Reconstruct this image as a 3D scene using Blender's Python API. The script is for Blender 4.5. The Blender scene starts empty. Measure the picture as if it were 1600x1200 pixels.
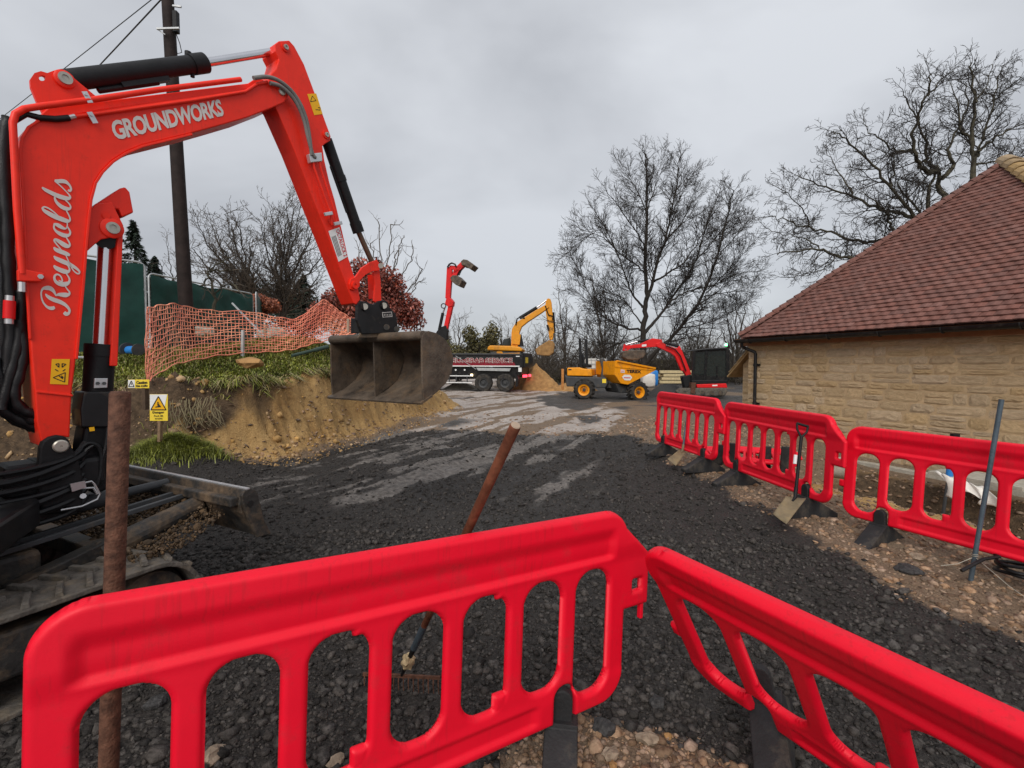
import bpy, bmesh, math, random
import numpy as np
from mathutils import Vector, Matrix

SC = bpy.context.scene
COL = SC.collection
rad = math.radians

# ---------------------------------------------------------------- camera
F = 750.0                                   # focal length in pixels of the 1600 px wide photograph
EYE = Vector((0.0, 0.0, 1.65))
PITCH = math.atan(30.0 / F)
cam_d = bpy.data.cameras.new('camera')
cam_d.sensor_width = 36.0
cam_d.lens = 36.0 * F / 1600.0
cam_d.clip_start = 0.05
cam_d.clip_end = 2000
cam = bpy.data.objects.new('camera', cam_d)
COL.objects.link(cam)
cam.location = EYE
cam.rotation_euler = (math.pi / 2 - PITCH, 0, 0)
SC.camera = cam

# ---------------------------------------------------------------- world: overcast sky
world = bpy.data.worlds.new('World')
SC.world = world
world.use_nodes = True
wn = world.node_tree.nodes
wl = world.node_tree.links
bg = wn['Background']
bg.inputs['Strength'].default_value = 0.1
sky = wn.new('ShaderNodeTexSky')
sky.sky_type = 'NISHITA'
sky.sun_disc = False
SUN_EL, SUN_AZ = rad(38), rad(192)           # azimuth clockwise from +Y
sky.sun_elevation = SUN_EL
sky.sun_rotation = SUN_AZ
tc = wn.new('ShaderNodeTexCoord')
mp = wn.new('ShaderNodeMapping')
mp.inputs['Scale'].default_value = (1.0, 1.0, 2.2)
wl.new(tc.outputs['Generated'], mp.inputs['Vector'])
nz = wn.new('ShaderNodeTexNoise')
nz.inputs['Scale'].default_value = 1.35
nz.inputs['Detail'].default_value = 5.0
nz.inputs['Roughness'].default_value = 0.5
nz.inputs['Distortion'].default_value = 0.25
wl.new(mp.outputs['Vector'], nz.inputs['Vector'])
rp = wn.new('ShaderNodeValToRGB')
rp.color_ramp.elements[0].position = 0.36
rp.color_ramp.elements[0].color = (0.455, 0.470, 0.503, 1)
rp.color_ramp.elements[1].position = 0.64
rp.color_ramp.elements[1].color = (0.69, 0.712, 0.75, 1)
wl.new(nz.outputs['Fac'], rp.inputs['Fac'])
sep = wn.new('ShaderNodeSeparateXYZ')
wl.new(tc.outputs['Generated'], sep.inputs['Vector'])
zen = wn.new('ShaderNodeMapRange')           # overcast sky: lighter towards the zenith
zen.inputs['From Min'].default_value = 0.0
zen.inputs['From Max'].default_value = 1.0
zen.inputs['To Min'].default_value = 5.55
zen.inputs['To Max'].default_value = 8.0
wl.new(sep.outputs['Z'], zen.inputs['Value'])
vm = wn.new('ShaderNodeVectorMath')
vm.operation = 'SCALE'
wl.new(rp.outputs['Color'], vm.inputs[0])
wl.new(zen.outputs['Result'], vm.inputs['Scale'])
mx = wn.new('ShaderNodeMix')
mx.data_type = 'RGBA'
mx.inputs['Factor'].default_value = 0.94
wl.new(sky.outputs['Color'], mx.inputs['A'])
wl.new(vm.outputs['Vector'], mx.inputs['B'])
wl.new(mx.outputs['Result'], bg.inputs['Color'])

sun_d = bpy.data.lights.new('sun', 'SUN')
sun_d.energy = 1.5
sun_d.angle = rad(42)
sun_d.color = (1.0, 0.96, 0.9)
sun = bpy.data.objects.new('sun', sun_d)
COL.objects.link(sun)
sv = Vector((math.sin(SUN_AZ) * math.cos(SUN_EL), math.cos(SUN_AZ) * math.cos(SUN_EL), math.sin(SUN_EL)))
sun.rotation_euler = sv.to_track_quat('Z', 'Y').to_euler()
sun.location = (0, -5, 20)

SC.view_settings.view_transform = 'Standard'
SC.view_settings.look = 'None'
SC.view_settings.exposure = 0.66
SC.view_settings.gamma = 1.0
SC.view_settings.use_curve_mapping = False

# ---------------------------------------------------------------- photograph rays
_fw = Vector((0, math.cos(PITCH), -math.sin(PITCH)))
_up = Vector((0, math.sin(PITCH), math.cos(PITCH)))
_rt = Vector((1, 0, 0))
def ray(px, py):
    return _fw + _rt * ((px - 800.0) / F) + _up * ((600.0 - py) / F)
def P(px, py, d):
    r = ray(px, py)
    return EYE + r * (d / r.y)
def PZ(px, py, z=0.0):
    r = ray(px, py)
    return EYE + r * ((z - EYE.z) / r.z)
class Plane:
    """vertical plane through p0 along the horizontal direction u; n looks back towards the viewer"""
    def __init__(s, p0, u):
        s.p0 = Vector(p0); s.u = Vector((u[0], u[1], 0)).normalized()
        s.n = Vector((s.u.y, -s.u.x, 0)); s.z = Vector((0, 0, 1))
    def pt(s, px, py, off=0.0):
        r = ray(px, py)
        q = s.p0 + s.n * off
        return EYE + r * ((q - EYE).dot(s.n) / r.dot(s.n))

# ---------------------------------------------------------------- materials
def mat(name, col, rough=0.5, metal=0.0, var=0.12, scale=8.0, bump=0.0, bscale=60.0, col2=None, dirt=None, dscale=3.0,
        damt=0.5, spec=0.3, coat=0.0, objrand=0.0, attr=None, emit=None, trans=0.0, sub=0.0, streak=None, satr=(0.8, 1.12)):
    m = bpy.data.materials.new(name)
    m.use_nodes = True
    n, l = m.node_tree.nodes, m.node_tree.links
    b = n['Principled BSDF']
    b.inputs['Roughness'].default_value = rough
    b.inputs['Metallic'].default_value = metal
    b.inputs['Specular IOR Level'].default_value = spec
    b.inputs['Coat Weight'].default_value = coat
    t = n.new('ShaderNodeTexCoord')
    nz = n.new('ShaderNodeTexNoise')
    nz.inputs['Scale'].default_value = scale
    nz.inputs['Detail'].default_value = 6
    nz.inputs['Roughness'].default_value = 0.6
    l.new(t.outputs['Object'], nz.inputs['Vector'])
    cr = n.new('ShaderNodeValToRGB')
    lo = tuple(max(0, c * (1 - var)) for c in col)
    hi = tuple(min(1, c * (1 + var)) for c in (col2 or col))
    cr.color_ramp.elements[0].position = 0.32; cr.color_ramp.elements[0].color = (*lo, 1)
    cr.color_ramp.elements[1].position = 0.68; cr.color_ramp.elements[1].color = (*hi, 1)
    l.new(nz.outputs['Fac'], cr.inputs['Fac'])
    out = cr.outputs['Color']
    if dirt:
        dz = n.new('ShaderNodeTexNoise'); dz.inputs['Scale'].default_value = dscale; dz.inputs['Detail'].default_value = 9
        dz.inputs['Roughness'].default_value = 0.72
        l.new(t.outputs['Object'], dz.inputs['Vector'])
        dr = n.new('ShaderNodeValToRGB')
        dr.color_ramp.elements[0].position = 0.62 - 0.3 * damt; dr.color_ramp.elements[0].color = (0, 0, 0, 1)
        dr.color_ramp.elements[1].position = 0.85 - 0.25 * damt; dr.color_ramp.elements[1].color = (1, 1, 1, 1)
        l.new(dz.outputs['Fac'], dr.inputs['Fac'])
        mm = n.new('ShaderNodeMix'); mm.data_type = 'RGBA'
        l.new(dr.outputs['Color'], mm.inputs['Factor'])
        l.new(out, mm.inputs['A']); mm.inputs['B'].default_value = (*dirt, 1)
        out = mm.outputs['Result']
        mr = n.new('ShaderNodeMapRange'); mr.inputs['To Min'].default_value = rough; mr.inputs['To Max'].default_value = 0.85
        l.new(dr.outputs['Color'], mr.inputs['Value']); l.new(mr.outputs['Result'], b.inputs['Roughness'])
    if streak:                                   # runs and scuffs: narrow upright stains and a few spots
        mpp = n.new('ShaderNodeMapping'); mpp.inputs['Scale'].default_value = (70, 70, 5); l.new(t.outputs['Object'], mpp.inputs['Vector'])
        s1 = n.new('ShaderNodeTexNoise'); s1.inputs['Scale'].default_value = 1.0; s1.inputs['Detail'].default_value = 4; l.new(mpp.outputs['Vector'], s1.inputs['Vector'])
        s2 = n.new('ShaderNodeTexNoise'); s2.inputs['Scale'].default_value = 3.2; s2.inputs['Detail'].default_value = 3; l.new(t.outputs['Object'], s2.inputs['Vector'])
        s3 = n.new('ShaderNodeTexVoronoi'); s3.inputs['Scale'].default_value = 26; l.new(t.outputs['Object'], s3.inputs['Vector'])
        def thr(o_, a_, b_):
            q_ = n.new('ShaderNodeMapRange'); q_.inputs['From Min'].default_value = a_; q_.inputs['From Max'].default_value = b_; l.new(o_, q_.inputs['Value']); return q_.outputs['Result']
        ml = n.new('ShaderNodeMath'); ml.operation = 'MULTIPLY'; l.new(thr(s1.outputs['Fac'], 0.54, 0.66), ml.inputs[0]); l.new(thr(s2.outputs['Fac'], 0.46, 0.62), ml.inputs[1])
        sp = n.new('ShaderNodeMath'); sp.operation = 'MULTIPLY'; l.new(thr(s3.outputs['Distance'], 0.16, 0.10), sp.inputs[0]); l.new(thr(nz.outputs['Fac'], 0.55, 0.62), sp.inputs[1])
        mxx = n.new('ShaderNodeMath'); mxx.operation = 'MAXIMUM'; l.new(ml.outputs[0], mxx.inputs[0]); l.new(sp.outputs[0], mxx.inputs[1])
        mm2 = n.new('ShaderNodeMix'); mm2.data_type = 'RGBA'
        sc_ = n.new('ShaderNodeMath'); sc_.operation = 'MULTIPLY'; sc_.inputs[1].default_value = 0.28; l.new(mxx.outputs[0], sc_.inputs[0]); l.new(sc_.outputs[0], mm2.inputs['Factor'])
        l.new(out, mm2.inputs['A']); mm2.inputs['B'].default_value = (*streak, 1); out = mm2.outputs['Result']
    if objrand or attr:
        hv = n.new('ShaderNodeHueSaturation')
        if attr:
            src = n.new('ShaderNodeAttribute'); src.attribute_name = attr; so = src.outputs['Fac']
        else:
            src = n.new('ShaderNodeObjectInfo'); so = src.outputs['Random']
        r1 = n.new('ShaderNodeMapRange'); r1.inputs['To Min'].default_value = 1 - objrand; r1.inputs['To Max'].default_value = 1 + objrand
        l.new(so, r1.inputs['Value']); l.new(r1.outputs['Result'], hv.inputs['Value'])
        wh = n.new('ShaderNodeMath'); wh.operation = 'MULTIPLY'; wh.inputs[1].default_value = 7.31
        fr = n.new('ShaderNodeMath'); fr.operation = 'FRACT'
        l.new(so, wh.inputs[0]); l.new(wh.outputs[0], fr.inputs[0])
        r2 = n.new('ShaderNodeMapRange'); r2.inputs['To Min'].default_value = satr[0]; r2.inputs['To Max'].default_value = satr[1]
        l.new(fr.outputs[0], r2.inputs['Value']); l.new(r2.outputs['Result'], hv.inputs['Saturation'])
        l.new(out, hv.inputs['Color']); out = hv.outputs['Color']
    l.new(out, b.inputs['Base Color'])
    if bump:
        bz = n.new('ShaderNodeTexNoise'); bz.inputs['Scale'].default_value = bscale; bz.inputs['Detail'].default_value = 5
        l.new(t.outputs['Object'], bz.inputs['Vector'])
        bp = n.new('ShaderNodeBump'); bp.inputs['Strength'].default_value = bump; bp.inputs['Distance'].default_value = 0.02
        l.new(bz.outputs['Fac'], bp.inputs['Height']); l.new(bp.outputs['Normal'], b.inputs['Normal'])
    if emit:
        b.inputs['Emission Color'].default_value = (*emit[:3], 1); b.inputs['Emission Strength'].default_value = emit[3]
    if trans: b.inputs['Transmission Weight'].default_value = trans
    return m

M = {}
M['kred'] = mat('orange_red_paint', (0.80, 0.026, 0.010), 0.4, var=0.07, dirt=(0.46, 0.03, 0.016), dscale=9, damt=0.16, spec=0.3, streak=(0.45, 0.03, 0.018))
M['fred'] = mat('red_machine_paint', (0.66, 0.012, 0.014), 0.45, var=0.1, spec=0.25, dirt=(0.2, 0.03, 0.02), dscale=4, damt=0.3)
M['plast'] = mat('red_barrier_plastic', (0.78, 0.003, 0.022), 0.48, var=0.06, scale=5, bump=0.05, bscale=220, dirt=(0.50, 0.012, 0.022), dscale=5, damt=0.3, spec=0.3, streak=(0.36, 0.012, 0.016))
M['rubber'] = mat('black_rubber_foot', (0.020, 0.020, 0.021), 0.65, var=0.3, bump=0.2, spec=0.3, bscale=90, dirt=(0.10, 0.085, 0.065), dscale=6, damt=0.35)
M['black'] = mat('black_machine_paint', (0.010, 0.010, 0.011), 0.36, var=0.3, spec=0.3, dirt=(0.07, 0.055, 0.042), dscale=7, damt=0.28)
M['blackm'] = mat('matt_black', (0.009, 0.009, 0.010), 0.55, spec=0.25, var=0.3, bump=0.1)
M['hose'] = mat('black_hose', (0.008, 0.008, 0.009), 0.42, spec=0.3, var=0.4, bump=0.15, bscale=140)
M['hoseg'] = mat('grey_hose', (0.16, 0.15, 0.14), 0.5, var=0.2, bump=0.2, bscale=240)
M['chrome'] = mat('chrome_rod', (0.60, 0.60, 0.62), 0.18, metal=1.0, var=0.04)
M['rodd'] = mat('dirty_rod', (0.12, 0.075, 0.05), 0.4, metal=0.5, var=0.3)
M['zinc'] = mat('zinc_plated_steel', (0.55, 0.55, 0.56), 0.35, metal=0.7, var=0.12)
M['pin'] = mat('worn_pin_steel', (0.42, 0.40, 0.35), 0.4, metal=0.6, var=0.25)
M['rust'] = mat('rusty_steel', (0.075, 0.034, 0.022), 0.8, var=0.35, scale=30, spec=0.25, col2=(0.115, 0.053, 0.033), bump=0.35, bscale=120)
M['bucket'] = mat('worn_bucket_steel', (0.060, 0.046, 0.036), 0.55, var=0.35, scale=6, col2=(0.10, 0.076, 0.056), bump=0.25, bscale=50, dirt=(0.16, 0.10, 0.055), dscale=4, damt=0.42)
M['track'] = mat('muddy_rubber_track', (0.10, 0.088, 0.075), 0.8, var=0.4, scale=14, bump=0.5, bscale=40, dirt=(0.20, 0.155, 0.105), dscale=8, damt=0.4)
M['mudmetal'] = mat('muddy_black_steel', (0.03, 0.028, 0.026), 0.55, var=0.4, bump=0.25, bscale=40, dirt=(0.17, 0.115, 0.07), dscale=5, damt=0.55)
M['white'] = mat('white_vinyl', (0.74, 0.74, 0.73), 0.45, var=0.05)
M['greyv'] = mat('silver_vinyl', (0.56, 0.53, 0.50), 0.4, var=0.08)
M['yellowv'] = mat('yellow_sticker', (0.80, 0.42, 0.01), 0.4, var=0.05)
M['sign'] = mat('yellow_sign_board', (0.82, 0.60, 0.05), 0.5, var=0.08)
M['blackv'] = mat('black_print', (0.015, 0.015, 0.015), 0.5, var=0.1)
M['redv'] = mat('red_print', (0.55, 0.02, 0.04), 0.45, var=0.1)
M['wood'] = mat('weathered_timber', (0.20, 0.13, 0.075), 0.75, var=0.3, bump=0.3, bscale=60)
M['woodd'] = mat('dark_timber', (0.085, 0.055, 0.035), 0.8, var=0.3, bump=0.3)
M['handle'] = mat('rake_handle_timber', (0.105, 0.036, 0.020), 0.45, var=0.3, scale=18, col2=(0.17, 0.06, 0.032), bump=0.12)
M['endgrain'] = mat('pale_end_grain', (0.36, 0.27, 0.20), 0.8, var=0.2)
M['yellow'] = mat('yellow_plant_paint', (0.80, 0.30, 0.008), 0.4, var=0.1, dirt=(0.28, 0.15, 0.05), dscale=2.5, damt=0.3)
M['jcb'] = mat('golden_plant_paint', (0.74, 0.30, 0.015), 0.45, var=0.12, dirt=(0.30, 0.17, 0.06), dscale=1.6, damt=0.36)
M['tyre'] = mat('tyre_rubber', (0.028, 0.026, 0.024), 0.8, var=0.4, bump=0.3, dirt=(0.10, 0.08, 0.06), dscale=4, damt=0.4)
M['steelg'] = mat('dark_grey_steel', (0.05, 0.052, 0.055), 0.5, var=0.2, dirt=(0.12, 0.09, 0.06), dscale=3, damt=0.3)
M['glass'] = mat('dark_cab_glass', (0.02, 0.026, 0.026), 0.06, var=0.2, spec=0.8)
M['clay'] = mat('sandy_clay_heap', (0.34, 0.19, 0.075), 0.95, var=0.3, scale=4, bump=0.8, bscale=12)
M['bark'] = mat('dark_bark', (0.030, 0.025, 0.021), 0.9, var=0.35, scale=10, bump=0.4, bscale=30)
M['barkoak'] = mat('oak_bark', (0.042, 0.035, 0.027), 0.9, var=0.4, scale=6, col2=(0.065, 0.058, 0.038), bump=0.4, bscale=20)
M['twig'] = mat('grey_brown_twigs', (0.034, 0.028, 0.024), 0.9, var=0.3)
M['twigm'] = mat('mid_brown_twigs', (0.072, 0.059, 0.048), 0.9, var=0.3)
M['twigl'] = mat('pale_brown_twigs', (0.095, 0.078, 0.062), 0.9, var=0.3)
M['leafr'] = mat('copper_beech_leaves', (0.12, 0.022, 0.016), 0.6, var=0.2, scale=3, col2=(0.32, 0.085, 0.055), attr='rnd', objrand=0.55)
M['leafo'] = mat('russet_beech_leaves', (0.26, 0.075, 0.035), 0.65, var=0.2, scale=4, col2=(0.38, 0.13, 0.07), attr='rnd', objrand=0.4)
M['leafg'] = mat('olive_leaves', (0.085, 0.082, 0.032), 0.7, var=0.25, scale=1.0, col2=(0.14, 0.12, 0.05), attr='rnd', objrand=0.45)
M['leafb'] = mat('brown_green_leaves', (0.10, 0.095, 0.052), 0.8, var=0.25, scale=0.6, col2=(0.17, 0.15, 0.09), attr='rnd', objrand=0.5, spec=0.2)
M['needle'] = mat('dark_conifer_needles', (0.020, 0.032, 0.021), 0.8, var=0.3, attr='rnd', objrand=0.5)
M['grass'] = mat('rough_grass', (0.10, 0.135, 0.020), 0.65, spec=0.2, var=0.3, scale=1.4, col2=(0.27, 0.285, 0.06), attr='rnd', objrand=0.5)
M['grassd'] = mat('dry_grass', (0.34, 0.27, 0.12), 0.7, var=0.3, scale=2, attr='rnd', objrand=0.35)
M['pole'] = mat('creosoted_pole', (0.024, 0.016, 0.014), 0.75, spec=0.2, var=0.35, scale=6, bump=0.2, bscale=50)
M['tarp'] = mat('green_fence_sheeting', (0.008, 0.046, 0.036), 0.6, var=0.25, scale=2.5, bump=0.3, bscale=6)
M['galv'] = mat('galvanised_tube', (0.42, 0.43, 0.43), 0.45, metal=0.4, var=0.15)
M['net'] = mat('orange_mesh_plastic', (0.82, 0.21, 0.14), 0.5, var=0.15, scale=1.5, col2=(0.86, 0.36, 0.22))
M['soilc'] = mat('caked_soil', (0.055, 0.038, 0.024), 0.95, var=0.3, scale=20, spec=0.15, col2=(0.11, 0.072, 0.042), attr='rnd', objrand=0.5)
M['lump'] = mat('clay_lump', (0.32, 0.19, 0.075), 0.95, var=0.2, scale=9, spec=0.15, col2=(0.42, 0.265, 0.115), bump=0.5, bscale=60, attr='rnd', objrand=0.35)
M['lorryred'] = mat('dark_red_vinyl', (0.22, 0.008, 0.02), 0.5, var=0.2)
M['stone'] = mat('buff_sandstone', (0.48, 0.335, 0.185), 0.95, var=0.16, scale=7, col2=(0.58, 0.43, 0.26), bump=0.8, bscale=30, objrand=0.10, satr=(0.85, 1.08), spec=0.2, dirt=(0.34, 0.205, 0.09), dscale=3.5, damt=0.25)
M['mortar'] = mat('sandy_mortar', (0.45, 0.32, 0.185), 0.95, var=0.2, bump=0.4, bscale=70)
M['tile'] = mat('clay_roof_tile', (0.128, 0.056, 0.044), 0.75, spec=0.25, var=0.15, scale=9, col2=(0.19, 0.086, 0.068), bump=0.2, bscale=60, objrand=0.16, satr=(0.92, 1.05))
M['tilea'] = mat('clay_roof_tile_field', (0.128, 0.056, 0.044), 0.75, spec=0.25, var=0.15, scale=9, col2=(0.19, 0.086, 0.068), bump=0.2, bscale=60, attr='rnd', objrand=0.10, satr=(0.92, 1.05))
M['ridge'] = mat('buff_hip_tile', (0.30, 0.20, 0.095), 0.8, var=0.25, scale=6, bump=0.3, bscale=40, objrand=0.15)
M['fascia'] = mat('brown_fascia_board', (0.25, 0.115, 0.05), 0.6, var=0.15, bump=0.1)
M['concrete'] = mat('pale_concrete', (0.38, 0.35, 0.29), 0.9, var=0.2, scale=12, bump=0.4, bscale=60)
M['rock'] = mat('brown_flint_stone', (0.20, 0.145, 0.10), 0.8, var=0.3, scale=12, col2=(0.33, 0.26, 0.19), bump=0.4, bscale=50)
M['tarm'] = mat('tarmac_lump', (0.028, 0.027, 0.027), 0.7, var=0.4, scale=50, col2=(0.05, 0.048, 0.047), bump=0.5, bscale=120)
M['chunk'] = mat('tarmac_planings', (0.031, 0.0265, 0.0235), 0.7, spec=0.22, var=0.35, scale=40, col2=(0.058, 0.051, 0.046), bump=0.4, bscale=150, attr='rnd', objrand=0.6)
M['gravel'] = mat('brown_gravel', (0.18, 0.105, 0.064), 0.85, spec=0.2, var=0.25, scale=20, col2=(0.27, 0.185, 0.122), bump=0.3, bscale=80, attr='rnd', objrand=0.55)
M['blue'] = mat('blue_plastic', (0.03, 0.20, 0.55), 0.4, var=0.12)
M['bluegrey'] = mat('blue_grey_steel', (0.085, 0.115, 0.14), 0.5, metal=0.3, var=0.25, bump=0.2)
M['pwhite'] = mat('white_polythene', (0.70, 0.66, 0.60), 0.4, var=0.08)
M['pipeg'] = mat('green_plastic_pipe', (0.035, 0.06, 0.045), 0.45, var=0.2)
M['beacon'] = mat('green_beacon_lens', (0.05, 0.6, 0.15), 0.2, emit=(0.15, 1.0, 0.3, 6.0))
M['lampw'] = mat('lit_side_lamp', (0.8, 0.6, 0.3), 0.3, emit=(1.0, 0.78, 0.45, 3.0))
M['lampr'] = mat('red_tail_lamp', (0.6, 0.02, 0.03), 0.3, emit=(1.0, 0.06, 0.10, 2.0))
M['greysteel'] = mat('shovel_blade_steel', (0.20, 0.155, 0.095), 0.7, metal=0.1, var=0.25, dirt=(0.27, 0.20, 0.10), dscale=6, damt=0.5)

# ---------------------------------------------------------------- mesh builders
def woff(o):
    v = Vector((0, 0, 0))
    while o is not None:
        v = v + o.location; o = o.parent
    return v
def empty(name, loc, label, cat, group=None, rz=0.0):
    o = bpy.data.objects.new(name, None)
    o.empty_display_size = 0.2
    COL.objects.link(o)
    o.location = loc
    o.rotation_euler = (0, 0, rz)
    o['label'] = label; o['category'] = cat
    if group: o['group'] = group
    return o
def tag(o, label=None, cat=None, group=None, kind=None):
    if label: o['label'] = label
    if cat: o['category'] = cat
    if group: o['group'] = group
    if kind: o['kind'] = kind
    return o
def frame_of(d):
    d = Vector(d).normalized()
    a = Vector((0, 0, 1)) if abs(d.z) < 0.9 else Vector((1, 0, 0))
    x = d.cross(a).normalized()
    return x, d.cross(x).normalized(), d

class MB:
    def __init__(s):
        s.v, s.f = [], []
    def add(s, vs, fs):
        b = len(s.v)
        s.v += [tuple(p) for p in vs]
        s.f += [tuple(b + i for i in f) for f in fs]
        return s
    def box(s, c, h, ax=None):
        c = Vector(c)
        ax = ax or (Vector((1, 0, 0)), Vector((0, 1, 0)), Vector((0, 0, 1)))
        vs = [c + ax[0] * (h[0] * i) + ax[1] * (h[1] * j) + ax[2] * (h[2] * k) for i in (-1, 1) for j in (-1, 1) for k in (-1, 1)]
        return s.add(vs, [(0, 1, 3, 2), (4, 6, 7, 5), (0, 4, 5, 1), (2, 3, 7, 6), (0, 2, 6, 4), (1, 5, 7, 3)])
    def bar(s, a, b, w, t, up=(0, 0, 1)):
        a, b = Vector(a), Vector(b)
        d = (b - a).normalized(); x = d.cross(Vector(up))
        if x.length < 1e-4: x = d.cross(Vector((1, 0, 0)))
        x.normalize(); y = x.cross(d)
        return s.box((a + b) / 2, ((b - a).length / 2, w / 2, t / 2), (d, x, y))
    def prism(s, pts, ext):
        pts = [Vector(p) for p in pts]; e = Vector(ext); n = len(pts)
        vs = pts + [p + e for p in pts]
        fs = [tuple(range(n)), tuple(range(2 * n - 1, n - 1, -1))]
        fs += [(i, (i + 1) % n, n + (i + 1) % n, n + i) for i in range(n)]
        return s.add(vs, fs)
    def tube(s, pts, r, n=10, cap=True):
        pts = [Vector(p) for p in pts]
        k = len(pts)
        rs = r if isinstance(r, (list, tuple)) else [r] * k
        vs, fs = [], []
        x = None
        for i, p in enumerate(pts):
            d = (pts[min(i + 1, k - 1)] - pts[max(i - 1, 0)])
            if d.length < 1e-9: d = Vector((0, 0, 1))
            d.normalize()
            if x is None: x = frame_of(d)[0]
            x = x - d * x.dot(d)
            if x.length < 1e-6: x = frame_of(d)[0]
            x.normalize(); y = d.cross(x)
            for j in range(n):
                a = 2 * math.pi * j / n
                vs.append(p + x * (math.cos(a) * rs[i]) + y * (math.sin(a) * rs[i]))
        for i in range(k - 1):
            for j in range(n):
                fs.append((i * n + j, i * n + (j + 1) % n, (i + 1) * n + (j + 1) % n, (i + 1) * n + j))
        if cap:
            fs.append(tuple(range(n - 1, -1, -1))); fs.append(tuple((k - 1) * n + j for j in range(n)))
        return s.add(vs, fs)
    def cyl(s, a, b, r, n=20):
        return s.tube([a, b], r, n)
    def lathe(s, prof, c, axis, n=24):
        """prof = [(radius, height along axis)]"""
        x, y, z = frame_of(axis); c = Vector(c)
        vs, fs = [], []
        for (r, h) in prof:
            for j in range(n):
                a = 2 * math.pi * j / n
                vs.append(c + x * (r * math.cos(a)) + y * (r * math.sin(a)) + z * h)
        for i in range(len(prof) - 1):
            for j in range(n):
                fs.append((i * n + j, i * n + (j + 1) % n, (i + 1) * n + (j + 1) % n, (i + 1) * n + j))
        fs.append(tuple(range(n - 1, -1, -1)))
        fs.append(tuple((len(prof) - 1) * n + j for j in range(n)))
        return s.add(vs, fs)
    def build(s, name, m, parent=None, smooth=False, bev=0.0, local=False, loc=None, kind=None, seg=2):
        off = Vector((0, 0, 0))
        if parent is not None and not local: off = woff(parent)
        if loc is not None: off = Vector(loc)
        me = bpy.data.meshes.new(name)
        me.from_pydata([(p[0] - off.x, p[1] - off.y, p[2] - off.z) for p in s.v], [], s.f)
        bm = bmesh.new(); bm.from_mesh(me)
        bmesh.ops.recalc_face_normals(bm, faces=bm.faces)
        bm.to_mesh(me); bm.free()
        me.materials.append(m)
        o = bpy.data.objects.new(name, me)
        COL.objects.link(o)
        if parent is not None: o.parent = parent
        if loc is not None: o.location = off
        if smooth:
            me.polygons.foreach_set('use_smooth', [True] * len(me.polygons))
            try: me.set_sharp_from_angle(angle=rad(38))
            except Exception: pass
        if bev:
            b = o.modifiers.new('bevel', 'BEVEL'); b.width = bev; b.segments = seg; b.limit_method = 'ANGLE'; b.angle_limit = rad(40)
        if kind: o['kind'] = kind
        return o

def mesh_np(name, V, Q, m, parent=None, attrs=None, smooth=False, kind=None):
    """V (n,3) world coordinates, Q (k,3|4) faces"""
    V = np.asarray(V, dtype=np.float32)
    if parent is not None: V = V - np.array(woff(parent), dtype=np.float32)
    Q = np.asarray(Q, dtype=np.int32)
    me = bpy.data.meshes.new(name)
    k = Q.shape[1]
    me.vertices.add(len(V)); me.vertices.foreach_set('co', V.ravel())
    me.loops.add(Q.size); me.loops.foreach_set('vertex_index', Q.ravel())
    me.polygons.add(len(Q)); me.polygons.foreach_set('loop_start', np.arange(0, Q.size, k, dtype=np.int32))
    me.update(calc_edges=True)
    if smooth: me.polygons.foreach_set('use_smooth', np.ones(len(Q), dtype=bool))
    for an, av in (attrs or {}).items():
        at = me.attributes.new(an, 'FLOAT', 'POINT'); at.data.foreach_set('value', np.asarray(av, dtype=np.float32))
    me.materials.append(m)
    o = bpy.data.objects.new(name, me); COL.objects.link(o)
    if parent is not None: o.parent = parent
    if kind: o['kind'] = kind
    return o

def text_mesh(body, bold=0.0, spacing=1.0):
    cu = bpy.data.curves.new('lettering', 'FONT')
    cu.body = body; cu.offset = bold; cu.space_character = spacing; cu.resolution_u = 3
    ob = bpy.data.objects.new('lettering', cu)
    COL.objects.link(ob)
    bpy.context.view_layer.update()
    me = bpy.data.meshes.new_from_object(ob.evaluated_get(bpy.context.evaluated_depsgraph_get()))
    bpy.data.objects.remove(ob); bpy.data.curves.remove(cu)
    co = [v.co.copy() for v in me.vertices]; fs = [tuple(p.vertices) for p in me.polygons]
    bpy.data.meshes.remove(me)
    x0 = min(c.x for c in co); x1 = max(c.x for c in co); y0 = min(c.y for c in co); y1 = max(c.y for c in co)
    return [((c.x - x0) / (x1 - x0), (c.y - y0) / (y1 - y0)) for c in co], fs
def lettering(body, A, B, C, m, parent, name='lettering', bold=0.02, spacing=1.0):
    """flat print: A bottom-left, B bottom-right, C top-left"""
    uv, fs = text_mesh(body, bold, spacing)
    A, B, C = Vector(A), Vector(B), Vector(C)
    mb = MB(); mb.add([A + (B - A) * u + (C - A) * v for u, v in uv], fs)
    return mb.build(name, m, parent)

# ---------------------------------------------------------------- noise
def _hash(ix, iy, seed):
    h = (ix.astype(np.int64) * 374761393 + iy.astype(np.int64) * 668265263 + seed * 974711) & 0x7fffffff
    h = (h ^ (h >> 13)) * 1274126177 & 0x7fffffff
    return ((h ^ (h >> 16)) & 0xffff) / 65535.0
def vnoise(x, y, seed=0):
    ix, iy = np.floor(x), np.floor(y)
    fx, fy = x - ix, y - iy
    fx = fx * fx * (3 - 2 * fx); fy = fy * fy * (3 - 2 * fy)
    a = _hash(ix, iy, seed); b = _hash(ix + 1, iy, seed); c = _hash(ix, iy + 1, seed); d = _hash(ix + 1, iy + 1, seed)
    return (a * (1 - fx) + b * fx) * (1 - fy) + (c * (1 - fx) + d * fx) * fy - 0.5
def fbm(x, y, seed=0, oct=4, gain=0.5):
    s, a, f = 0.0, 1.0, 1.0
    for i in range(oct):
        s = s + a * vnoise(x * f + 17.3 * i, y * f - 9.1 * i, seed + i); a *= gain; f *= 2.07
    return s
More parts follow.
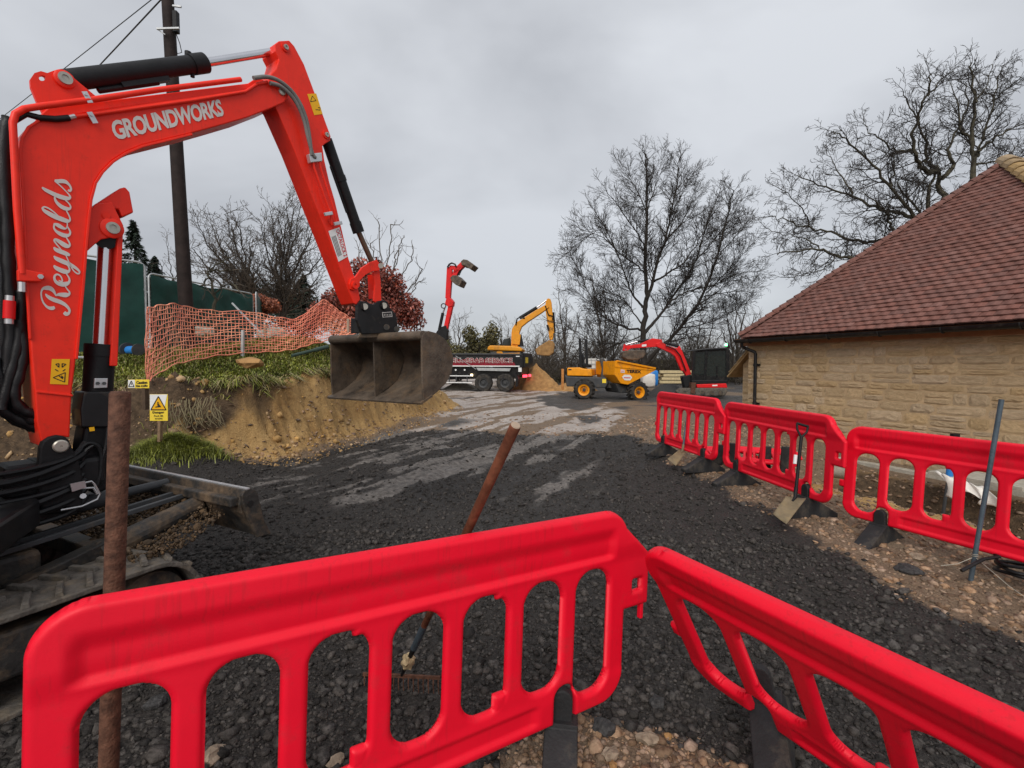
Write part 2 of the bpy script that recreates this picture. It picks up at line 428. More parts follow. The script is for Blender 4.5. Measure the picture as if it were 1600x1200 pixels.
def sstep(a, b, x):
    t = np.clip((x - a) / (b - a), 0, 1); return t * t * (3 - 2 * t)
# ---------------------------------------------------------------- terrain
rng = np.random.default_rng(7)
random.seed(7)
TOE = np.array([(-30, 6.0), (-12, 6.3), (-7.5, 6.4), (-4.9, 6.8), (-4.25, 7.15), (-3.75, 7.6), (-3.25, 9.3), (-2.45, 13), (-1.85, 16.6), (-1.9, 17.6), (-3.2, 19.6), (-8.5, 24), (-13, 40), (-24, 110), (-60, 400)], float)
W0 = np.array((5.27, 11.1)); WE = np.array((0.3553, -0.9347)); WN = np.array((0.9347, 0.3553))
def toe_dist(x, y):
    best = np.full(x.shape, 1e9); sg = np.ones(x.shape)
    for a, b in zip(TOE[:-1], TOE[1:]):
        d = b - a; L2 = d @ d
        t = np.clip(((x - a[0]) * d[0] + (y - a[1]) * d[1]) / L2, 0, 1)
        dx, dy = x - a[0] - t * d[0], y - a[1] - t * d[1]
        D = np.hypot(dx, dy)
        s = np.sign(d[0] * (y - a[1]) - d[1] * (x - a[0]))
        m = D < best
        best = np.where(m, D, best); sg = np.where(m, s, sg)
    return best * sg
def wall_q(x, y):
    return -((x - W0[0]) * WN[0] + (y - W0[1]) * WN[1]), (x - W0[0]) * WE[0] + (y - W0[1]) * WE[1]
def line_d(x, y, a, b):
    d = np.array(b) - np.array(a); L = np.hypot(*d); d = d / L
    t = (x - a[0]) * d[0] + (y - a[1]) * d[1]
    return (x - a[0]) * d[1] - (y - a[1]) * d[0], t, L
_r = [PZ(520, 800, 0.0), PZ(868, 674, 0.1), PZ(750, 790, 0.0), PZ(925, 650, 0.12), PZ(400, 745, 0.0), PZ(700, 655, 0.1)]
RUTS = [((_r[0].x, _r[0].y), (_r[1].x, _r[1].y)), ((_r[2].x, _r[2].y), (_r[3].x, _r[3].y)), ((_r[4].x, _r[4].y), (_r[5].x, _r[5].y))]
_u = np.array(RUTS[0][1]) - np.array(RUTS[0][0]); RUTU = _u / np.hypot(*_u)
def masks(x, y):
    s = toe_dist(x, y)
    q, t = wall_q(x, y)
    e = 0.5 * fbm(x * 1.3, y * 1.3, 3, 4)
    right = 2.62 + 0.10 * np.maximum(0, 5 - y) ** 1.4 + 0.7 * e - 0.9 * sstep(9, 12.0, y)
    tarm = sstep(0.22, -0.12, x - right) * sstep(0.1, -0.25, s + 0.6 * e)
    tarm = tarm * sstep(11.4, 10.7, y + 0.9 * e + 0.22 * x)
    ux, uy = RUTU
    al, ac = (x - RUTS[0][0][0]) * ux + (y - RUTS[0][0][1]) * uy, (x - RUTS[0][0][0]) * uy - (y - RUTS[0][0][1]) * ux
    streak = fbm(al * 0.33, ac * 3.4, 91, 6) + 0.35 * fbm(al * 2.2, ac * 3.5, 95, 3)
    zone = sstep(4.6, 6.3, y) * sstep(1.7, 0.6, x - 0.12 * (y - 6)) * sstep(-4.6, -3.4, x)
    g = np.hypot((x - 0.42) / 0.62, (y - 1.62) / 0.62) + 0.9 * e
    g2 = np.hypot((x + 0.85) / 0.8, (y - 1.35) / 0.5) + 0.9 * e
    tarm = tarm * sstep(0.85, 1.1, g) * sstep(0.85, 1.1, g2)
    road = sstep(0.3, -0.4, s + e) * sstep(10.5, 11.6, y + e) * sstep(3.4, 2.2, x - 0.13 * (y - 11) + e * 2)
    dark = sstep(0.1, 0.5, fbm(x * 0.45, y * 0.32, 21, 4) - 0.06 + 0.5 * sstep(14, 18, y) * sstep(0.5, 2.5, x)) * sstep(11, 13, y) * sstep(-0.2, -1, s)
    top = 1.0 - 0.55 * sstep(11, 16, y)
    grass = sstep(0.62, 1.0, s + 0.7 * e) * sstep(16.5, 12.5, y)
    rut = np.zeros(x.shape)
    for a, b in RUTS:
        d, tt, L = line_d(x, y, a, b)
        w = sstep(0.26, 0.16, np.abs(d + 0.1 * np.sin(tt * 0.8))) * sstep(0.0, 0.8, tt) * sstep(L + 3, L, tt)
        rut = np.maximum(rut, w)
    trench = sstep(0.1, 0.5, q) * sstep(3.7, 3.0, q) * sstep(2.2, 3.4, t) * sstep(12.5, 11, t)
    return dict(s=s, q=q, t=t, e=e, tarm=tarm, road=road, dark=dark * (1 - tarm), grass=grass, rut=rut, trench=trench, streak=streak, zone=zone)
def height(x, y, m=None, fine=True):
    x = np.asarray(x, float); y = np.asarray(y, float)
    m = m or masks(x, y)
    s, q, t = m['s'], m['q'], m['t']
    h = 0.15 * sstep(3.5, 16, y) + 0.17 * sstep(1.9, 2.8, x) * sstep(3.0, 5.0, y) * sstep(14, 9, y) - 0.075 * sstep(-1.5, -0.7, x) * sstep(11, 8.5, y)
    h = h + 0.26 * np.exp(-((x + 4.75) ** 2 / 0.35 + (y - 6.55) ** 2 / 0.10))
    h = h - 0.02 * np.maximum(0, y - 40)
    # embankment
    crest = 1.0 - 0.50 * sstep(12.0, 16, y) * sstep(-9, -4, x)
    lump = 0.20 * fbm(x * 0.9, y * 0.9, 31, 3) + 0.07 * fbm(x * 2.1 + 3, y * 2.1, 33, 5, 0.7)
    up = 0.30 * sstep(-0.25, 0.35, s + lump) + 0.98 * sstep(0.15, 0.68, s + lump) + 0.50 * sstep(0.7, 2.7, s) + 0.03 * np.maximum(0, np.minimum(s, 40) - 2.7)
    h = h + up * crest + 0.42 * np.exp(-((x + 5.0) ** 2 + (y - 11.8) ** 2) / 3.5) * sstep(0.3, 1.2, s)
    h = h + 0.32 * np.exp(-((x + 4.5) ** 2 + (y - 6.5) ** 2) / 0.75)                       # loose heap at the toe
    h = h - 0.08 * sstep(1.5, 0.2, q) * sstep(0, -0.2, -q) * sstep(1, 3, t)
    low = sstep(3.1, 1.9, q) * sstep(1.2, 3.0, t) * sstep(-0.6, 0.0, q)
    h = h * (1 - low) - 0.17 * low - 0.45 * m['trench'] * low * sstep(0.25, 0.9, q)
    if fine:
        near = 1 - m['grass']
        face = sstep(-0.1, 0.25, s) * sstep(1.3, 0.8, s)
        h = h + near * (0.05 * fbm(x * 1.1, y * 1.1, 5, 3) + 0.022 * fbm(x * 6, y * 6, 9, 4) * (0.35 + 0.65 * m['tarm'] + 0.8 * m['trench']))
        h = h + m['tarm'] * (1 - 0.7 * m['rut']) * 0.022 * fbm(x * 19, y * 19, 14, 3)
        h = h + face * (0.20 * fbm(x * 2.3, y * 2.3, 41, 6, 0.62) + 0.10 * fbm(x * 9, y * 9, 47, 4, 0.65))
        h = h - 0.035 * m['rut'] + 0.05 * m['streak'] * np.maximum(m['zone'] * m['tarm'], 0.8 * m['road'])
        h = h + 0.012 * m['road'] * fbm(x * 5, y * 5, 97, 4)
        h = h + 0.06 * m['grass'] * fbm(x * 2.5, y * 2.5, 55, 3)
        h = h + 0.10 * m['trench'] * fbm(x * 4, y * 4, 61, 4)
    return h
def gz(x, y):
    return float(height(np.array([float(x)]), np.array([float(y)]))[0])

def ground_material():
    m = bpy.data.materials.new('site_ground'); m.use_nodes = True
    n, l = m.node_tree.nodes, m.node_tree.links
    b = n['Principled BSDF']; b.inputs['Specular IOR Level'].default_value = 0.2
    geo = n.new('ShaderNodeNewGeometry')
    def noise(sc, det=8, rgh=0.65, sx=None):
        z = n.new('ShaderNodeTexNoise'); z.inputs['Scale'].default_value = sc; z.inputs['Detail'].default_value = det; z.inputs['Roughness'].default_value = rgh
        l.new(geo.outputs['Position'], z.inputs['Vector']); return z.outputs['Fac']
    def ramp(fac, c0, c1, a=0.35, bb=0.65):
        r = n.new('ShaderNodeValToRGB'); r.color_ramp.elements[0].position = a; r.color_ramp.elements[1].position = bb
        r.color_ramp.elements[0].color = (*c0, 1); r.color_ramp.elements[1].color = (*c1, 1); l.new(fac, r.inputs['Fac']); return r.outputs['Color']
    def attr(nm, nzo, amp=0.5):
        a = n.new('ShaderNodeAttribute'); a.attribute_name = nm
        s1 = n.new('ShaderNodeMath'); s1.operation = 'MULTIPLY_ADD'; s1.inputs[1].default_value = amp; s1.inputs[2].default_value = -0.5 * amp
        l.new(nzo, s1.inputs[0])
        s2 = n.new('ShaderNodeMath'); s2.operation = 'ADD'; l.new(a.outputs['Fac'], s2.inputs[0]); l.new(s1.outputs[0], s2.inputs[1])
        mr = n.new('ShaderNodeMapRange'); mr.interpolation_type = 'SMOOTHSTEP'; mr.inputs['From Min'].default_value = 0.3; mr.inputs['From Max'].default_value = 0.7
        l.new(s2.outputs[0], mr.inputs['Value']); return mr.outputs['Result']
    def mix(f, a, c):
        x = n.new('ShaderNodeMix'); x.data_type = 'RGBA'; l.new(f, x.inputs['Factor']); l.new(a, x.inputs['A']); l.new(c, x.inputs['B']); return x.outputs['Result']
    n1, n2, n3, n4 = noise(2.2), noise(14), noise(55, 5), noise(0.8, 5)
    gravel = mix(ramp(n3, (0, 0, 0), (1, 1, 1), 0.45, 0.6), ramp(n2, (0.125, 0.085, 0.055), (0.21, 0.15, 0.10)), ramp(n1, (0.20, 0.14, 0.09), (0.29, 0.21, 0.145)))
    tarm = mix(ramp(n1, (0, 0, 0), (1, 1, 1), 0.5, 0.75), ramp(n3, (0.021, 0.0185, 0.017), (0.058, 0.051, 0.046)), ramp(n2, (0.032, 0.028, 0.026), (0.072, 0.064, 0.058)))
    pale = mix(ramp(n2, (0, 0, 0), (1, 1, 1), 0.42, 0.62), ramp(n1, (0.26, 0.205, 0.17), (0.44, 0.38, 0.34)), ramp(n4, (0.42, 0.36, 0.32), (0.58, 0.53, 0.49)))
    dark = ramp(n2, (0.05, 0.046, 0.043), (0.10, 0.09, 0.082))
    clay = mix(ramp(noise(1.1, 10, 0.75), (0, 0, 0), (1, 1, 1), 0.38, 0.62), ramp(n2, (0.23, 0.125, 0.045), (0.40, 0.235, 0.085)), ramp(n3, (0.40, 0.245, 0.095), (0.58, 0.385, 0.17)))
    topsoil = ramp(n2, (0.05, 0.033, 0.02), (0.13, 0.085, 0.05))
    sod = ramp(n2, (0.045, 0.048, 0.016), (0.115, 0.11, 0.04))
    c = mix(attr('road', noise(5.0, 9, 0.75), 1.0), gravel, pale)
    c = mix(attr('dark', n2, 0.7), c, dark)
    c = mix(attr('tarm', n2, 0.6), c, tarm)
    smc = ramp(n2, (0.080, 0.071, 0.064), (0.235, 0.21, 0.19))
    c = mix(attr('smear', n1, 0.9), c, smc)
    c = mix(attr('clay', n2, 0.4), c, clay)
    c = mix(attr('soil', n1, 0.5), c, topsoil)
    c = mix(attr('grass', n2, 0.5), c, sod)
    l.new(c, b.inputs['Base Color'])
    wet = n.new('ShaderNodeMapRange'); wet.inputs['From Min'].default_value = 0.35; wet.inputs['From Max'].default_value = 0.7
    wet.inputs['To Min'].default_value = 0.42; wet.inputs['To Max'].default_value = 0.9
    l.new(n1, wet.inputs['Value']); l.new(wet.outputs['Result'], b.inputs['Roughness'])
    bz = n.new('ShaderNodeMath'); bz.operation = 'ADD'; l.new(n3, bz.inputs[0]); l.new(n2, bz.inputs[1])
    bp = n.new('ShaderNodeBump'); bp.inputs['Strength'].default_value = 0.85; bp.inputs['Distance'].default_value = 0.03
    l.new(bz.outputs[0], bp.inputs['Height']); l.new(bp.outputs['Normal'], b.inputs['Normal'])
    return m
GM = ground_material()

NA, NR = 800, 640
ang = np.radians(np.linspace(-105, 105, NA))
_lr = np.linspace(math.log(0.35), math.log(420), 4000)
_w = np.where(_lr < 0, 0.5, 1.0) * np.where((_lr > math.log(6.3)) & (_lr < math.log(17)), 2.6, 1.0) * np.where(_lr > math.log(45), 0.35, 1.0)
_c = np.cumsum(_w); _c = (_c - _c[0]) / (_c[-1] - _c[0])
rr = np.exp(np.interp(np.linspace(0, 1, NR), _c, _lr))
AA, RR = np.meshgrid(ang, rr)
GX, GY = RR * np.sin(AA), RR * np.cos(AA)
gm = masks(GX, GY)
GZ = height(GX, GY, gm)
face = sstep(-0.15, 0.2, gm['s']) * (1 - gm['grass'])
soil = sstep(0.35, 0.6, gm['s'] + 0.8 * fbm(GX * 1.1, GY * 1.1, 71, 3)) * sstep(1.3, 0.9, gm['s']) * sstep(-3.6, -5.0, GX + 0.5 * fbm(GX, GY, 73, 3)) * sstep(12, 10, GY)
soil = np.maximum(soil, sstep(0.0, 0.25, gm['s'] + 0.5 * fbm(GX * 1.3, GY * 1.3, 75, 4)) * sstep(1.3, 0.9, gm['s']) * sstep(-4.5, -5.1, GX + 0.4 * fbm(GX, GY, 73, 3)) * sstep(-8.5, -7.2, GX))
soil = np.maximum(soil, gm['trench'] * sstep(0.25, -0.2, vnoise(GX * 1.7, GY * 1.7, 77) + 0.35 * (gm['q'] - 1.3)))
smear = (gm['rut'] * sstep(-0.12, 0.22, fbm(GX * 1.5, GY * 1.5, 81, 4)) * 0.5 + gm['zone'] * sstep(7.0, 10.0, GY) * 0.26 + gm['zone'] * sstep(-0.05, 0.5, gm['streak'] + 0.12 * sstep(8, 11, GY)) * 0.95) * gm['tarm']
attrs = dict(tarm=gm['tarm'], road=gm['road'] * (0.18 + 0.82 * sstep(-0.28, 0.12, gm['streak'])), dark=gm['dark'], clay=np.maximum(face, gm['trench'] * 0.9), grass=gm['grass'], soil=soil, smear=smear)
idx = np.arange(NA * NR).reshape(NR, NA)
Q = np.stack([idx[:-1, :-1], idx[:-1, 1:], idx[1:, 1:], idx[1:, :-1]], -1).reshape(-1, 4)
VV = np.stack([GX, GY, GZ], -1).reshape(-1, 3)
qs = gm['s'].ravel()[Q].mean(1); qt = gm['tarm'].ravel()[Q].mean(1); qr = gm['road'].ravel()[Q].mean(1)
cls = np.where(qs > 0, 1, np.where(qt > 0.5, 2, np.where(qr > 0.5, 3, 0)))
for k, nm in enumerate(('ground', 'embankment', 'tarmac_surface', 'haul_road')):
    q = Q[cls == k]
    u, inv = np.unique(q, return_inverse=True)
    mesh_np(nm, VV[u], inv.reshape(-1, 4)[:, ::-1], GM, attrs={a: v.ravel()[u] for a, v in attrs.items()}, smooth=True, kind='structure')

# ---------------------------------------------------------------- loose stones and planings
def _ico():
    bm = bmesh.new(); bmesh.ops.create_icosphere(bm, subdivisions=1, radius=1.0)
    v = np.array([p.co[:] for p in bm.verts]); f = np.array([[w.index for w in p.verts] for p in bm.faces]); bm.free(); return v, f
ICO = _ico()
OCT = (np.array([(1, 0, 0), (-1, 0, 0), (0, 1, 0), (0, -1, 0), (0, 0, 1), (0, 0, -1)], float),
       np.array([(0, 2, 4), (2, 1, 4), (1, 3, 4), (3, 0, 4), (2, 0, 5), (1, 2, 5), (3, 1, 5), (0, 3, 5)]))
def scatter(name, pts, size, m, base=ICO, flat=0.65, sink=0.25, hf=None):
    n = len(pts)
    bv, bf = base
    k = len(bv)
    jit = 1 + 0.34 * (rng.random((n, k)) - 0.5) * 2
    V = bv[None] * jit[..., None]
    V = V * (rng.uniform(0.65, 1.3, (n, 1, 3)) * np.array([1, 1, flat]))
    a = rng.uniform(0, 6.283, n); tl = rng.normal(0, 0.45, n)
    ca, sa, ct, st = np.cos(a), np.sin(a), np.cos(tl), np.sin(tl)
    x, y, z = V[..., 0], V[..., 1], V[..., 2]
    y2 = y * ct[:, None] - z * st[:, None]; z2 = y * st[:, None] + z * ct[:, None]
    V = np.stack([x * ca[:, None] - y2 * sa[:, None], x * sa[:, None] + y2 * ca[:, None], z2], -1) * size[:, None, None]
    zz = height(pts[:, 0], pts[:, 1]) + size * (0.5 * flat - sink)
    V += np.stack([pts[:, 0], pts[:, 1], zz], -1)[:, None, :]
    Fq = bf[None] + (np.arange(n) * k)[:, None, None]
    rnd = np.repeat(rng.random(n), k)
    return mesh_np(name, V.reshape(-1, 3), Fq.reshape(-1, 3), m, attrs={'rnd': rnd}, kind='stuff')
def polar(n, r0, r1, a0=-56, a1=56):
    r = np.exp(rng.uniform(np.log(r0), np.log(r1), n)); a = np.radians(rng.uniform(a0, a1, n))
    return np.stack([r * np.sin(a), r * np.cos(a)], -1), r
p, r = polar(74000, 1.0, 5.0)
mk = masks(p[:, 0], p[:, 1])
keep = (rng.random(len(p)) < mk['tarm'] * (1 - 0.6 * mk['rut']) * (1 - 0.8 * mk['zone'] * sstep(0.0, 0.35, mk['streak']))) & (mk['s'] < 0)
p, r = p[keep], r[keep]
sz = np.exp(rng.normal(np.log(0.0062), 0.62, len(p))) * (0.75 + 0.17 * r)
tag(scatter('tarmac_planings', p, np.clip(sz, 0.003, 0.042), M['chunk']), 'loose black tarmac planings spread over the near ground', 'planings')
p, r = polar(34000, 4.5, 15, -45, 30)
mk = masks(p[:, 0], p[:, 1])
keep = rng.random(len(p)) < mk['tarm'] * (1 - 0.6 * mk['rut']) * (1 - 0.85 * mk['zone'] * sstep(-0.05, 0.3, mk['streak']))
p, r = p[keep], r[keep]
sz = np.exp(rng.normal(np.log(0.012), 0.5, len(p))) * (0.5 + 0.09 * r)
tag(scatter('tarmac_planings', p, np.clip(sz, 0.008, 0.06), M['chunk'], OCT), 'loose black tarmac planings spread further up the track', 'planings')
p, r = polar(90000, 1.0, 15, -52, 56)
mk = masks(p[:, 0], p[:, 1])
keep = (rng.random(len(p)) < (1 - mk['tarm']) * (1 - mk['grass']) * (1 - 0.85 * mk['road']) * (1 - 0.6 * sstep(0.2, 0.6, mk['s']))) & (mk['s'] < 1.2) & (mk['q'] > 0.15)
p, r = p[keep], r[keep]
sz = np.exp(rng.normal(np.log(0.0085), 0.58, len(p))) * (0.8 + 0.16 * r)
tag(scatter('loose_gravel', p, np.clip(sz, 0.003, 0.042), M['gravel'], ICO, 0.5), 'brown flinty gravel along the track edges', 'gravel')

p, r = polar(30000, 6.3, 17, -60, -4)
mk = masks(p[:, 0], p[:, 1])
keep = (rng.random(len(p)) < (1 - mk['grass'])) & (mk['s'] > -0.25) & (mk['s'] < 1.2)
p, r = p[keep], r[keep]
keep = rng.random(len(p)) < 0.25 + 0.75 * sstep(0.5, 0.0, mk['s'][keep]); p, r = p[keep], r[keep]
sz = np.exp(rng.normal(np.log(0.011), 0.55, len(p)))
tag(scatter('clay_scree', p, np.clip(sz, 0.005, 0.05), M['lump'], ICO, 0.8), 'crumbled sandy clay on the cut face of the bank', 'clay')
p, r = polar(9000, 6.3, 17, -60, -4)
mk = masks(p[:, 0], p[:, 1])
keep = (mk['s'] > 0.0) & (mk['s'] < 0.85) & (fbm(p[:, 0] * 1.6, p[:, 1] * 1.6, 111, 3) > -0.05)
p = p[keep]
tag(scatter('clay_clods', p, np.clip(np.exp(rng.normal(np.log(0.030), 0.5, len(p))), 0.012, 0.10), M['lump'], ICO, 0.9, 0.75), 'larger sandy clods sticking out of the cut bank', 'clay')
# ---------------------------------------------------------------- grass on the bank
def blades(pts, L, hang, name, m, label, zoff=0.0, w=0.006):
    n = len(pts)
    z = height(pts[:, 0], pts[:, 1]) + zoff
    a = rng.uniform(0, 6.283, n)
    lean = rng.uniform(0.2, 1.35, n)
    d = np.stack([np.cos(a), np.sin(a)], -1) * lean[:, None] + hang
    base = np.stack([pts[:, 0], pts[:, 1], z], -1)
    side = np.stack([-np.sin(a), np.cos(a), 0 * a], -1)
    hl = np.linalg.norm(hang, axis=1)
    mid = base + np.stack([d[:, 0] * 0.4, d[:, 1] * 0.4, 0.75 - 0.35 * hl], -1) * (L * 0.6)[:, None]
    tip = mid + np.stack([d[:, 0], d[:, 1], 0.45 - 0.95 * hl - 0.3 * lean], -1) * (L * 0.6)[:, None]
    ww = w * (0.7 + 0.1 * pts[:, 1])[:, None]
    V = np.stack([base - side * ww, base + side * ww, mid - side * ww * 0.8, mid + side * ww * 0.8, tip], 1)
    f = np.array([(0, 1, 3), (0, 3, 2), (2, 3, 4)])
    Fq = f[None] + (np.arange(n) * 5)[:, None, None]
    o = mesh_np(name, V.reshape(-1, 3), Fq.reshape(-1, 3), m, attrs={'rnd': np.repeat(rng.random(n), 5)}, kind='stuff')
    return tag(o, label, 'grass')
def lipgrad(pts):
    e = 0.05
    gx = (toe_dist(pts[:, 0] + e, pts[:, 1]) - toe_dist(pts[:, 0] - e, pts[:, 1])) / (2 * e)
    gy = (toe_dist(pts[:, 0], pts[:, 1] + e) - toe_dist(pts[:, 0], pts[:, 1] - e)) / (2 * e)
    return -np.stack([gx, gy], -1)
n = 260000
p = np.stack([rng.uniform(-10, -1.8, n), rng.uniform(6.4, 17, n)], -1)
mk = masks(p[:, 0], p[:, 1])
keep = (rng.random(n) < mk['grass']) & (mk['s'] < 5.5) & (rng.random(n) < np.clip(10 / p[:, 1], 0, 1) ** 2)
p = p[keep]; s_ = mk['s'][keep]
hang = lipgrad(p) * (sstep(1.3, 0.8, s_) * 0.9)[:, None]
L = rng.uniform(0.05, 0.125, len(p)) * (1 + 1.7 * sstep(1.05, 0.75, s_))
dry = rng.random(len(p)) < 0.10 + 0.4 * sstep(1.15, 0.75, s_)
blades(p[~dry], L[~dry], hang[~dry], 'grass', M['grass'], 'rough green grass on top of the cut bank')
blades(p[dry], L[dry], hang[dry], 'grass', M['grassd'], 'dry straw coloured grass hanging over the cut bank')
c = [P(225, 735, 6.6), P(285, 735, 6.6), P(312, 728, 6.65), P(262, 735, 6.55), P(292, 730, 6.6)]
p = np.concatenate([np.stack([rng.normal(q.x, 0.13, 2400), rng.normal(q.y, 0.16, 2400)], -1) for q in c])
blades(p, rng.uniform(0.08, 0.24, len(p)), np.zeros((len(p), 2)), 'grass', M['grass'], 'fallen turf of long green grass at the foot of the bank', w=0.004)

# single stones and lumps large enough to point at
def boulder(px, py, z, size, m, label, cat='stone', seed=0, flat=0.6, name='stone', d=None, sub=2):
    q = P(px, py, d) if d else PZ(px, py, z)
    if not d:
        for _ in range(4): q = PZ(px, py, gz(q.x, q.y))
    bm = bmesh.new(); bmesh.ops.create_icosphere(bm, subdivisions=sub, radius=1.0)
    rs = random.Random(seed)
    off = Vector((rs.uniform(0, 50), rs.uniform(0, 50), rs.uniform(0, 50)))
    from mathutils import noise as mn
    sx, sy = rs.uniform(0.8, 1.25), rs.uniform(0.7, 1.1)
    for v in bm.verts:
        k = 1 + 0.5 * mn.noise(v.co * 1.3 + off) + 0.2 * mn.noise(v.co * 3.5 + off)
        v.co = Vector((v.co.x * sx, v.co.y * sy, v.co.z * flat)) * (size * k)
    me = bpy.data.meshes.new(name); bm.to_mesh(me); bm.free(); me.materials.append(m)
    o = bpy.data.objects.new(name, me); COL.objects.link(o)
    o.location = (q.x, q.y, q.z + size * flat * 0.35); o.rotation_euler = (0, 0, rs.uniform(0, 6))
    return tag(o, label, cat)
boulder(390, 570, 0, 0.20, M['clay'], 'flat buff stone lying in the grass on top of the bank', d=8.0, seed=3, flat=0.45)
boulder(944, 1142, 0.02, 0.046, M['tarm'], 'big grey stone beside the right foot of the nearest barrier', seed=5, flat=0.8)
boulder(953, 1182, 0.02, 0.05, M['rock'], 'flat brown stone just below the big grey stone by the nearest barrier', seed=6, flat=0.5)
boulder(958, 1200, 0.02, 0.024, M['clay'], 'pale oblong pebble at the bottom edge beside the barrier foot', seed=8, flat=0.8)
boulder(1012, 1160, 0.02, 0.045, M['rock'], 'angular brown stone between the two nearest barriers', seed=9, flat=0.7)
boulder(1044, 1152, 0.02, 0.018, M['clay'], 'small yellow pebble on black tarmac between the nearest barriers', seed=10, flat=0.8)
boulder(1028, 1102, 0.02, 0.045, M['tarm'], 'large black tarmac lump under the corner of the nearest barrier', 'tarmac lump', seed=11, flat=0.7, name='tarmac_lump')
boulder(1420, 893, 0.05, 0.105, M['tarm'], 'thick broken black tarmac slab near the barrier foot on the right', 'tarmac lump', seed=12, flat=0.35, name='tarmac_lump')
boulder(1432, 872, 0.06, 0.06, M['rock'], 'brown stone beside the broken tarmac slab on the right', seed=13, flat=0.5)
boulder(246, 1100, 0.0, 0.05, M['tarm'], 'rounded grey lump seen through the left end of the nearest barrier', 'tarmac lump', seed=14, flat=0.6, name='tarmac_lump')
boulder(330, 1185, 0.0, 0.05, M['rock'], 'brown stone seen low through the nearest barrier on the left', seed=15, flat=0.6)
boulder(525, 1192, 0.0, 0.035, M['rock'], 'buff stone seen through the second slot of the nearest barrier', seed=16, flat=0.6)
# ---------------------------------------------------------------- stone house with a hipped tile roof
E3 = Vector((WE[0], WE[1], 0)); N3 = Vector((WN[0], WN[1], 0)); Z3 = Vector((0, 0, 1))
C0 = Vector((W0[0], W0[1], 0))
EAVE = 2.27; WALLB = -0.07; HW = 6.36; HALF = 3.18
house = empty('stone_house', (C0.x, C0.y, 0), 'low buff stone house with a red clay tile hipped roof', 'house')
def hp(a, q, z): return C0 + E3 * a + N3 * q + Z3 * z       # along the eave, into the house, up
INS = 0.20                                                   # eave overhang
w = MB()
w.prism([hp(0.02, INS + 0.05, -0.9), hp(HW - 0.1, INS + 0.05, -0.9), hp(HW - 0.1, INS + 0.05, EAVE - 0.02), hp(0.02, INS + 0.05, EAVE - 0.02)], N3 * 0.3)
w.prism([hp(0.02, INS + 0.352, -0.9), hp(0.02, 14, -0.9), hp(0.02, 14, EAVE - 0.02), hp(0.02, INS + 0.352, EAVE - 0.02)], E3 * 0.3)
w.prism([hp(HW - 0.4, INS + 0.352, -0.9), hp(HW - 0.4, 14, -0.9), hp(HW - 0.4, 14, EAVE - 0.02), hp(HW - 0.4, INS + 0.352, EAVE - 0.02)], E3 * 0.3)
wall = w.build('wall', M['mortar'], house)
# stones: a few shared meshes, each stone an object of its own
def stone_mesh(seed):
    rs = random.Random(seed)
    nx, nz = 6, 4
    vs, fs = [], []
    for j in range(nz + 1):
        for i in range(nx + 1):
            u, v = i / nx, j / nz
            edge = min(u, 1 - u, v, 1 - v)
            dpt = 0.0 if edge == 0 else 0.75 + rs.uniform(-0.3, 0.4)
            ju = 0 if 0 < u < 1 else rs.uniform(-0.015, 0.015)
            vs.append((u - 0.5 + ju + (rs.uniform(-0.03, 0.03) if 0 < u < 1 else 0), -dpt, v - 0.5 + (rs.uniform(-0.05, 0.05) if 0 <= v <= 1 else 0)))
    for j in range(nz):
        for i in range(nx):
            a = j * (nx + 1) + i
            fs.append((a, a + 1, a + nx + 2, a + nx + 1))
    # returns into the wall
    rim = [i for i in range(nx + 1)] + [j * (nx + 1) + nx for j in range(1, nz + 1)] + [nz * (nx + 1) + i for i in range(nx - 1, -1, -1)] + [j * (nx + 1) for j in range(nz - 1, 0, -1)]
    b = len(vs)
    for r_ in rim: vs.append((vs[r_][0], 1.2, vs[r_][2]))
    k = len(rim)
    for i in range(k): fs.append((rim[i], b + i, b + (i + 1) % k, rim[(i + 1) % k]))
    me = bpy.data.meshes.new('stone'); me.from_pydata(vs, [], fs); me.materials.append(M['stone'])
    me.polygons.foreach_set('use_smooth', [False] * len(me.polygons)); return me
STONES = [stone_mesh(100 + i) for i in range(12)]
_ws = woff(wall)
RZ_WALL = math.atan2(E3.y, E3.x)
def lay_stones(a0, a1, z0, z1, q, parent, rs, topf=None, name='stone'):
    z = z0; cnt = 0
    while z < z1 - 0.05:
        h = rs.choice((0.12, 0.14, 0.16, 0.18, 0.20))
        h = min(h, z1 - z) if z1 - z - h > 0.08 else z1 - z
        a = a0 - rs.uniform(0, 0.15)
        while a < a1:
            L = rs.uniform(0.2, 0.66)
            aa, ab = max(a, a0), min(a + L, a1)
            if a1 - ab < 0.14: ab = a1
            parts = [(z, h)]
            if h > 0.14 and rs.random() < 0.25: parts = [(z, h * 0.5), (z + h * 0.5, h * 0.5)]
            for (zz, hh) in parts:
                if topf is not None:
                    hh = min(hh, min(topf(aa), topf(ab)) - zz)
                if ab - aa > 0.05 and hh > 0.04:
                    o = bpy.data.objects.new(name, rs.choice(STONES)); COL.objects.link(o)
                    o.parent = parent
                    cpos = hp((aa + ab) / 2, q, zz + hh / 2) - woff(parent)
                    o.location = cpos
                    o.rotation_euler = (0, 0, RZ_WALL)
                    o.scale = (ab - aa - 0.005, 0.016 * rs.uniform(0.6, 1.4), hh - 0.004)
                    cnt += 1
            a = ab if ab < a1 else a1 + 1
        z += h
    return cnt
lay_stones(0.0, 5.5, WALLB, EAVE - 0.19, INS + 0.052, wall, random.Random(4))
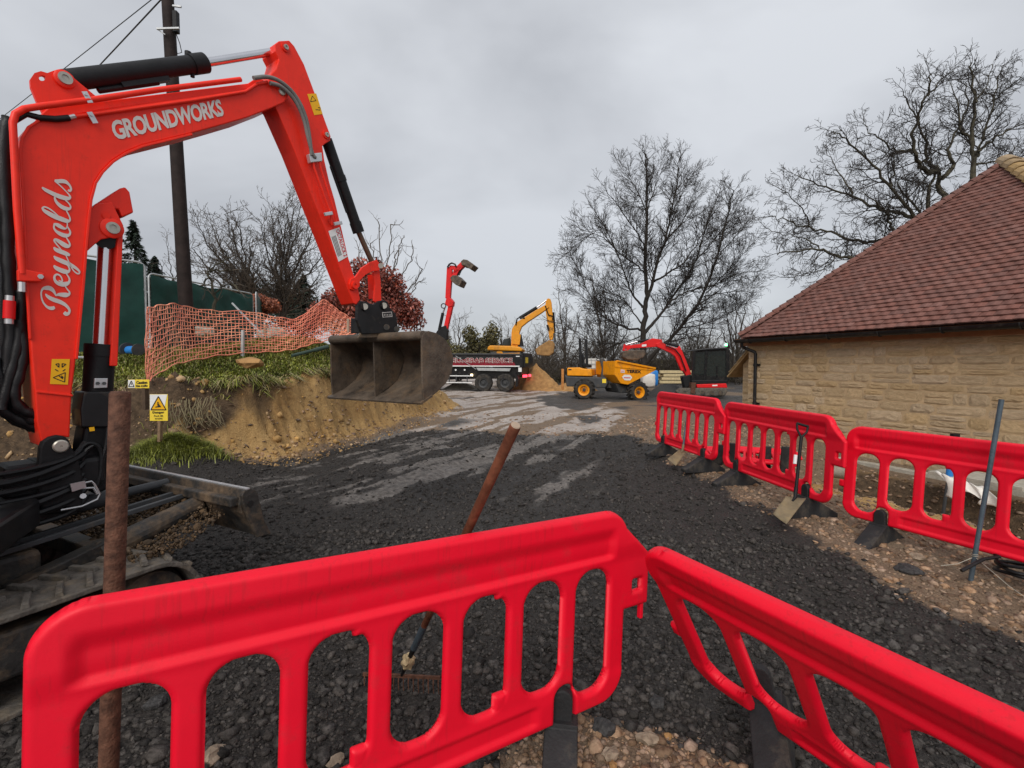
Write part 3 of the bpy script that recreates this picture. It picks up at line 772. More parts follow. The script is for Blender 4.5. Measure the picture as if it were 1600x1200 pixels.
# ledge of the footing under the stonework
MB().box(hp(2.9, INS - 0.03, WALLB - 0.075), (3.0, 0.11, 0.05), (E3, N3, Z3)).build('footing_ledge', M['concrete'], wall, bev=0.01)
MB().box(hp(2.75, INS + 0.005, EAVE - 0.105), (2.95, 0.018, 0.085), (E3, N3, Z3)).build('fascia_board', M['fascia'], house, bev=0.004)
MB().box(hp(2.75, INS - 0.08, EAVE - 0.035), (2.95, 0.066, 0.012), (E3, N3, Z3)).build('soffit_board', M['fascia'], house)
# gutter and downpipe
g = MB(); pr = []
for k in range(9):
    a = math.pi + math.pi * k / 8; pr.append((0.076 * math.cos(a), 0.082 * math.sin(a)))
for k in range(9):
    a = 2 * math.pi - math.pi * k / 8; pr.append((0.068 * math.cos(a), 0.070 * math.sin(a)))
g.prism([hp(-0.06, -0.075 + x, EAVE - 0.045 + z) for x, z in pr], E3 * 6.3)
gut = g.build('gutter', M['black'], house, smooth=True)
for a in (0.35, 1.25, 2.15, 3.05, 3.95, 4.85):
    b = MB(); b.tube([hp(a, -0.075 + 0.082 * math.cos(t), EAVE - 0.047 + 0.088 * math.sin(t)) for t in [math.pi + math.pi * k / 8 for k in range(9)]], 0.012, 6)
    b.build('bracket', M['black'], gut)
dp = MB()
dp.tube([hp(0.10, -0.07, EAVE - 0.11), hp(0.10, -0.06, EAVE - 0.20), hp(0.115, 0.05, EAVE - 0.25), hp(0.27, 0.14, EAVE - 0.33), hp(0.285, 0.155, EAVE - 0.38), hp(0.285, 0.155, -0.5)], 0.036, 14)
dpo = dp.build('downpipe', M['black'], house, smooth=True)
for z in (EAVE - 0.62, EAVE - 1.5):
    b = MB(); b.cyl(hp(0.285, 0.155, z - 0.03), hp(0.285, 0.155, z + 0.03), 0.047, 14); b.box(hp(0.285, 0.215, z), (0.075, 0.012, 0.022), (E3, N3, Z3))
    b.build('pipe_clip', M['black'], dpo)
# side wing with a low sloping verge beyond the corner
sw = MB()
sw.prism([hp(-0.50, INS + 0.42, -0.9), hp(0.018, INS + 0.42, -0.9), hp(0.018, INS + 0.42, EAVE - 0.12), hp(-0.50, INS + 0.42, EAVE - 0.62)], N3 * 3.0)
swo = sw.build('wing_wall', M['mortar'], house)
lay_stones(-0.50, 0.015, WALLB, EAVE - 0.16, INS + 0.418, swo, random.Random(8), topf=lambda a: EAVE - 0.14 + (a - 0.018) * 0.965)
sv_ = MB()
s0, s1 = hp(0.0, INS + 0.34, EAVE - 0.08), hp(-0.86, INS + 0.34, EAVE - 0.92)
dv = (s1 - s0).normalized(); nv = N3.cross(dv).normalized()
if nv.z < 0: nv = -nv
sv_.box((s0 + s1) / 2 + N3 * 1.5, ((s1 - s0).length / 2, 1.56, 0.02), (dv, N3, nv))
swr = sv_.build('wing_roof', M['ridge'], house)
for k in range(9):
    q = s0 + dv * (0.06 + k * 0.118) + nv * 0.034
    MB().box(q + N3 * 0.02, (0.072, 0.10, 0.011), ((dv * 0.99 + nv * 0.1).normalized(), N3, (nv * 0.99 - dv * 0.1).normalized())).build('verge_tile', M['ridge'], swr)
# roof
S3 = (N3 + Z3).normalized(); T3 = (Z3 - N3).normalized()
SLP = HALF * math.sqrt(2)
rb = MB()
A_ = hp(HALF, HALF, EAVE + HALF - 0.02); B_ = hp(HALF, 14, EAVE + HALF - 0.02)
e0, e1, e2, e3 = hp(0, 0, EAVE - 0.02), hp(HW, 0, EAVE - 0.02), hp(HW, 14, EAVE - 0.02), hp(0, 14, EAVE - 0.02)
rb.add([e0, e1, A_], [(0, 1, 2)]); rb.add([e0, A_, B_, e3], [(0, 1, 2, 3)]); rb.add([e1, e2, B_, A_], [(0, 1, 2, 3)])
roof = rb.build('roof', M['tilea'], house)
def tile_verts(seed):
    rs = random.Random(seed); vs = []
    W, Lh, T = 0.0818, 0.130, 0.019
    for t in (0, 1):
        for j in (0, 1):
            for i in range(3):
                x = (i - 1) * W; cam_ = 0.006 * (1 - (i - 1) ** 2)
                vs.append((x + rs.uniform(-0.001, 0.001), (-Lh if j == 0 else Lh) + (rs.uniform(-0.002, 0.002) if j == 0 else 0), cam_ + (T if t else 0)))
    f = []
    def I(t, j, i): return t * 6 + j * 3 + i
    for i in range(2):
        f.append((I(1, 0, i), I(1, 0, i + 1), I(1, 1, i + 1), I(1, 1, i)))
        f.append((I(0, 0, i), I(1, 0, i), I(1, 0, i + 1), I(0, 0, i + 1))[::-1])
    f.append((I(0, 0, 0), I(0, 1, 0), I(1, 1, 0), I(1, 0, 0))); f.append((I(0, 0, 2), I(1, 0, 2), I(1, 1, 2), I(0, 1, 2)))
    return np.array(vs), f
TILES = [tile_verts(i) for i in range(5)]
TMESH = []
for tv, tf in TILES:
    me = bpy.data.meshes.new('tile'); me.from_pydata([tuple(x) for x in tv], [], tf); me.materials.append(M['tile']); TMESH.append(me)
GAUGE = 0.112; PITCHW = 0.165
cand = []
rt_ = random.Random(12)
rows = int(SLP / GAUGE)
for r_ in range(rows):
    b = r_ * GAUGE + 0.07
    lo = b / math.sqrt(2) + 0.03; hi = HW - lo
    a = lo + (0.0825 if r_ % 2 else 0.0) - ((lo) % PITCHW) + 0.05
    while a < hi:
        if a > lo:
            tilt = 0.155 + rt_.gauss(0, 0.018); yaw = rt_.gauss(0, 0.02)
            pos = hp(0, 0, EAVE) + E3 * a + S3 * b + T3 * (0.028 + rt_.uniform(-0.003, 0.004))
            s_d = (S3 * math.cos(tilt) - T3 * math.sin(tilt)); n_d = (T3 * math.cos(tilt) + S3 * math.sin(tilt))
            e_d = (E3 * math.cos(yaw) + s_d * math.sin(yaw)); s_d2 = n_d.cross(e_d)
            v = pos - EYE
            inview = abs(v.x / v.y) < 1.07 if v.y > 0 else False
            cand.append((v.length if inview else 1e3 + v.length, pos, e_d, s_d2, n_d, rt_.randrange(5), rt_.random()))
        a += PITCHW
cand.sort(key=lambda c: c[0])
for (d_, pos, ex, sy, nn, k, rv) in cand[:290]:
    o = bpy.data.objects.new('tile', TMESH[k]); COL.objects.link(o); o.parent = roof
    mtx = Matrix((ex, sy, nn)).transposed().to_4x4(); mtx.translation = pos - woff(roof)
    o.matrix_local = mtx
ft = MB(); rv_ = []
for (d_, pos, ex, sy, nn, k, rv) in cand[290:]:
    tv, tf = TILES[k]
    ft.add([pos + ex * x + sy * y + nn * z for x, y, z in tv], tf); rv_ += [rv] * len(tv)
fo = ft.build('tile_field', M['tilea'], roof, kind='stuff')
at = fo.data.attributes.new('rnd', 'FLOAT', 'POINT'); at.data.foreach_set('value', np.array(rv_, dtype=np.float32))
# hip tiles
def hip_line(p0, p1, step, w_, h_, m, name, L):
    d = (p1 - p0).normalized(); n_ = int((p1 - p0).length / step)
    x = d.cross(Z3).normalized(); up = x.cross(d).normalized()
    me = None
    for i in range(n_):
        c = p0 + d * (0.02 + step * i)
        if me is None:
            vs, fs = [], []
            K = 7
            for jj, (yy, lift) in enumerate(((0.0, 0.035), (L, 0.0))):
                for t in (1.0, 0.87):
                    for k in range(K):
                        a = math.pi * k / (K - 1)
                        vs.append((w_ * t * math.cos(a), yy, h_ * t * math.sin(a) + lift - 0.02))
            def I(j, t, k): return (j * 2 + t) * K + k
            for k in range(K - 1):
                fs.append((I(0, 0, k), I(0, 0, k + 1), I(1, 0, k + 1), I(1, 0, k)))
                fs.append((I(0, 0, k), I(0, 1, k), I(0, 1, k + 1), I(0, 0, k + 1)))
            me = bpy.data.meshes.new(name); me.from_pydata(vs, [], fs); me.materials.append(m)
        o = bpy.data.objects.new(name, me); COL.objects.link(o); o.parent = roof
        mtx = Matrix((x, d, up)).transposed().to_4x4(); mtx.translation = c - woff(roof); o.matrix_local = mtx
MB().bar(hp(0, 0, EAVE + 0.0), hp(HALF, HALF, EAVE + HALF + 0.0), 0.10, 0.11).build('hip_bedding', M['tile'], roof)
hip_line(hp(-0.02, -0.02, EAVE + 0.02), hp(HALF, HALF, EAVE + HALF + 0.04), 0.17, 0.115, 0.085, M['tile'], 'bonnet_tile', 0.26)
hip_line(hp(HW, 0, EAVE + 0.03), hp(HALF, HALF, EAVE + HALF + 0.06), 0.24, 0.15, 0.12, M['ridge'], 'hip_tile', 0.30)
hip_line(hp(HALF, HALF + 2.4, EAVE + HALF + 0.03), hp(HALF, HALF + 0.05, EAVE + HALF + 0.05), 0.28, 0.14, 0.11, M['ridge'], 'ridge_tile', 0.33)
# ---------------------------------------------------------------- red slotted plastic barriers
def barrier_mesh(h=0.0062):
    def rbox(x, z, cx, cz, hx, hz, r):
        qx, qz = np.abs(x - cx) - hx + r, np.abs(z - cz) - hz + r
        return np.hypot(np.maximum(qx, 0), np.maximum(qz, 0)) + np.minimum(np.maximum(qx, qz), 0) - r
    def sdf(x, z):
        d = rbox(x, z, 1.0, 0.435, 1.0, 0.435, 0.135)
        d = np.minimum(d, rbox(x, z, 2.05, 0.52, 0.105, 0.125, 0.012))                 # hooks at the right-hand end
        gus = np.maximum(np.maximum(0.66 * (x - 1.98) + 0.75 * (z - 0.795) , -(x - 1.9)), np.maximum(x - 2.155, 0.42 - z))
        d = np.minimum(d, gus)
        d = np.minimum(d, rbox(x, z, -0.012, 0.30, 0.03, 0.035, 0.012))
        hol = np.full(x.shape, 1e9)
        for i in range(7):
            cx = 1.0 + (i - 3) * 0.2675
            zb = 0.078 if i in (0, 6) else 0.165
            hol = np.minimum(hol, rbox(x, z, cx, (zb + 0.618) / 2, 0.094, (0.618 - zb) / 2, 0.082))
        for i in (2, 4):                                                              # moulded lugs in two slots
            cx = 1.0 + (i - 3) * 0.2675
            hol = np.maximum(hol, -rbox(x, z, cx + 0.058, 0.618, 0.022, 0.022, 0.004))
            hol = np.maximum(hol, -rbox(x, z, cx + 0.07, 0.19, 0.03, 0.034, 0.004))
        hol = np.minimum(hol, rbox(x, z, 2.075, 0.50, 0.026, 0.026, 0.004))
        for cx in (0.34, 1.66):
            hol = np.minimum(hol, rbox(x, z, cx, 0.0, 0.052, 0.15, 0.045))
        return np.maximum(d, -hol)
    xs = np.arange(-0.06, 2.175, h); zs = np.arange(-0.02, 0.9, h)
    X, Z = np.meshgrid(xs, zs)
    D = sdf(X, Z)
    e = 1e-4
    gx = (sdf(X + e, Z) - sdf(X - e, Z)) / (2 * e); gz_ = (sdf(X, Z + e) - sdf(X, Z - e)) / (2 * e)
    near = np.abs(D) < 0.62 * h
    X = np.where(near, X - D * gx, X); Z = np.where(near, Z - D * gz_, Z)
    D2 = np.where(near, 0.0, -D)
    ok = D2 >= -1e-9
    nz_, nx_ = X.shape
    idx = np.arange(nz_ * nx_).reshape(nz_, nx_)
    c = np.stack([idx[:-1, :-1], idx[:-1, 1:], idx[1:, 1:], idx[1:, :-1]], -1).reshape(-1, 4)
    okc = ok.ravel()[c]; cnt = okc.sum(1)
    faces = [tuple(q) for q in c[cnt == 4]]
    for q, o in zip(c[cnt == 3], okc[cnt == 3]): faces.append(tuple(v for v, k in zip(q, o) if k))
    from collections import Counter
    ec = Counter()
    for f in faces:
        for a, b in zip(f, f[1:] + f[:1]): ec[(min(a, b), max(a, b))] += 1
    rim = set()
    for (a, b), k in ec.items():
        if k == 1: rim.add(a); rim.add(b)
    Xf, Zf, Df = X.ravel(), Z.ravel(), D2.ravel()
    used = sorted({v for f in faces for v in f})
    t0 = 0.020 + 0.014 * sstep(0.62, 0.72, Zf) + 0.006 * sstep(0.16, 0.10, Zf)
    rr_ = 0.022
    T = t0 * np.sqrt(np.maximum(0, 1 - (1 - np.clip(Df / rr_, 0, 1)) ** 2))
    gr = 0.021 * sstep(0.805, 0.735, Zf) * sstep(0.648, 0.676, Zf) * sstep(0.07, 0.12, Xf) * sstep(1.93, 1.88, Xf)
    gr = gr + 0.013 * sstep(0.125, 0.095, Zf) * sstep(0.03, 0.05, Zf) * sstep(0.46, 0.52, Xf) * sstep(1.54, 1.48, Xf)
    T = T - gr * np.clip(Df / rr_, 0, 1)
    vs, fi, bi = [], {}, {}
    for v in used:
        if v in rim:
            fi[v] = bi[v] = len(vs); vs.append((Xf[v], 0.0, Zf[v]))
        else:
            fi[v] = len(vs); vs.append((Xf[v], -T[v], Zf[v])); bi[v] = len(vs); vs.append((Xf[v], T[v], Zf[v]))
    fs = [tuple(fi[v] for v in f) for f in faces] + [tuple(bi[v] for v in f[::-1]) for f in faces]
    me = bpy.data.meshes.new('panel'); me.from_pydata(vs, [], fs); me.materials.append(M['plast'])
    me.polygons.foreach_set('use_smooth', [True] * len(me.polygons))
    me.update()
    return me
def foot_mesh():
    mb = MB()
    prof = [(-0.30, 0.0), (-0.30, 0.028), (-0.275, 0.036), (-0.05, 0.125), (-0.05, 0.135), (0.05, 0.135), (0.05, 0.125), (0.275, 0.036), (0.30, 0.028), (0.30, 0.0)]
    mb.prism([Vector((-0.07, y, z)) for y, z in prof], (0.14, 0, 0))
    pr = [(-0.045, 0.12), (-0.045, 0.187)] + [(0.045 * math.cos(a), 0.187 + 0.029 * math.sin(a)) for a in [math.pi - math.pi * k / 8 for k in range(1, 8)]] + [(0.045, 0.187), (0.045, 0.12)]
    mb.prism([Vector((x, -0.024, z)) for x, z in pr], (0, 0.048, 0))
    o = mb.build('foot', M['rubber'], bev=0.006)
    return o
PANEL = barrier_mesh()
foot0 = foot_mesh()
FOOT = foot0.data
bpy.data.objects.remove(foot0)
def barrier(L, R, z, label, lean=0.0, dz=0.0, feet=(0.0, 0.0), lying=False):
    z = z - 0.075
    L, R = Vector((L[0], L[1], z)), Vector((R[0], R[1], z + dz))
    d = R - L
    e = empty('plastic_barrier', L, label, 'barrier', 'red plastic barriers around the works')
    e.rotation_euler = (lean, -math.asin(max(-1, min(1, d.z / d.length))), math.atan2(d.y, d.x))
    e.scale = (d.length / 2.0, 1, 1)
    p = bpy.data.objects.new('panel', PANEL); COL.objects.link(p); p.parent = e; p.location = (0, 0, 0.20)
    for x, tw in zip((0.34, 1.66), feet):
        f = bpy.data.objects.new('foot', FOOT); COL.objects.link(f); f.parent = e; f.location = (x, 0, 0)
        f.rotation_euler = (0 if lying else -lean, 0, tw); f.scale = (2.0 / d.length, 1, 1.56)
        b = f.modifiers.new('bevel', 'BEVEL'); b.width = 0.006; b.segments = 2; b.limit_method = 'ANGLE'
    return e
BA = barrier((-1.20, 1.098), (0.492, 2.176), 0.078, 'nearest red barrier across the bottom left with a rake leaning on it', dz=-0.083, feet=(-0.69, -0.69))
_lk = MB(); _lk.box((2.12, 0.0, 0.565), (0.010, 0.012, 0.04)); _lk.build('link_pin', M['plast'], BA, local=True, bev=0.005)
BB = barrier((0.995, 2.345), (2.035, 0.640), 0.060, 'red barrier tilting towards the viewer at the bottom right corner', lean=rad(31), feet=(0.6, 0.6), dz=-0.085)
BC = barrier((2.50, 8.35), (2.78, 6.50), 0.20, 'furthest upright red barrier beside the yellow dumper with a long shovel on it', dz=0.0, lean=rad(-3))
BD = barrier((2.84, 6.42), (3.05, 4.55), 0.17, 'middle red barrier of the right hand row with a short black shovel on it', dz=0.0, lean=rad(-2))
BE = barrier((3.20, 4.62), (4.07, 2.80), 0.075, 'red barrier in front of the open trench with a steel pin before it', dz=-0.01, lean=rad(-4))
for k, (x, y, a, z, lb) in enumerate(((2.95, 7.25, rad(-14), 0.22, 'red barrier lying flat on the ground behind the upright row'), (3.08, 7.0, rad(-26), 0.285, 'upper red barrier lying on another flat one behind the upright row'))):
    e = barrier((x, y), (x + math.cos(a), y + math.sin(a)), z, lb, lying=True)
    e.rotation_euler = (rad(-86), 0, a)

# ---------------------------------------------------------------- tools and pins
def rod_thing(name, a, b, r, m, label, cat, n=14):
    e = empty(name, b, label, cat)
    return e
pin_o = MB(); pt, pb = P(188, 612, 1.56), P(170, 1195, 1.56)
pb2 = pt + (pb - pt) * 1.42
pin_o.tube([pb2, pb, (pb + pt) / 2, pt - (pt - pb).normalized() * 0.006, pt], [0.0285, 0.0285, 0.0288, 0.029, 0.025], 24)
tag(pin_o.build('steel_pin', M['rust'], smooth=True, loc=pb2), 'thick rusty round steel pin standing behind the nearest barrier', 'pin')
gp = MB(); pt, pb = P(1565, 624, 3.58), P(1524, 864, 3.62)
dn = (pb - pt).normalized()
pb2 = pb + dn * 0.22
gp.tube([pb2, pb, pt], 0.0165, 12)
tag(gp.build('steel_pin', M['bluegrey'], smooth=True, loc=pb2), 'slim blue grey steel pin leaning in front of the trench barrier', 'pin')
st = MB()
s_ = pb + dn * 0.03
for px, py, zz in ((1470, 884, 0.09), (1640, 960, 0.05)):
    q = PZ(px, py, zz); st.tube([s_, (s_ + q) / 2 - Vector((0, 0, 0.02)), q], 0.0025, 5)
st.tube([s_ + Vector((0.018 * math.cos(t), 0.018 * math.sin(t), 0.002 * t)) for t in [k * 0.7 for k in range(20)]], 0.0025, 5)
tag(st.build('string_line', M['concrete'], loc=s_), 'pale string tied round the foot of the blue grey pin', 'string')
# rake
hd = P(627, 1056, 2.50); top = P(806, 664, 1.60)
rk = empty('garden_rake', hd, 'rake with brown timber handle leaning on the nearest barrier', 'rake')
ax = (top - hd).normalized()
h0 = hd + ax * 0.34
MB().tube([h0, h0 + (top - h0) * 0.5, top - ax * 0.012, top - ax * 0.002], [0.0155, 0.0178, 0.0195, 0.018], 20).build('handle', M['handle'], rk, smooth=True)
MB().tube([top - ax * 0.0025, top + ax * 0.0015], [0.0176, 0.0150], 18).build('end_grain', M['endgrain'], rk)
MB().tube([hd, hd + ax * 0.05, hd + ax * 0.36], [0.006, 0.010, 0.014], 12).build('socket', M['blackm'], rk, smooth=True)
MB().tube([hd + ax * 0.30, hd + ax * 0.52], 0.0172, 14).build('sleeve', M['bluegrey'], rk, smooth=True)
kn = MB(); bm = bmesh.new(); bmesh.ops.create_icosphere(bm, subdivisions=3, radius=1.0)
from mathutils import noise as mnoise
bvs = []
fx, fy, fz = frame_of(ax)
for v in bm.verts:
    k = 1 + 0.35 * mnoise.noise(v.co * 2.2) + 0.1 * mnoise.noise(v.co * 6)
    bvs.append(hd + ax * (0.165 + 0.062 * v.co.z * k) + fx * (0.033 * v.co.x * k) + fy * (0.033 * v.co.y * k))
kn.add(bvs, [tuple(w.index for w in f.verts) for f in bm.faces]); bm.free()
kn.build('tape_wrap', mat('cream_tape', (0.50, 0.38, 0.22), 0.6, var=0.3, scale=25, bump=0.4), rk, smooth=True)
hx = (P(692, 1056, 2.48) - P(565, 1050, 2.54)).normalized()
MB().box(hd, (0.215, 0.006, 0.008), (hx, Z3.cross(hx), Z3)).build('head_bar', M['rust'], rk)
for k in range(16):
    q = hd + hx * (-0.205 + 0.41 * k / 15)
    MB().tube([q, q + Vector((0.0, -0.012, -0.03)), q + Vector((0.004, -0.02, -0.075))], [0.004, 0.0036, 0.0025], 6).build('tine', M['rust'], rk)
# shovels
def shovel(top, foot, bl, bw, label, quad, m_shaft, sticker=False):
    top, foot = Vector(top), Vector(foot)
    e = empty('shovel', foot, label, 'shovel', 'shovels leaning on the barriers')
    ax = (foot - top).normalized()
    side = ax.cross(Vector((-0.3, -0.95, 0))).normalized(); side = Vector((side.x, side.y, side.z)); nrm = side.cross(ax).normalized()
    b0 = (quad[0] + quad[1]) / 2; bend = ((quad[2] + quad[3]) / 2 - b0).normalized()
    ax = (b0 - top).normalized()
    MB().tube([top + ax * 0.12, b0 + ax * 0.07], 0.0155, 12).build('shaft', m_shaft, e, smooth=True)
    g = MB()
    g.tube([top - side * 0.055, top + side * 0.055], 0.014, 10)
    g.tube([top - side * 0.052, top - side * 0.045 + ax * 0.06, top + ax * 0.13], 0.011, 8)
    g.tube([top + side * 0.052, top + side * 0.045 + ax * 0.06, top + ax * 0.13], 0.011, 8)
    g.build('grip', M['blackm'], e, smooth=True)
    b = MB()
    rows = []
    for j in range(6):
        t = j / 5
        for i in range(7):
            u = (i / 6 - 0.5) * 2
            wv = bw / 2 * (0.78 + 0.22 * t if t > 0.08 else 0.7)
            dish = 0.028 * (u * u) * (1 - 0.6 * t) + 0.03 * (t - 0.5) ** 2
            un = i / 6
            rows.append((quad[0] * (1 - un) + quad[1] * un) * (1 - t) + (quad[2] * (1 - un) + quad[3] * un) * t + nrm * (dish * 0.8))
    fs = [(j * 7 + i, j * 7 + i + 1, (j + 1) * 7 + i + 1, (j + 1) * 7 + i) for j in range(5) for i in range(6)]
    b.add(rows, fs); bo = b.build('blade', M['greysteel'], e, smooth=True)
    so = bo.modifiers.new('solid', 'SOLIDIFY'); so.thickness = 0.004
    MB().tube([b0 - ax * 0.10, b0, b0 + bend * 0.07 - nrm * 0.002], [0.019, 0.018, 0.010], 10).build('socket', M['greysteel'] if not sticker else M['blackm'], e, smooth=True)
    if sticker:
        c = top + (foot - top) * 0.37
        MB().tube([c - ax * 0.045, c + ax * 0.045], 0.0168, 14, cap=False).build('sticker', M['white'], e, smooth=True)
    return e
shovel(P(1077, 629, 7.42), P(1049, 724, 7.20), 0.26, 0.20, 'long grey shafted shovel leaning on the furthest barrier', [P(1061, 703, 7.3), P(1072, 706, 7.3), P(1043, 717, 7.1), P(1056, 728, 7.0)], M['bluegrey'])
shovel(P(1254, 664, 4.86), P(1222, 815, 4.55), 0.30, 0.25, 'black shovel with white sticker and muddy blade on the middle barrier', [P(1227, 776, 4.72), P(1258, 779, 4.68), P(1207, 803, 4.56), P(1228, 819, 4.42)], M['blackm'], True)
# bucket lying behind the row
q = PZ(1292, 748, 0.14)
e = empty('plastic_bucket', q, 'grey plastic bucket lying on its side behind the middle barrier', 'bucket')
b = MB(); axb = Vector((0.75, -0.6, 0.1)).normalized()
b.lathe([(0.0, 0), (0.125, 0), (0.155, 0.28), (0.165, 0.285), (0.165, 0.30), (0.15, 0.30), (0.12, 0.02), (0, 0.02)], q + Vector((0, 0, 0.15)), axb, 26)
b.build('shell', M['concrete'], e, smooth=True)
MB().tube([q + Vector((0, 0, 0.15)) + axb * 0.29 + Vector((0.16 * math.cos(t) * 0.6, 0.16 * math.cos(t) * 0.75, 0.16 * math.sin(t))) for t in [math.pi * k / 10 for k in range(11)]], 0.003, 5).build('bail', M['zinc'], e)
# black hose coil at the right edge
q = PZ(1592, 903, 0.06)
c = MB()
pts = [q + Vector((0.17 * math.cos(t) * (1 + 0.06 * math.sin(3.3 * t)) + 0.05, 0.15 * math.sin(t), 0.02 + 0.012 * (t / 2) + 0.008 * math.sin(2.3 * t))) for t in [k * 0.22 for k in range(100)]]
pts += [pts[-1] + Vector((-0.12, 0.0, -0.02)), pts[-1] + Vector((-0.3, -0.02, -0.1))]
c.tube(pts, 0.013, 8)
tag(c.build('hose_coil', M['hose'], smooth=True, loc=q), 'coil of black hose on the ground at the right edge', 'hose')
# level staff in the trench, cover board and polythene
ps = MB(); t_, b_ = P(1492, 681, 6.5), P(1480, 760, 6.5)
e = empty('marker_post', b_ + (b_ - t_) * 0.8, 'thin dark post with a blue sleeve standing in the trench', 'post')
MB().tube([b_ + (b_ - t_) * 0.8, t_], 0.02, 10).build('shaft', M['steelg'], e)
MB().box(t_, (0.045, 0.03, 0.03)).build('clamp', M['blackm'], e, bev=0.005)
MB().tube([P(1485, 729, 6.49), P(1482, 752, 6.49)], 0.040, 12).build('sleeve', M['blue'], e)
q = P(1545, 748, 6.3)
bd = MB(); bd.box(q + Vector((0.05, 0.1, -0.02)), (0.5, 0.30, 0.025), (E3, N3, Z3))
tag(bd.build('cover_board', M['concrete'], loc=q, bev=0.006), 'pale board bridging the trench behind the red barrier', 'board')
sh = []
NXs, NZs = 26, 12
pl = P(1484, 742, 6.05); pr_ = P(1562, 768, 5.6)
for j in range(NZs):
    for i in range(NXs):
        u, v = i / (NXs - 1), j / (NZs - 1)
        base = pl.lerp(pr_, u)
        drop = v * (0.14 + 0.16 * (0.5 + 0.5 * math.sin(u * 9 + 1.0)) * (1 - 0.6 * u))
        sh.append(base + Vector((0.02 * math.sin(u * 21 + v * 3), 0.22 * (1 - v) ** 2 - 0.05 * math.sin(u * 17 + v * 5) * v, -drop + 0.012 * math.sin(u * 33))))
b = MB(); b.add(sh, [(j * NXs + i, j * NXs + i + 1, (j + 1) * NXs + i + 1, (j + 1) * NXs + i) for j in range(NZs - 1) for i in range(NXs - 1)])
so = b.build('polythene_sheet', M['pwhite'], smooth=True, loc=pl)
mod = so.modifiers.new('solid', 'SOLIDIFY'); mod.thickness = 0.002
tag(so, 'crumpled white polythene sheet hanging from the pale board over the trench', 'sheet')
# ---------------------------------------------------------------- red excavator in the foreground
U = Vector((0.57, 0.8216, 0)).normalized()
pf = P(95, 697, 2.83)
BP = Plane(pf, U)                 # near side plate of the boom; n looks at the viewer
N = BP.n
foot_g = Vector((pf.x, pf.y, 0)) - N * 0.14
ex = empty('excavator', (foot_g.x, foot_g.y, 0), 'orange red tracked excavator with raised boom at the left edge', 'excavator', 'excavators on the site')
def plate(mb, pts, off, th):
    q = [BP.pt(x, y, off) for x, y in pts]
    return mb.prism(q, -N * th)
BW = 0.28                         # boom width
# boom: side plates inset behind the edges of top and bottom flanges
boom_px = [(66, 699), (57, 659), (54, 613), (50, 571), (47, 530), (42, 440), (38, 350), (34, 280), (31, 235), (34, 214), (44, 197), (60, 188), (105, 182), (160, 171),
           (300, 152), (388, 139), (404, 131), (424, 127), (440, 130), (449, 138), (451, 150), (444, 160), (424, 169), (385, 184), (340, 197), (300, 208), (255, 219),
           (222, 227), (196, 238), (176, 251), (160, 267), (149, 284), (142, 310), (138, 345), (134, 388), (130, 440), (125, 492), (119, 560), (112, 617), (109, 684), (98, 682), (82, 690)]
boom = plate(MB(), boom_px, 0.0, BW).build('boom', M['kred'], ex, bev=0.008)
# raised flange strip along the inner curve and back edge
def strip(mb, pts, off, w, th):
    q = [BP.pt(x, y, off) for x, y in pts]
    for a, b in zip(q[:-1], q[1:]): mb.bar(a, b + (b - a).normalized() * 0.004, w, th, up=N)
    return mb
strip_0 = strip(MB(), [(300, 210), (255, 221), (222, 229), (196, 240), (176, 253), (160, 269), (149, 286), (142, 312), (138, 347), (134, 390), (130, 442), (125, 494), (119, 560)], 0.004, 0.014, 0.02).build('weld_flange', M['kred'], boom, bev=0.003)
strip_1 = strip(MB(), [(47, 530), (42, 440), (38, 350), (34, 280), (31, 238), (34, 216), (44, 199), (60, 189)], 0.004, 0.012, 0.02).build('weld_flange', M['kred'], boom, bev=0.003)
strip_2 = strip(MB(), [(57, 612), (112, 618)], 0.003, 0.012, 0.012).build('weld_flange', M['kred'], boom, bev=0.003)
tp = MB()
plate(tp, [(66, 176), (75, 168), (388, 130), (400, 122), (412, 124), (412, 132), (396, 142), (300, 154), (160, 172), (105, 182), (62, 188)], -0.03, BW - 0.06)
tp.build('top_flange', M['kred'], boom, bev=0.006)
# arm cylinder bracket: two ears
ear = [(72, 186), (58, 160), (48, 136), (47, 124), (54, 114), (64, 111), (74, 114), (79, 112), (88, 109), (99, 110), (112, 119), (124, 129), (152, 152), (160, 172)]
hole = [(66 + 5.2 * math.cos(t), 122 + 4.4 * math.sin(t)) for t in [math.pi * 1.5 - 2 * math.pi * k / 14 for k in range(15)]]
for off in (-0.05, -0.255):
    e_ = MB(); plate(e_, ear[:6] + hole + ear[5:], off, 0.025) if False else None
    hq = [BP.pt(x, y, off) for x, y in hole[:-1]]; oq = [BP.pt(x, y, off) for x, y in ear]
    bm = bmesh.new()
    ov = [bm.verts.new(p_) for p_ in oq]; hv_ = [bm.verts.new(p_) for p_ in hq]
    ed = [bm.edges.new((ov[i], ov[(i + 1) % len(ov)])) for i in range(len(ov))] + [bm.edges.new((hv_[i], hv_[(i + 1) % len(hv_)])) for i in range(len(hv_))]
    bmesh.ops.triangle_fill(bm, use_beauty=True, use_dissolve=False, edges=ed)
    ext = bmesh.ops.extrude_face_region(bm, geom=bm.faces[:])
    for v in ext['geom']:
        if isinstance(v, bmesh.types.BMVert): v.co -= N * 0.025
    bm.verts.index_update()
    e_ = MB(); e_.add([v.co.copy() for v in bm.verts], [tuple(v.index for v in f.verts) for f in bm.faces]); bm.free()
    o = e_.build('cylinder_ear', M['kred'], boom)
    c = BP.pt(100, 124.5, off)
    MB().lathe([(0.0, 0.0), (0.05, 0.0), (0.05, 0.016), (0.042, 0.022), (0.0, 0.022)], c, N, 24).build('boss', M['kred'], o, smooth=True)
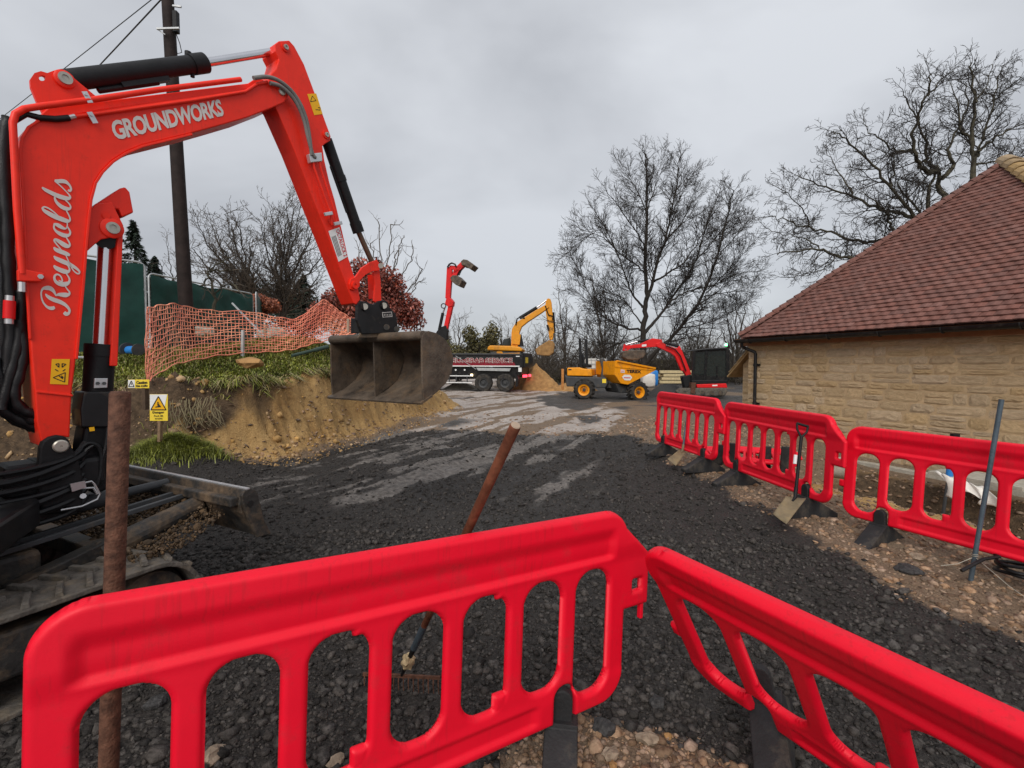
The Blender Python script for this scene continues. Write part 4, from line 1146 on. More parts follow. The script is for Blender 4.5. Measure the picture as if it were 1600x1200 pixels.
cpin = BP.pt(100, 124.5, -0.05)
MB().lathe([(0.0, 0.02), (0.034, 0.02), (0.034, 0.034), (0.018, 0.034), (0.018, 0.028), (0, 0.028)], cpin, N, 24).build('pin', M['pin'], boom, smooth=True)
MB().cyl(cpin, cpin - N * 0.23, 0.03, 16).build('pin', M['pin'], boom)
# arm cylinder
CC = -0.14
def cyl_part(name, a, b, r, m, parent, n=24, sm=True):
    return MB().cyl(a, b, r, n).build(name, m, parent, smooth=sm)
a0, a1, a2 = BP.pt(104, 126, CC), BP.pt(318, 98.5, CC), BP.pt(438, 79, CC)
ac = MB(); ax = (a1 - a0).normalized()
ac.cyl(a0, a1, 0.060, 28); ac.cyl(a1 - ax * 0.10, a1 + ax * 0.01, 0.067, 28); ac.cyl(a0 - ax * 0.04, a0 + ax * 0.06, 0.055, 20)
aco = ac.build('arm_cylinder', M['blackm'], boom, smooth=True)
MB().cyl(a1 - ax * 0.12 + Z3 * 0.05, a1 - ax * 0.12 + Z3 * 0.092, 0.022, 12).build('bleed_cap', M['blackm'], aco, smooth=True)
MB().cyl(a1 - ax * 0.09 - Z3 * 0.05, a1 - ax * 0.09 - Z3 * 0.09, 0.014, 12).build('port', M['blackm'], aco, smooth=True)
b_ = MB(); b_.tube([a0 + ax * 0.18 - Z3 * 0.085, a1 - ax * 0.35 - Z3 * 0.088], 0.020, 10); b_.box(a0.lerp(a1, 0.52) - Z3 * 0.072, (0.16, 0.03, 0.02), (ax, N, ax.cross(N)))
b_.build('feed_pipe', M['hose'], aco, smooth=True)
cyl_part('piston_rod', a1, a2, 0.030, M['chrome'], boom)
rodend = MB(); rodend.cyl(BP.pt(442, 76, CC + 0.045), BP.pt(442, 76, CC - 0.045), 0.052, 22); rodend.build('rod_eye', M['black'], boom, smooth=True)
# steel pipes and hoses on the boom side
pp = MB()
pp.tube([BP.pt(35, 428, 0.03), BP.pt(27, 330, 0.03), BP.pt(21, 210, 0.03), BP.pt(20, 192, 0.03), BP.pt(24, 178, 0.03), BP.pt(38, 170, 0.03), BP.pt(70, 165, 0.03), BP.pt(150, 155, 0.02), BP.pt(250, 140, 0.0), BP.pt(376, 124, 0.0)], 0.0175, 12)
pp.build('hydraulic_pipe', M['kred'], boom, smooth=True)
pp = MB(); pp.tube([BP.pt(118, 182, 0.015), BP.pt(150, 178, 0.012), BP.pt(300, 157, 0.012), BP.pt(384, 143, 0.012), BP.pt(402, 131, 0.012), BP.pt(418, 128, 0.012)], 0.011, 10)
pp.build('hydraulic_pipe', M['kred'], boom, smooth=True)
for (x, y, o_) in ((136, 151, 0.035), (144, 183, 0.03)):
    c = BP.pt(x, y, o_)
    k = MB(); dd = (BP.pt(x + 9, y + 16, o_) - c); k.bar(c - dd * 0.5, c + dd * 0.6, 0.028, 0.006, up=N); k.cyl(c - dd * 0.2 + N * 0.001, c - dd * 0.2 + N * 0.012, 0.008, 8)
    k.build('pipe_clamp', M['zinc'], boom)
hh = MB(); hh.tube([BP.pt(22, 188, 0.0), BP.pt(40, 178, 0.005), BP.pt(62, 184, 0.012), BP.pt(88, 186, 0.015), BP.pt(108, 184, 0.015)], 0.017, 10)
hh.build('hose', M['hose'], boom, smooth=True)
MB().cyl(BP.pt(104, 184.5, 0.015), BP.pt(117, 181.5, 0.015), 0.013, 8).build('hose_fitting', M['zinc'], boom)
k = MB(); k.prism([BP.pt(25, 422, 0.012), BP.pt(40, 422, 0.012), BP.pt(68, 428, 0.012), BP.pt(69, 437, 0.012), BP.pt(62, 441, 0.012), BP.pt(26, 440, 0.012)], N * 0.03)
ko = k.build('pipe_bracket', M['kred'], boom, bev=0.006)
MB().cyl(BP.pt(63.5, 432, 0.041), BP.pt(63.5, 432, 0.052), 0.014, 6).build('bolt', M['zinc'], ko)
MB().cyl(BP.pt(34, 441, 0.03), BP.pt(34, 456, 0.03), 0.017, 8).build('hose_fitting', M['zinc'], boom)
# hose bundle behind the boom
hb = [[(34, 454), (33, 500), (28, 545), (14, 592), (2, 640)],
      [(14, 185), (6, 215), (6, 280), (11, 340), (12, 400), (16, 460), (18, 520), (10, 580), (14, 625), (34, 645), (62, 655)],
      [(6, 200), (0, 250), (2, 330), (5, 400), (3, 470), (6, 540), (4, 600), (20, 640), (58, 664)],
      [(22, 470), (26, 520), (22, 570), (8, 600), (0, 620), (10, 650), (52, 668)],
      [(30, 500), (40, 540), (32, 580), (20, 615), (30, 640), (56, 648)],
      [(-12, 560), (2, 600), (24, 630), (55, 660)], [(-20, 600), (0, 640), (30, 655), (60, 670)],
      [(0, 190), (-6, 260), (-4, 340), (-6, 420), (-8, 520), (-14, 600)]]
for i, h_ in enumerate(hb):
    pts = [BP.pt(x, y, -0.06 - 0.025 * (i % 4)) for x, y in h_]
    # smooth the path
    for _ in range(2):
        q = [pts[0]]
        for a, b in zip(pts[:-1], pts[1:]): q += [a.lerp(b, 0.25), a.lerp(b, 0.75)]
        pts = q + [pts[-1]]
    rr0 = (0.024, 0.030, 0.026, 0.030, 0.026, 0.03, 0.03, 0.028)[i]
    MB().tube(pts, [rr0 * (1 + 0.10 * math.sin(j * 2.1 + i)) for j in range(len(pts))], 10).build('hose', M['hose'], ex, smooth=True)
k = MB(); k.cyl(BP.pt(15, 470, -0.02), BP.pt(14, 498, -0.02), 0.026, 12); ko = k.build('coupling', M['fred'], ex, smooth=True)
for a, b in (((15.5, 462), (15, 470)), ((14, 498), (14, 506))): MB().cyl(BP.pt(*a, -0.02), BP.pt(*b, -0.02), 0.02, 10).build('coupling_end', M['zinc'], ko, smooth=True)
# lettering and stickers
lettering('GROUNDWORKS', BP.pt(181, 219.5, 0.004), BP.pt(351, 180.5, 0.004), BP.pt(170.5, 189.5, 0.004), M['greyv'], boom, bold=0.035, spacing=0.92)
SC1, SC2 = (50, 370), (50, 265)
SCRIPT = [  # name traced along the boom, running upwards: pen strokes with their widths
    (SC1, [(192, 822, 16), (225, 862, 46), (300, 905, 60), (400, 935, 60), (480, 978, 46), (530, 1030, 36), (545, 1072, 32), (525, 1110, 44), (488, 1114, 62), (462, 1088, 44)]),
    (SC1, [(328, 1015, 40), (290, 1035, 56), (230, 1022, 36), (175, 972, 26), (140, 900, 22), (130, 820, 22), (140, 768, 24), (162, 742, 38), (205, 736, 60), (258, 738, 66), (305, 772, 50), (335, 822, 28), (345, 852, 14)]),
    (SC1, [(345, 852, 14), (378, 830, 42), (430, 835, 60), (490, 840, 72), (535, 832, 40), (545, 798, 24), (510, 760, 18), (485, 722, 16), (470, 690, 20)]),
    (SC1, [(385, 628, 14), (438, 652, 20), (436, 610, 20), (410, 560, 20), (362, 536, 24), (325, 560, 34), (320, 610, 34), (350, 658, 46), (410, 685, 60), (480, 686, 72), (535, 660, 40), (545, 610, 24), (515, 560, 18), (490, 525, 18)]),
    (SC1, [(314, 412, 22), (340, 446, 55), (410, 480, 64), (480, 505, 68), (530, 503, 42), (545, 468, 24), (522, 422, 18), (500, 385, 16)]),
    (SC1, [(314, 276, 18), (345, 312, 55), (430, 350, 64), (520, 388, 62), (590, 422, 48), (650, 462, 36), (688, 502, 26), (682, 532, 22), (650, 532, 22), (612, 502, 18), (570, 450, 16), (530, 360, 16), (490, 268, 16)]),
    (SC1, [(314, 150, 22), (340, 186, 55), (420, 215, 64), (510, 250, 58), (548, 268, 26)]),
    (SC1, [(440, 212, 14), (390, 150, 18), (340, 90, 22), (315, 50, 24), (335, 32, 34), (390, 66, 54), (460, 115, 68), (515, 140, 58), (548, 124, 30), (540, 80, 22), (505, 30, 18), (490, -10, 18)]),
    (SC2, [(330, 775, 34), (310, 830, 24), (335, 880, 30), (400, 925, 54), (480, 956, 62), (540, 945, 38), (555, 900, 26), (530, 850, 20), (505, 815, 18)]),
    (SC2, [(325, 780, 26), (378, 802, 58), (430, 835, 50), (480, 856, 24), (502, 838, 16), (512, 788, 16), (500, 750, 20)]),
    (SC2, [(145, 548, 24), (170, 590, 44), (240, 632, 60), (330, 680, 64), (430, 715, 68), (510, 746, 56), (550, 735, 30), (545, 682, 20), (512, 622, 18), (495, 590, 18)]),
    (SC2, [(145, 552, 22), (180, 532, 22), (250, 562, 20), (330, 622, 18), (400, 690, 14)]),
    (SC2, [(332, 380, 20), (325, 420, 28), (360, 482, 42), (430, 540, 56), (500, 568, 58), (550, 565, 34), (560, 530, 22), (528, 480, 18), (480, 440, 16)]),
    (SC2, [(145, 255, 22), (180, 286, 45), (260, 326, 54), (350, 370, 60), (440, 402, 64), (520, 420, 58), (556, 403, 32), (540, 368, 20), (512, 335, 16), (440, 262, 16), (378, 205, 16), (335, 168, 24)]),
    (SC2, [(325, 155, 30), (370, 168, 54), (430, 164, 60), (480, 172, 54), (522, 202, 34), (556, 246, 26), (566, 290, 32), (545, 312, 34), (520, 290, 26)])]
sm = MB()
for k0, (org, st_) in enumerate(SCRIPT):
    q = [Vector((org[0] + x / 9.23, org[1] + y / 9.23, w / 9.23)) for x, y, w in st_]
    for _ in range(2):
        r_ = [q[0]]
        for a, b in zip(q[:-1], q[1:]): r_ += [a.lerp(b, 0.25), a.lerp(b, 0.75)]
        q = r_ + [q[-1]]
    L_, R_ = [], []
    for i in range(len(q)):
        d = q[min(i + 1, len(q) - 1)] - q[max(i - 1, 0)]; d = Vector((d.x, d.y)).normalized()
        w_ = q[i].z * 0.5
        L_.append(BP.pt(q[i].x + d.y * w_, q[i].y - d.x * w_, 0.0035 + 0.0002 * k0)); R_.append(BP.pt(q[i].x - d.y * w_, q[i].y + d.x * w_, 0.0035 + 0.0002 * k0))
    k_ = len(q)
    sm.add(L_ + R_, [(i, i + 1, k_ + i + 1, k_ + i) for i in range(k_ - 1)])
sm.build('lettering', M['greyv'], boom)
def sticker(quad, off, parent, marks):
    q = [BP.pt(x, y, off) for x, y in quad]
    o = MB().prism(q, N * 0.0012).build('sticker', M['yellowv'], parent)
    for mk_ in marks:
        b = MB(); qq = [BP.pt(x, y, off + 0.002) for x, y in mk_]
        for a, c in zip(qq, qq[1:]): b.bar(a, c, 0.0045, 0.0008, up=N)
        b.build('pictogram', M['blackv'], o)
    return o
sticker([(81, 561), (109, 561), (106, 601), (78, 600)], 0.002, boom, [[(83, 590), (101, 597), (102, 582), (83, 590)], [(92, 587), (98, 592), (96, 587), (99, 590)], [(87, 569), (92, 574), (92, 568), (87, 569)], [(103, 569), (97, 574), (97, 568), (103, 569)], [(86, 577), (91, 580)], [(98, 580), (102, 577)]])
# foot of the boom, pins, swing bracket
bk = MB()
plate(bk, [(62, 700), (66, 690), (76, 683), (88, 680), (100, 681), (108, 688), (113, 700), (122, 716), (130, 745), (130, 792), (64, 797), (58, 745)], 0.028, 0.055)
plate(bk, [(62, 700), (66, 690), (76, 683), (88, 680), (100, 681), (108, 688), (113, 700), (122, 716), (130, 745), (130, 792), (64, 797), (58, 745)], -0.28, 0.055)
plate(bk, [(58, 722), (128, 722), (132, 800), (60, 806)], -0.02, 0.26)
sb = bk.build('swing_bracket', M['blackm'], ex, bev=0.012)
c = BP.pt(94.5, 697, 0.028)
MB().lathe([(0, 0.0), (0.037, 0.0), (0.037, 0.012), (0.030, 0.018), (0.006, 0.018), (0.006, 0.012), (0, 0.012)], c, N, 26).build('pin', M['pin'], sb, smooth=True)
k = MB(); k.tube([BP.pt(120, 757, 0.05), BP.pt(143, 752, 0.05), BP.pt(147, 756, 0.05), BP.pt(156, 772, 0.05), BP.pt(152, 780, 0.05), BP.pt(128, 791, 0.05), BP.pt(95, 797, 0.05)], 0.006, 8)
k.tube([BP.pt(128, 763, 0.05), BP.pt(146, 762, 0.05), BP.pt(152, 772, 0.05)], 0.006, 8)
k.prism([BP.pt(109, 756, 0.045), BP.pt(132, 751, 0.045), BP.pt(134, 761, 0.045), BP.pt(112, 768, 0.045)], N * 0.012)
k.build('bare_pipe', M['zinc'], sb, smooth=True)
MB().cyl(BP.pt(130, 775, 0.01), BP.pt(130, 775, 0.05), 0.016, 8).build('bolt', M['zinc'], sb)
# boom cylinder with its guard
CO = -0.14
bb = MB()
plate(bb, [(139, 330), (150, 318), (176, 316), (182, 330), (193, 352), (192, 366), (178, 370), (158, 374), (148, 382), (137, 392)], -0.035, 0.03)
plate(bb, [(139, 330), (150, 318), (176, 316), (182, 330), (193, 352), (192, 366), (178, 370), (158, 374), (148, 382), (137, 392)], -0.215, 0.03)
bb.build('cylinder_bracket', M['kred'], boom, bev=0.005)
c = BP.pt(174.5, 357, -0.035)
k = MB(); k.lathe([(0, 0), (0.062, 0.0), (0.062, 0.012), (0.05, 0.018), (0, 0.018)], c, N, 26); k.cyl(BP.pt(166, 337, -0.035), BP.pt(166, 337, -0.02), 0.02, 14); k.build('boss', M['kred'], boom, smooth=True)
MB().lathe([(0, 0.012), (0.036, 0.012), (0.036, 0.03), (0.02, 0.03), (0.02, 0.024), (0, 0.024)], c, N, 24).build('pin', M['pin'], boom, smooth=True)
cv = MB(); plate(cv, [(150, 319), (188, 294), (196, 292), (203, 300), (209, 332), (191, 339), (186, 327), (160, 325)], -0.06, 0.17)
cv.build('cylinder_cover', M['kred'], boom, bev=0.008)
r0, r1, r2, r3 = BP.pt(166, 372, CO), BP.pt(157, 540, CO), BP.pt(152, 625, CO), BP.pt(150, 690, CO)
cyl_part('piston_rod', r0, r1, 0.042, M['chrome'], ex)
bc = MB(); bc.cyl(r1 + (r1 - r2).normalized() * -0.0, r2, 0.078, 30); bc.cyl(r1 - (r2 - r1) * 0.02, r1 + (r2 - r1) * 0.2, 0.082, 30)
bco = bc.build('boom_cylinder', M['blackm'], ex, smooth=True)
cyl_part('cylinder_eye', BP.pt(165, 374, CO + 0.05), BP.pt(165, 374, CO - 0.05), 0.06, M['black'], ex)
gd = MB(); plate(gd, [(184, 364), (193, 356), (192, 380), (184, 572), (172, 572), (178, 470)], -0.05, 0.16)
gd.build('rod_guard', M['kred'], ex, bev=0.006)
bx = MB(); plate(bx, [(131, 612), (176, 612), (178, 662), (172, 668), (128, 668), (126, 640)], -0.04, 0.2)
bx.build('valve_box', M['black'], ex, bev=0.01)
bx = MB(); plate(bx, [(133, 665), (176, 665), (178, 760), (150, 775), (126, 745), (127, 700)], -0.06, 0.2)
bx.build('cylinder_foot', M['blackm'], ex, bev=0.02)
k = MB(); plate(k, [(148, 591), (169, 591), (168, 606), (147, 607)], -0.045, 0.02); ko = k.build('bracket_plate', M['zinc'], ex, bev=0.004)
for x in (153, 163): MB().cyl(BP.pt(x, 599, -0.043), BP.pt(x, 599, -0.034), 0.011, 6).build('bolt', M['steelg'], ko)
MB().prism([BP.pt(139, 668, -0.035), BP.pt(147, 667, -0.035), BP.pt(148, 673, -0.035), BP.pt(140, 674, -0.035)], N * 0.003).build('tag', M['yellowv'], ex)
for i, h_ in enumerate(([(126, 700), (140, 690), (158, 700), (160, 730), (152, 760)], [(170, 668), (166, 700), (158, 720), (160, 750)], [(128, 720), (132, 705), (146, 696)])):
    pts = [BP.pt(x, y, -0.02) for x, y in h_]
    for _ in range(2):
        q = [pts[0]]
        for a, b in zip(pts[:-1], pts[1:]): q += [a.lerp(b, 0.25), a.lerp(b, 0.75)]
        pts = q + [pts[-1]]
    MB().tube(pts, 0.014, 8).build('hose', M['hose'], ex, smooth=True)
# arm
AW = 0.20
arm_px = [(430, 80), (430, 69), (436, 64), (452, 63), (460, 72), (475, 100), (490, 140), (505, 180), (517, 213), (516, 220), (509, 224), (504, 228), (507, 250), (515, 285), (523, 312), (535, 362), (544, 401), (552, 427),
          (560, 452), (563, 468), (557, 476), (553, 474), (544, 453), (513, 371), (494, 323), (484, 297), (460, 235), (432, 170), (420, 150), (418, 130), (422, 118), (432, 107), (436, 92)]
arm = plate(MB(), arm_px, -0.04, AW).build('arm', M['kred'], ex, bev=0.006)
sd = MB(); plate(sd, [(450, 168), (470, 172), (492, 230), (507, 290), (523, 360), (512, 345), (495, 290), (470, 215)], -0.037, 0.004)
sd.build('stiffener', M['kred'], arm, bev=0.002)
k = MB()
for (x, y, rr1) in ((445.5, 74.5, 0.034), (509.5, 211, 0.034)):
    k.lathe([(0, 0), (rr1, 0), (rr1, 0.012), (0, 0.012)], BP.pt(x, y, -0.04), N, 22)
k.build('boss', M['kred'], arm, smooth=True)
for (x, y, rr1) in ((445.5, 74.5, 0.020), (509.5, 211, 0.020)):
    MB().lathe([(0, 0.01), (rr1, 0.01), (rr1, 0.022), (rr1 * 0.5, 0.022), (rr1 * 0.5, 0.016), (0, 0.016)], BP.pt(x, y, -0.04), N, 20).build('pin', M['pin'], arm, smooth=True)
c = BP.pt(440, 144, 0.0)
MB().lathe([(0, 0), (0.026, 0), (0.026, 0.012), (0.020, 0.016), (0, 0.016)], c, N, 22).build('pin', M['pin'], boom, smooth=True)
for i, h_ in enumerate(([(396, 122), (418, 119), (440, 127), (462, 148), (478, 180), (484, 215), (487, 243)], [(418, 128), (436, 132), (458, 154), (472, 185), (478, 215), (486, 243), (490, 245)])):
    pts = [BP.pt(x, y, 0.03) for x, y in h_]
    for _ in range(2):
        q = [pts[0]]
        for a, b in zip(pts[:-1], pts[1:]): q += [a.lerp(b, 0.25), a.lerp(b, 0.75)]
        pts = q + [pts[-1]]
    MB().tube([p_ + U * 0.02 * i for p_ in pts], 0.0155, 10).build('hose', M['hoseg'], arm, smooth=True)
k = MB(); plate(k, [(483, 240), (503, 238), (504, 252), (486, 254)], 0.03, 0.05); k.build('hose_clamp', M['zinc'], arm, bev=0.006)
for dx in (0, 10):
    MB().tube([BP.pt(489 + dx, 252, 0.015), BP.pt(491 + dx, 262, 0.012), BP.pt(516 + dx * 0.7, 330, 0.0), BP.pt(519 + dx * 0.7, 352, -0.01)], 0.010, 8).build('hydraulic_pipe', M['kred'], arm, smooth=True)
for x, y in ((513, 334), (528, 349)):
    k = MB(); a = BP.pt(x - 6, y + 1, 0.012); b = BP.pt(x + 6, y - 1, 0.012); k.bar(a, b, 0.03, 0.02, up=N); k.build('pipe_clamp', M['zinc'], arm, bev=0.004)
q = [BP.pt(x, y, -0.038) for x, y in ((513, 361), (530, 355), (543, 401), (529, 409))]
lab = MB().prism(q, N * 0.0015).build('label_plate', M['white'], arm)
q2 = lambda u, v: (q[0] * (1 - u) + q[1] * u) * (1 - v) + (q[3] * (1 - u) + q[2] * u) * v
lettering('OCTALOCK 2', q2(0.62, 0.05) + N * 0.003, q2(0.62, 0.95) + N * 0.003, q2(0.95, 0.05) + N * 0.003, M['redv'], lab, bold=0.02)
k = MB()
for j in range(4):
    k.bar(q2(0.12 + 0.11 * j, 0.2) + N * 0.0025, q2(0.12 + 0.11 * j, 0.85) + N * 0.0025, 0.006, 0.0006, up=N)
k.build('small_print', M['blackv'], lab)
sticker([(480, 147), (494, 146), (504, 178), (491, 180)], -0.038, arm, [[(485, 159), (494, 157), (488, 150), (485, 159)], [(493, 171), (500, 172), (500, 168), (497, 168)]])
# bucket cylinder
b0, b1, b2 = BP.pt(510, 218, CC), BP.pt(560, 362, CC), BP.pt(584, 416, CC)
k = MB(); axb = (b1 - b0).normalized(); k.cyl(b0, b1, 0.050, 26); k.cyl(b1 - axb * 0.09, b1 + axb * 0.01, 0.056, 26); k.cyl(b0.lerp(b1, 0.38), b0.lerp(b1, 0.38) + axb * 0.05, 0.056, 24)
k.tube([b0.lerp(b1, 0.3) - U * 0.06, b0.lerp(b1, 0.8) - U * 0.06], 0.014, 8)
k.build('bucket_cylinder', M['blackm'], arm, smooth=True)
cyl_part('piston_rod', b1, b2, 0.026, M['rodd'], arm)
# linkage
lk = MB()
for off in (-0.02, -0.235):
    plate(lk, [(546, 444), (548, 436), (556, 432), (566, 418), (578, 410), (589, 406), (594, 413), (593, 423), (582, 424), (572, 429), (563, 438), (562, 448), (554, 454), (548, 452)], off, 0.025)
lko = lk.build('side_link', M['kred'], arm, bev=0.004)
MB().lathe([(0, 0), (0.034, 0), (0.034, 0.022), (0.016, 0.022), (0.016, 0.014), (0, 0.014)], BP.pt(553.5, 446, -0.02), N, 22).build('boss', M['kred'], lko, smooth=True)
lk = MB()
for off in (-0.045, -0.215):
    plate(lk, [(583, 425), (593, 420), (595, 440), (596, 470), (588, 474), (584, 470), (586, 445)], off, 0.022)
plate(lk, [(586, 428), (592, 428), (594, 466), (588, 466)], -0.09, 0.12)
lk.build('bucket_link', M['kred'], arm, bev=0.004)
MB().cyl(BP.pt(595, 415, -0.005), BP.pt(595, 415, -0.27), 0.026, 20).build('pin', M['pin'], arm, smooth=True)
# quick hitch
hk = MB()
hp_ = [(558, 477), (563, 470), (574, 472), (583, 476), (592, 470), (601, 469), (609, 480), (619, 492), (621, 506), (618, 520), (566, 522), (558, 500)]
for off in (-0.015, -0.225): plate(hk, hp_, off, 0.035)
plate(hk, [(566, 496), (617, 498), (616, 520), (566, 520)], -0.05, 0.18)
hko = hk.build('quick_hitch', M['black'], ex, bev=0.006)
for x, y in ((570, 479), (600, 477.5)):
    k = MB(); k.cyl(BP.pt(x, y, 0.012), BP.pt(x, y, -0.285), 0.030, 20); k.build('pin', M['pin'], hko, smooth=True)
    MB().lathe([(0.030, 0), (0.046, 0), (0.046, 0.02), (0.030, 0.02)], BP.pt(x, y, -0.015), N, 20).build('boss', M['black'], hko, smooth=True)
fr = [(597, 488), (612, 487), (613, 495), (598, 496)]
MB().prism([BP.pt(x, y, -0.013) for x, y in fr], N * 0.002).build('maker_plate', M['greyv'], hko)
MB().prism([BP.pt(x, y, -0.0105) for x, y in ((598, 489), (611.3, 488), (612, 494), (599, 495))], N * 0.001).build('maker_plate_field', M['blackv'], hko)
k = MB()
for x in (600.5, 603, 605.5, 608, 610): k.bar(BP.pt(x, 490.5, -0.008), BP.pt(x + 0.3, 493.5, -0.008), 0.006, 0.0008, up=N)
k.build('maker_lettering', M['greyv'], hko)
# ditching bucket
BKW = 1.42
near_off = BKW / 2 - 0.14
sidep = [(659.5, 526), (664, 519), (670, 517), (681, 520), (695, 529), (704, 543), (709, 560), (706, 582), (697, 599), (682, 614), (662, 628), (660, 590)]
sq = [BP.pt(x, y, near_off) for x, y in sidep]
# shell: back curve, floor and rolled lip swept across
curve = [sq[0]] + sq[1:11]
cen = sum(sq, Vector()) / len(sq)
sh_ = MB()
k_ = len(curve)
inn = [p_ + (cen - p_).normalized() * 0.016 for p_ in curve]
e_ = -N * (BKW - 0.046)
o_ = -N * 0.023
vs = [p_ + o_ for p_ in curve] + [p_ + o_ + e_ for p_ in curve] + [p_ + o_ for p_ in inn] + [p_ + o_ + e_ for p_ in inn]
fs = []
for i in range(k_ - 1):
    fs += [(i, i + 1, k_ + i + 1, k_ + i), (2 * k_ + i, 3 * k_ + i, 3 * k_ + i + 1, 2 * k_ + i + 1)]
fs += [(0, k_, 3 * k_, 2 * k_), (k_ - 1, 2 * k_ + k_ - 1, 3 * k_ + k_ - 1, k_ + k_ - 1)]
sh_.add(vs, fs)
bk_ = sh_.build('ditching_bucket', M['bucket'], ex, smooth=True)
MB().prism(sq, -N * 0.022).build('side_plate', M['bucket'], bk_, bev=0.004)
MB().prism([p_ - N * (BKW - 0.022) for p_ in sq], -N * 0.022).build('side_plate', M['bucket'], bk_, bev=0.004)
rl = MB(); c0 = BP.pt(662, 524, near_off) + o_ * 0.2; rl.cyl(c0, c0 - N * (BKW - 0.01), 0.045, 20); rl.build('rolled_lip', M['bucket'], bk_, smooth=True)
ce = MB(); a = BP.pt(661.5, 628.5, near_off + 0.012); b = a - N * (BKW + 0.024); up_ = (BP.pt(682, 614, near_off) - BP.pt(662, 628, near_off)).normalized()
ce.box((a + b) / 2 + up_ * 0.05, ((a - b).length / 2, 0.085, 0.011), (N, up_, N.cross(up_)))
ce.build('cutting_edge', M['bucket'], bk_, bev=0.003)
dvd = MB(); m_ = -N * (BKW * 0.49); dvd.prism([p_ + m_ for p_ in (sq[0].lerp(cen, 0.05), sq[2].lerp(cen, 0.06), sq[4].lerp(cen, 0.06), sq[6].lerp(cen, 0.06), sq[8].lerp(cen, 0.06), sq[10].lerp(cen, 0.05))], -N * 0.016)
dvd.build('divider', M['bucket'], bk_)
MB().cyl(BP.pt(688, 562, near_off + 0.001), BP.pt(688, 562, near_off - 0.01), 0.010, 12).build('drain_hole_shade_disc', M['blackv'], bk_)  # black disc paints the shade of a drain hole; the plate is uncut
MB().cyl(BP.pt(604, 524, -0.08), BP.pt(604, 524, -0.20), 0.04, 12).build('hanger', M['bucket'], bk_)
k = MB()
for off in (-0.03, -0.225): plate(k, [(566, 516), (617, 516), (640, 526), (560, 528)], off, 0.028)
k.build('hanger', M['bucket'], bk_, bev=0.004)
for x, y in ((596, 515), (612, 518)):
    MB().cyl(BP.pt(x + 8, y - 4, 0.005), BP.pt(x + 8, y - 4, -0.05), 0.03, 16).build('hanger_pin', M['mudmetal'], bk_, smooth=True)

